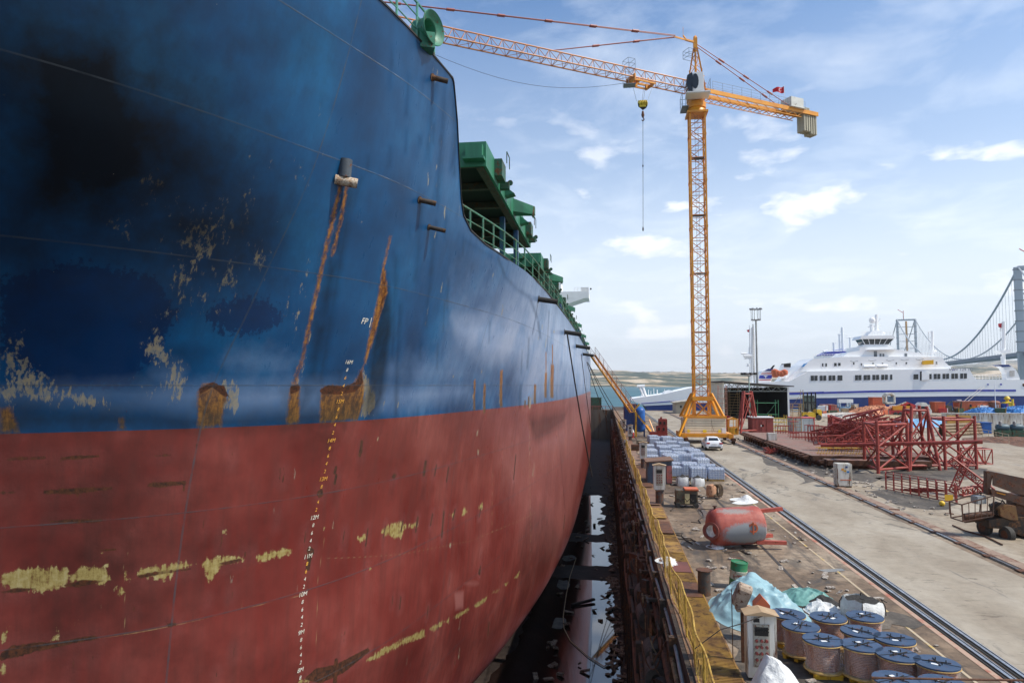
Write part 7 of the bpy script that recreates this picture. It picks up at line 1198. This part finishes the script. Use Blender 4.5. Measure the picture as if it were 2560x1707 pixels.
t = thing('green_machine', G(*z6(1620, 1176)), 'dark green winch machine in front of the orange cabins', 'machine'); g = G(*z6(1620, 1176)); mb = MB(); mb.b2(g.x - 2.6, g.x + 2.6, g.y, g.y + 1.5, .2, .7); mb.b2(g.x - 2.4, g.x - 1.0, g.y, g.y + 1.2, .7, 1.9); mb.b2(g.x + .8, g.x + 1.2, g.y, g.y + 1, .7, 2.4); mb.bar((g.x - 2.3, g.y, 1.9), (g.x - 1.2, g.y, 2.9), .2); mb.bar((g.x - 1.2, g.y, 2.9), (g.x + 1.2, g.y, 2.8), .2); mb.bar((g.x + 1.2, g.y, 2.8), (g.x + 1.0, g.y, 1.3), .2); mb.build('machine_body', M('machine_green', (.05, .07, .05), (.10, .09, .06), 2, .7, rust=.3), t); MB().lathe([(.45, -.6), (.45, .6)], (g.x - .1, g.y, 1.1), (1, 0, 0), 16).build('winch_drum', rustm, t); MB().box((g.x + 1.6, g.y + 2, 2.9), (1.2, .6, .22)).box((g.x + 1.6, g.y + 2, 3.25), (1.0, .5, .2)).build('white_boxes', white, t)
# concrete block row, small junk between: individual crates
cr_cols = [dwhite, orange, blue, rustm, grey, bred, dkgreen, tan_, white, yellow]
names_ = ['white', 'orange', 'blue', 'rusty', 'grey', 'red', 'green', 'tan', 'pale', 'yellow']
r = random.Random(21); seen = {}
CR = []
for k in range(34):
    x6 = 120 + r.random() * 2200; y6 = 1140 + r.random() * 70; ci = r.randrange(10); CR.append((x6, y6, ci))
CR.sort()
for i, (x6, y6, ci) in enumerate(CR):
    g = G(*z6(x6, y6)); s = .8 + r.random() * 1.4; t = thing('junk_crate', g, 'x', 'crate', 'junk crates scattered before the ferry'); h = s * (.5 + r.random() * .8); rz = r.random() * 1.5; MB().box(g + Vector((0, 0, h / 2)), (s * 1.5, s, h), rz=rz).build('crate_box', cr_cols[ci], t, bevel=.05); mb = MB(); q = Matrix.Rotation(rz, 3, 'Z'); [MB().bar(g + q @ Vector((a * s * .76, -s * .52, .05)), g + q @ Vector((a * s * .76, -s * .52, h + .1)), .12).build('crate_batten', cr_cols[(ci + 3) % 10], t) for a in (-1, 1)]
    n_ = seen[ci] = seen.get(ci, 0) + 1; t['label'] = '%s junk crate before the ferry, %s of the %s crates counted from the left' % (names_[ci], ['first', 'second', 'third', 'fourth', 'fifth', 'sixth', 'seventh', 'eighth', 'ninth'][min(n_ - 1, 8)], names_[ci])
# ------------------------------------------------------------------ red fabrications
def jacket(name, FL, FR, dvec, h, r_, lab, top=1.0, mid=True, rb=.06):
    c = (FL + FR) / 2 + dvec / 2; t = thing(name, (c.x, c.y, 0), lab, 'steel frame', 'red painted tube frames standing in the yard'); B = [FL, FR, FR + dvec, FL + dvec]; B = [Vector((b.x, b.y, 0)) for b in B]; cc = Vector((c.x, c.y, 0)); T = [cc + (b - cc) * top + Vector((0, 0, h)) for b in B]
    for b, q in zip(B, T): e = (q - b).normalized() * .15; MB().tube(b, q + e, r_, 12).build('leg', red, t, smooth=True)
    mb = MB(); at = lambda i, k: B[i].lerp(T[i], k)
    for k in (.08, .96): mb = MB(); [mb.tube(at(i, k), at((i + 1) % 4, k), r_ * .8, 8) for i in range(4)]; mb.build('ring_beam', red, t, smooth=True)
    mb = MB()
    for i in range(4):
        j = (i + 1) % 4
        if mid: mb.tube(at(i, .08), at(j, .52), rb, 8); mb.tube(at(j, .52), at(i, .96), rb, 8) if i % 2 else mb.tube(at(i, .52), at(j, .96), rb, 8); mb.tube(at(j, .08), at(i, .52), rb, 8)
        else: mb.tube(at(i, .08), at(j, .96), rb, 8); mb.tube(at(j, .08), at(i, .96), rb, 8)
    mb.build('bracing', red, t, smooth=True); return t
g7 = lambda x, y: G(*z7(x, y))
jacket('braced_frame', g7(1225, 632), g7(1458, 612), Vector((.3, 3.7, 0)), 4.0, .13, 'tall red braced tube frame, left one of the row of three', rb=.075)
jacket('braced_frame', g7(1470, 608), g7(1702, 606), Vector((.3, 3.4, 0)), 5.1, .13, 'tapering taller red tube frame in the middle of the row of three', top=.52, rb=.075)
jacket('braced_frame', g7(1745, 602), g7(1985, 597), Vector((.35, 3.6, 0)), 4.3, .12, 'red braced tube frame at the right end of the row of three', rb=.07)
jacket('braced_frame', G(*z5(1345, 1500)), G(*z5(1555, 1490)), Vector((0, 2.4, 0)), 6.0, .15, 'narrow red A shaped tower behind the crane base', top=.42, mid=False, rb=.08)
t = thing('long_red_pipe', g7(1500, 470), 'long horizontal red pipe lying through the tube frames', 'pipe'); MB().tube(PY(*z7(780, 412), 62), PY(*z7(2032, 384), 57), .15, 12).build('pipe_body', red, t, smooth=True)
t = thing('pipe_cradle', g7(2000, 560), 'small red box frame on the ground right of the tube frames', 'frame'); mb = MB(); truss(mb, g7(1900, 555) + Vector((0, 0, .7)), g7(2072, 552) + Vector((0, 0, .7)), 1.6, 1.3, 3, .06, .05, side=(0, 1, 0)); mb.build('frame_bars', red, t)
t = thing('steel_tube', g7(1330, 520), 'wide rusty steel tube with dark open end lying inside the left red frame', 'tube'); a = g7(1290, 545) + Vector((0, .8, .55)); MB().lathe([(.55, 0), (.55, 6), (.5, 6), (.5, 0), (.55, 0)], a, (.55, 1, 0), 24, cap=False).build('tube_wall', rustm, t, smooth=True)
# rusty flatbed platforms under the lattice
PL = [(17.6, 27.5, 62.5, 92, .95, 'long rusty barge deck section with brackets along its dock side edge'), (18.4, 26.5, 60.9, 62.3, .75, 'shorter rusty deck section at the near end, beside the yellow gangway')]
for x0, x1, y0, y1, zt_, lab in PL:
    t = thing('deck_section', ((x0 + x1) / 2, (y0 + y1) / 2, 0), lab, 'deck section', 'rusty deck sections lying in the yard'); MB().b2(x0, x1, y0, y1, zt_ - .12, zt_).build('deck_plate', M('deck_dusty_red', (.24, .12, .095), (.20, .15, .12), .6, .85, rust=.4, rustc=(.20, .11, .08)), t)
    mb = MB(); mb.b2(x0 - .06, x0, y0, y1, zt_ - .45, zt_ - .02); mb.b2(x0, x1, y0 - .06, y0, zt_ - .45, zt_ - .02); mb.b2(x0 + .6, x1 - .2, y0 + .4, y1 - .4, .02, zt_ - .13); mb.build('edge_beam', rustm, t); y = y0 + .5
    while y < y1 - .4: mb = MB(); mb.prism([(x0 - .06, y, zt_ - .05), (x0 - .55, y, zt_ - .12), (x0 - .55, y, zt_ - .28), (x0 - .06, y, zt_ - .5)], (0, .5, 0)); mb.b2(x0 - .1, x0 + .1, y + .2, y + .35, 0, zt_ - .42); mb.build('edge_bracket', rustm, t); y += 1.35
# tangled red lattice pieces on the sections
r = random.Random(4)
LT = [((835, 300), (1195, 175), 3.4, .5, 'red lattice boom section rising to the right over the scrap pile'), ((850, 215), (1190, 345), 2.4, .6, 'red lattice section sloping down across the left frame'), ((740, 345), (1120, 320), 1.2, .9, 'low red lattice section lying flat at the pile left'), ((950, 360), (1220, 350), 1.6, 1.0, 'red lattice box section lying in the middle of the pile'), ((1010, 280), (1250, 240), 2.6, .7, 'short red lattice section stacked behind the left frame'), ((1230, 300), (1440, 220), 2.8, .7, 'red lattice section seen through the left frame'), ((880, 330), (1180, 440), .9, .8, 'red lattice section pointing toward the camera on the deck'), ((1160, 180), (1290, 330), 2.4, .6, 'steep red lattice piece behind the pile')]
for k, (a, b, z_, w, lab) in enumerate(LT):
    Y = 76 + k * 1.6; pa, pb = PY(*z7(*a), Y), PY(*z7(*b), Y - 3); pa.z = max(pa.z, 1.5); pb.z = max(pb.z, 1.4); c = (pa + pb) / 2; t = thing('lattice_section', (c.x, c.y, 0), lab, 'lattice section', 'red lattice crane sections heaped on the deck'); mb = MB(); sd_ = Vector((.2, 1, .1)) if k % 2 else Vector((-.3, 1, -.2)); truss(mb, pa, pb, w + .5, w + .3, 7, .09, .055, side=sd_, k=6); mb.build('lattice_bars', red, t, smooth=True)
for k, (x, y, w, d, h, lab) in enumerate([(740, 420, 1.6, 1.4, 1.3, 'red post frame left of the cage racks on the deck'), (580, 430, 1.0, .9, 1.9, 'small red A shaped trestle on the near deck edge'), (900, 425, 3.2, 1.5, 1.2, 'red barred cage rack, left of two on the deck'), (1060, 425, 3.0, 1.5, 1.1, 'red barred cage rack, right of two on the deck'), (500, 395, 1.6, 1.2, 1.0, 'row of short red bar stools on the deck left'), (660, 450, 2.6, 1.2, .8, 'low wide red barred rack near the dock side edge'), (820, 475, 3.4, 1.3, 1.0, 'long red barred rack at the near end of the deck'), (1000, 490, 3.0, 1.2, .9, 'red barred rack behind the yellow stair gangway')]):
    g = g7(x, y); Y = g.y + 3; q = PY(*z7(x, y), Y); t = thing('bar_rack', (q.x, Y, .95), lab, 'rack', 'red bar racks on the deck sections'); mb = MB(); nb_ = max(3, int(w / .3))
    for i in range(nb_ + 1):
        for j in (0, 1): mb.tube((q.x - w / 2 + w * i / nb_, Y + d * j, .95), (q.x - w / 2 + w * i / nb_, Y + d * j, .95 + h * (1 if k != 1 else .3 + .7 * (1 - abs(i / nb_ - .5) * 2))), .035, 6)
    for z in (.25, .95): [mb.tube((q.x - w / 2, Y + d * j, .95 + h * z), (q.x + w / 2, Y + d * j, .95 + h * z), .04, 6) for j in (0, 1)]
    mb.build('rack_bars', red, t)
r = random.Random(14); wd_ = ['leftmost', 'second', 'third', 'fourth', 'fifth', 'sixth', 'seventh', 'eighth', 'ninth', 'tenth', 'eleventh', 'rightmost']
for k in range(12):
    x6 = 740 + k * 46; Y = 66 + 14 * r.random(); q = PY(*z7(x6, 400), Y); a_ = r.uniform(-.5, .5); ln = r.uniform(2.2, 5.); zz = 1.3 + r.random() * (.6 + 1.6 * (k > 2)); pa = Vector((q.x, Y, zz)); pb = pa + Vector((math.cos(a_) * ln, math.sin(a_) * ln * .8, r.uniform(-.3, 1.4)))
    if pb.z < 1.2: pb.z = 1.3
    t = thing('lattice_offcut', ((pa.x + pb.x) / 2, Y, .95), 'short red lattice offcut at deck level in the scrap pile, %s of twelve' % wd_[k], 'lattice offcut', 'short red lattice offcuts in the scrap pile'); mb = MB(); truss(mb, pa, pb, .9, .7, max(3, int(ln * 1.5)), .06, .04, side=(-math.sin(a_), math.cos(a_), r.uniform(-.3, .3)), k=5); mb.build('offcut_bars', red, t)
t = thing('red_hopper', g7(890, 330), 'tilted conical red hopper among the lattice pile', 'hopper'); q = PY(*z7(890, 290), 84); MB().lathe([(1.5, 1.1), (1.4, 1.0), (.35, -1.1), (.3, -1.1), (1.35, .95)], q, (.4, -.3, .85), 20, cap=False).build('hopper_cone', red, t, smooth=True)
# yellow stair gangway on the ground
a, b = g7(770, 575), g7(1215, 590); t = thing('stair_gangway', ((a.x + b.x) / 2, a.y + .7, 0), 'yellow railed stair gangway lying before the rusty deck section', 'gangway'); mb = MB(); mb.b2(a.x, b.x, a.y + .2, a.y + 1.0, .35, .6); mb.b2(a.x + .3, b.x - .2, a.y + .3, a.y + .9, .02, .35); mb.build('walk_beam', M('yellow_pale', (.62, .45, .18), (.5, .33, .12), 2, .6, rust=.2), t); mb = MB()
for y in (a.y + .2, a.y + 1.0): mb.path([(a.x, y, 1.55), (b.x, y, 1.55)], .03, 5); mb.path([(a.x, y, 1.1), (b.x, y, 1.1)], .02, 5); [mb.tube((a.x + (b.x - a.x) * k / 9, y, .6), (a.x + (b.x - a.x) * k / 9 + .35, y, 1.55), .022, 5) for k in range(10)]
mb.build('hand_rails', yellow, t); MB().prism([(b.x - 1.0, a.y - .1, .55), (b.x + .0, a.y - 1.6, .05), (b.x + .75, a.y - 1.6, .05), (b.x - .2, a.y - .1, .55)], (0, 0, .14)).build('tread_ramp', yellow, t)
# lattice cage on the ground at right and small lattice piece
a, b = g7(1285, 752), g7(1832, 862); t = thing('rail_cage', ((a.x + b.x) / 2, (a.y + b.y) / 2 + .6, 0), 'long low red cage of handrails lying on dark ground', 'cage'); mb = MB(); nf = 8; dv = Vector((.45, 1.15, 0)); hz_ = Vector((0, 0, 1.08))
for j in (0, 1):
    for z in (.02, .36, .7, 1.0): mb.tube(a + dv * j + hz_ * z, b + dv * j + hz_ * z, .025, 5)
for k in range(nf + 1):
    p = a.lerp(b, k / nf); mb.bar(p, p + hz_, .09, .05); mb.bar(p + dv, p + dv + hz_, .06); mb.tube(p, p + dv, .03, 5); mb.tube(p + hz_, p + dv + hz_, .02, 5)
mb.build('cage_bars', red, t); mb = MB(); [mb.bar(a.lerp(b, .15 + .07 * k) + dv * (.2 + .08 * k) + Vector((0, 0, .1 + .06 * k)), a.lerp(b, .55 + .06 * k) + dv * (.7 - .06 * k) + Vector((0, 0, .15 + .08 * k)), .06) for k in range(7)]; mb.build('loose_bars', red, t)
c = g7(1930, 800); t = thing('tripod_lattice', c, 'collapsed red lattice tripod beside the end of the low cage', 'lattice piece'); mb = MB(); truss(mb, c + Vector((-.9, .3, 2.2)), c + Vector((1.0, -.6, .4)), .5, .4, 7, .05, .03, side=(.3, 1, 0)); truss(mb, c + Vector((-1.0, 0, .2)), c + Vector((.2, .5, 2.3)), .4, .4, 6, .045, .03, side=(.5, 1, 0)); truss(mb, c + Vector((-.8, -.6, .3)), c + Vector((1.3, .2, .5)), .5, .4, 6, .045, .03, side=(0, 1, 0)); mb.build('lattice_bars', red, t)
# sign and ball
g = g7(1776, 942); t = thing('yellow_sign', g, 'square yellow sign on a thin post with small foot', 'sign'); k_ = g.y / F / 3.0947; h = 135 * k_; MB().b2(g.x - 28 * k_, g.x + 28 * k_, g.y - .01, g.y + .01, h - 42 * k_, h).build('sign_plate', M('sign_ochre', (.75, .45, .03), (.65, .38, .03), 2, .5), t); MB().tube(g, g + Vector((0, .02, h)), .02, 6).box(g + Vector((0, 0, .02)), (.35, .25, .04)).build('sign_post', rustm, t)
g = g7(1718, 882); vs_ = MB(); vs_.lathe([(.16 * math.sin(a_), .16 - .16 * math.cos(a_)) for a_ in [.05 + k * .28 for k in range(12)]], g, n=16); tag(vs_.build('yellow_float', M('float_yellow', (.8, .5, .03), None, 1, .5), smooth=True, loc=g), 'small round yellow float lying left of the yellow sign', 'float')
# white cabinets in the yard
def wcab(px, py, w, h, lab, papers=True):
    g = g7(px, py); t = thing('tool_cabinet', g, lab, 'cabinet'); x, y = g.x, g.y; MB().b2(x - w / 2, x + w / 2, y, y + w * .8, .1, h).build('cabinet_shell', dwhite, t, bevel=.03); mb = MB(); [mb.b2(x + a, x + a + .15, y + .05, y + w * .7, 0, .1) for a in (-w / 2 + .05, w / 2 - .2)]; mb.build('skids', rustm, t)
    mb = MB(); [mb.b2(x - w / 2 - .05, x - w / 2, y + .1, y + w * .6, z, z + .05) for z in [.25 + .18 * k for k in range(int((h - .3) / .18))]]; mb.build('side_shelves', dwhite, t)
    if papers:
        for a, z, c_ in [(-.2, .72, cyellow), (.05, .82, dkblue), (.15, .62, bluetarp), (-.05, .66, yellow), (.22, .9, bwhite)]: MB().b2(x + a, x + a + .15, y - .012, y - .002, h * z, h * z + .13).build('sticker', c_, t)
        MB().b2(x - w * .3, x + w * .42, y - .011, y - .003, h * .3, h * .34).build('red_smear', orange, t)
wcab(968, 738, 1.0, 1.62, 'white sticker covered steel cabinet standing on the edge of the road'); wcab(408, 440, .95, 1.75, 'white narrow cabinet with side shelves by the rusty deck section', False)
g = g7(390, 478); t = thing('scrap_bundle', g, 'small bundle of spiky red rods on the dirt by the road edge', 'scrap bundle'); mb = MB(); r = random.Random(8); [mb.tube(g + Vector((r.gauss(0, .3), r.gauss(0, .2), .05)), g + Vector((r.gauss(0, .6), r.gauss(0, .4), .15 + .6 * r.random())), .025, 5) for _ in range(46)]; mb.build('rods', red, t)
# boom lift, rusty brown, at the right edge
g = g7(2130, 1130); t = thing('boom_lift', (g.x + .6, g.y + .8, 0), 'rusty brown mobile boom lift with folded arms at the right edge', 'boom lift'); bl_ = M('lift_brown', (.10, .045, .025), (.055, .03, .02), 2, .65, rust=.3, bump=.2); s7 = g.y / F / 3.0947; Y0 = g.y; Q7 = lambda x, y, Y=Y0: PY(*z7(x, y), Y)
def arm(name, pts, dep, m_=bl_, dy_=0): return MB().prism([Q7(*q, Y0 + dy_) for q in pts], (0, dep, 0)).build(name, m_, t, bevel=.015)
arm('upper_boom', [(2062, 612), (2080, 610), (2700, 735), (2700, 800), (2300, 720), (2110, 650), (2085, 800), (2062, 790)], .28, dy_=.3); arm('middle_boom', [(2110, 645), (2352, 700), (2700, 790), (2700, 850), (2300, 790), (2110, 720)], .05, dy_=.25); arm('lower_boom', [(2085, 745), (2352, 810), (2700, 880), (2700, 990), (2352, 880), (2110, 800)], .3, dy_=.2); arm('turret', [(2165, 900), (2200, 870), (2290, 880), (2310, 990), (2250, 990), (2170, 960)], .9, M('lift_ochre', (.20, .10, .03), (.12, .06, .03), 2, .7, rust=.3)); arm('mast_knuckle', [(2290, 800), (2352, 790), (2430, 800), (2430, 1040), (2330, 1060), (2290, 950)], .8, dy_=.4)
arm('chassis', [(2080, 990), (2250, 960), (2700, 1000), (2700, 1130), (2352, 1120), (2200, 1060), (2080, 1050)], 1.2, dkbrown, .1)
for x_, y_, Y_ in [(2048, 1050, Y0 + .75), (2222, 1108, Y0), (2420, 1130, Y0), (2300, 1050, Y0 + 1.6)]: w_ = MB().lathe([(.24, -.14), (.36, -.12), (.38, 0), (.36, .12), (.24, .14)], Q7(x_, y_, Y_) + Vector((0, 0, .04)), (1, .25, 0), 20).build('wheel', rubber, t, smooth=True); MB().lathe([(.2, -.145), (.2, .145)], Q7(x_, y_, Y_) + Vector((0, 0, .04)), (1, .25, 0), 14).build('wheel_hub', rustm, w_)
mb = MB(); c0 = [Q7(1880, 1000), Q7(2110, 960), Q7(2120, 800), Q7(1870, 870)]; mb.path(c0 + [c0[0]], .03, 6); c1 = [p + Vector((-.1, .9, 0)) for p in c0]; mb.path(c1 + [c1[0]], .03, 6); [mb.tube(a, b, .03, 6) for a, b in zip(c0, c1)]; [mb.tube(Q7(1875 + 245 * k / 5, 868 - 68 * k / 5), Q7(1882 + 230 * k / 5, 998 - 38 * k / 5), .018, 5) for k in range(6)]; mb.tube(Q7(1890, 960, Y0 + .3), Q7(2110, 935, Y0 + .3), .14, 12); mb.tube(Q7(1890, 990, Y0 + .6), Q7(2110, 965, Y0 + .6), .13, 12); mb.build('platform_basket', bl_, t); MB().box(Q7(2000, 830, Y0 + .4), (.5, .4, .35), rz=.3).build('control_box', grey, t, bevel=.02); arm('jib_link', [(2100, 880), (2160, 850), (2220, 890), (2200, 940), (2120, 920)], .3, dy_=.4); arm('yellow_label', [(2140, 772), (2215, 790), (2205, 797), (2140, 780)], .02, cyellow, .18)
mb = MB(); [mb.path([Q7(2130 + 60 * math.sin(k + i * .7) + 12 * i, 820 + 22 * i + 10 * k, Y0 + .2) for i in range(6)], .02, 5) for k in range(5)]; mb.build('hydraulic_hoses', black, t)
tag(MB().path([g7(1800, 1036) + Vector((0, 0, .05)), g7(1900, 1080) + Vector((0, 0, .05)), g7(2050, 1120) + Vector((0, 0, .05)), g7(2185, 1188) + Vector((0, 0, .05))], .035, 6).build('rusty_rod', rustm, loc=g7(1990, 1100)), 'long thin rusty rod lying on the paving before the boom lift', 'rod')
tag(MB().tube(g7(1310, 912) + Vector((0, 0, .04)), g7(1390, 914) + Vector((0, 0, .04)), .04, 6).build('rusty_rod', rustm, loc=g7(1350, 912)), 'short rusty rod lying before the low red cage', 'rod')
# compressors, stacked pipes, wire fence
for x, lab in [(2145, 'green and grey compressor set left of two by the white wall'), (2300, 'green and grey compressor set right of two at the picture edge')]:
    g = G(*z6(x, 1455)); t = thing('compressor', g, lab, 'compressor'); MB().box(g + Vector((0, .5, .55)), (1.7, 1.1, .9)).build('base_housing', dkgreen, t, bevel=.05); MB().lathe([(.05, -.85), (.35, -.75), (.45, -.5), (.45, .5), (.35, .75), (.05, .85)], g + Vector((0, .5, 1.35)), (1, 0, 0), 16).build('air_receiver', M('receiver_blue', (.04, .09, .12), None, 1, .5), t, smooth=True); MB().lathe([(.2, 0), (.2, .5), (.1, .6)], g + Vector((-.4, .2, 1.6)), n=10).build('motor_cap', grey, t)
a, b = G(*z6(1500, 1440)), G(*z6(1905, 1420)); sp_ = M('stack_pipe', (.24, .17, .10), (.15, .10, .06), 1, .7, rust=.3); k_ = 0
for row in range(4):
    for j in range(5 - row):
        o = Vector((0, .2 + .46 * j + .23 * row, .23 + .40 * row)); mb = MB(); mb.lathe([(.22, 0), (.22, (b - a).length), (.18, (b - a).length), (.18, .3)], a + o + Vector((.1 * (j % 2), 0, 0)), (b - a), 16, cap=False); mb.lathe([(.18, .3), (.001, .3)], a + o, (b - a), 12, cap=False)
        tag(mb.build('steel_pipe', sp_, smooth=True, loc=a + o), 'stacked brown pipe by the ochre door, %s layer, %s from front' % (['ground', 'second', 'third', 'top'][row], ['first', 'second', 'third', 'fourth', 'fifth'][j]), 'pipe', 'brown pipes stacked in the yard')
t = thing('wire_fence', G(*z6(2000, 1480)), 'thin yellowish post and wire fence before the brown scrap', 'fence'); mb = MB(); ps = [G(*z6(1830, 1440)), G(*z6(1900, 1455)), G(*z6(1970, 1470)), G(*z6(2050, 1488)), G(*z6(2120, 1505)), G(*z6(2190, 1522)), G(*z6(2190, 1470))]; rail_run(ps[:6], 1.1, mb, r=.03); mb.build('fence_bars', M('fence_pale', (.5, .42, .28), None, 1, .7), t)
# scaffold towers, yellow cage, red box round the crane base
def scaf(px, py, w, d, h, m_, lab, f=z5, n=3, dz=1.):
    g = G(*f(px, py)); t = thing('scaffold_tower', g, lab, 'scaffold', 'light scaffold towers before the shed'); mb = MB(); C_ = [(-w / 2, 0), (w / 2, 0), (w / 2, d), (-w / 2, d)]
    for x, y in C_: mb.tube((g.x + x, g.y + y, 0), (g.x + x, g.y + y, h), .05, 6)
    z = .3
    while z <= h:
        for i in range(4): a, b = C_[i], C_[(i + 1) % 4]; mb.tube((g.x + a[0], g.y + a[1], z), (g.x + b[0], g.y + b[1], z), .035, 5)
        z += dz
    mb.tube((g.x - w / 2, g.y, .3), (g.x + w / 2, g.y, h), .03, 5); mb.build('scaffold_tubes', m_, t); return t
sy = M('scaffold_ochre', (.40, .27, .10), (.3, .18, .1), 2, .6)
scaf(1145, 1330, 1.6, 1.5, 7.0, M('scaffold_pink', (.45, .22, .15), None, 1, .6), 'pinkish ladder scaffold at the left wall of the shed'); scaf(1280, 1310, 2.0, 2, 7.5, sy, 'ochre ladder scaffold just inside the shed mouth left', dz=.6); scaf(1835, 1290, 2.6, 2, 5.5, sy, 'ochre scaffold at the right side of the shed mouth', dz=.8); scaf(1975, 1300, 3.6, 2, 6.0, sy, 'wide ochre scaffold outside the right shed post', dz=1.3); scaf(1665, 1430, 3.3, 2, 4.6, M('scaffold_green', (.05, .22, .10), None, 1, .6), 'green pipe scaffold frame above the dark red cabin', dz=1.9); scaf(1790, 1480, 2.2, 1.5, 2.6, M('scaffold_yellow', (.6, .42, .06), None, 1, .6), 'low yellow cage frame right of the dark red cabin', dz=.6); scaf(2000, 1480, 1.2, 1, 4.2, sy, 'narrow ladder frame left of the pale corrugated container', dz=.5); scaf(1070, 1290, 2.2, 1, 3.2, M('scaffold_red', (.35, .1, .07), None, 1, .6), 'low reddish frame right behind the crane base', dz=1)
g = G(*z5(1263, 1510)); t = thing('lift_cage', g, 'yellow man riding cage with doors standing right of the crane ballast', 'cage'); mb = MB()
for x, y in ((-.62, 0), (.62, 0), (.62, 1.2), (-.62, 1.2)): mb.bar((g.x + x, g.y + y, .1), (g.x + x, g.y + y, 2.25), .12)
for z in (.12, 1.1, 2.2): [mb.bar((g.x - .62, g.y + y, z), (g.x + .62, g.y + y, z), .09) for y in (0, 1.2)]
mb.bar((g.x, g.y, .1), (g.x, g.y, 2.2), .08); mb.prism([(g.x - .7, g.y - .05, 2.25), (g.x + .7, g.y - .05, 2.25), (g.x, g.y - .05, 2.5)], (0, 1.3, 0)); mb.build('cage_frame', cyellow, t); MB().b2(g.x - .5, g.x - .1, g.y - .03, g.y + .0, 1.2, 1.5).build('notice', white, t); MB().b2(g.x - .55, g.x + .55, g.y + .05, g.y + 1.15, .15, 1.0).build('cage_panel', yellow, t)
g = G(*z5(1185, 1480)); t = thing('red_bin', g, 'plain red steel bin between crane ballast and yellow cage', 'bin'); MB().prism([(g.x - .9, g.y + 3, .1), (g.x + .9, g.y + 3, .1), (g.x + 1.0, g.y + 3, 2.3), (g.x - 1.0, g.y + 3, 2.3)], (0, 1.6, 0)).build('bin_body', bred, t, bevel=.03); MB().b2(g.x - 1.05, g.x + 1.05, g.y + 2.92, g.y + 3, 2.2, 2.35).build('bin_rim', red, t)
# yellow braced prop and small kit by the blue tank
t = thing('yellow_prop', G(*z5(300, 1500)), 'slanted yellow steel prop leaning behind the blue tank', 'prop'); mb = MB(); mb.bar(PY(*z5(255, 1400), 97), PY(*z5(325, 1500), 94), .3); mb.bar(PY(*z5(290, 1330), 97), PY(*z5(345, 1470), 96), .12); mb.build('prop_beam', cyellow, t)
for k, (px, py, w, h, m_, lab) in enumerate([(1372 + 186, 1068, 1.0, 1.2, dwhite, 'small pale box on the dock edge far left of the blue tank'), (1588, 1128, .8, .7, rustm, 'rusty box beside the second control cabinet'), (1565, 1120, .5, .9, grey, 'grey box by the yellow fence left of the wrapped pallets'), (1602, 1118, .9, .8, M('box_olive', (.18, .15, .1), None, 2, .7), 'olive box behind the second control cabinet'), (1626, 1128, .55, .6, tan_, 'tan box between cabinet and pallets')]):
    g = G(px, py); t = thing('equipment_box', g, lab, 'box'); MB().b2(g.x - w / 2, g.x + w / 2, g.y, g.y + w, .05, h).build('box_shell', m_, t, bevel=.03); MB().b2(g.x - w * .35, g.x + w * .35, g.y - .02, g.y, h * .3, h * .7).build('box_lid', dkbrown, t)
# litter on the quay: countless small scraps
r = random.Random(31); mb = MB()
for k in range(520):
    z_ = r.random()
    if z_ < .45: x, y = r.uniform(3.3, 9.0), 13 + 75 * r.random() ** 1.5
    elif z_ < .8: x, y = r.uniform(16.2, 19), r.uniform(40, 95)
    else: x, y = r.uniform(19, 60), r.uniform(95, 170)
    s = .03 + .10 * r.random() * (1 + y / 60); q = Matrix.Rotation(r.random() * 3, 3, 'Z') @ Matrix.Rotation(r.gauss(0, .25), 3, 'X'); mb.box((x, y, .02 + s * .15), (s, s * (1 + 2 * r.random()), s * .3), m=q)
o = mb.build('quay_litter', M('litter', (.16, .11, .08), (.5, .46, .4), 14, .8)); o['kind'] = 'stuff'
for k, (pts, lab) in enumerate([([(565, 1690), (700, 1550), (800, 1400)], 'a'), ]): pass
mb = MB(); r = random.Random(2)
for k in range(9):
    x, y = 3.4 + r.random() * 1.5, 30 + 3.2 * k; pts = [(x, y, .03)]
    for i in range(14): x += r.gauss(.15, .22); y += r.gauss(.1, .45); pts.append((x, y, .03))
    mb.path(pts, .022, 5)
o = mb.build('quay_cables', rope); o['kind'] = 'stuff'
# ------------------------------------------------------------------ air
hz_m = bpy.data.materials.new('haze_air'); hz_m.use_nodes = True; t = hz_m.node_tree; t.nodes.clear(); ou = N(t, 'ShaderNodeOutputMaterial'); pv = N(t, 'ShaderNodeVolumePrincipled', Density=.00007, Anisotropy=.2); pv.inputs['Color'].default_value = (.93, .96, 1, 1); L(t, pv, 0, ou, 'Volume')
mb = MB(); mb.b2(-12000, 14000, -400, 13000, -14, 640); o = mb.build('haze', hz_m); o['kind'] = 'stuff'
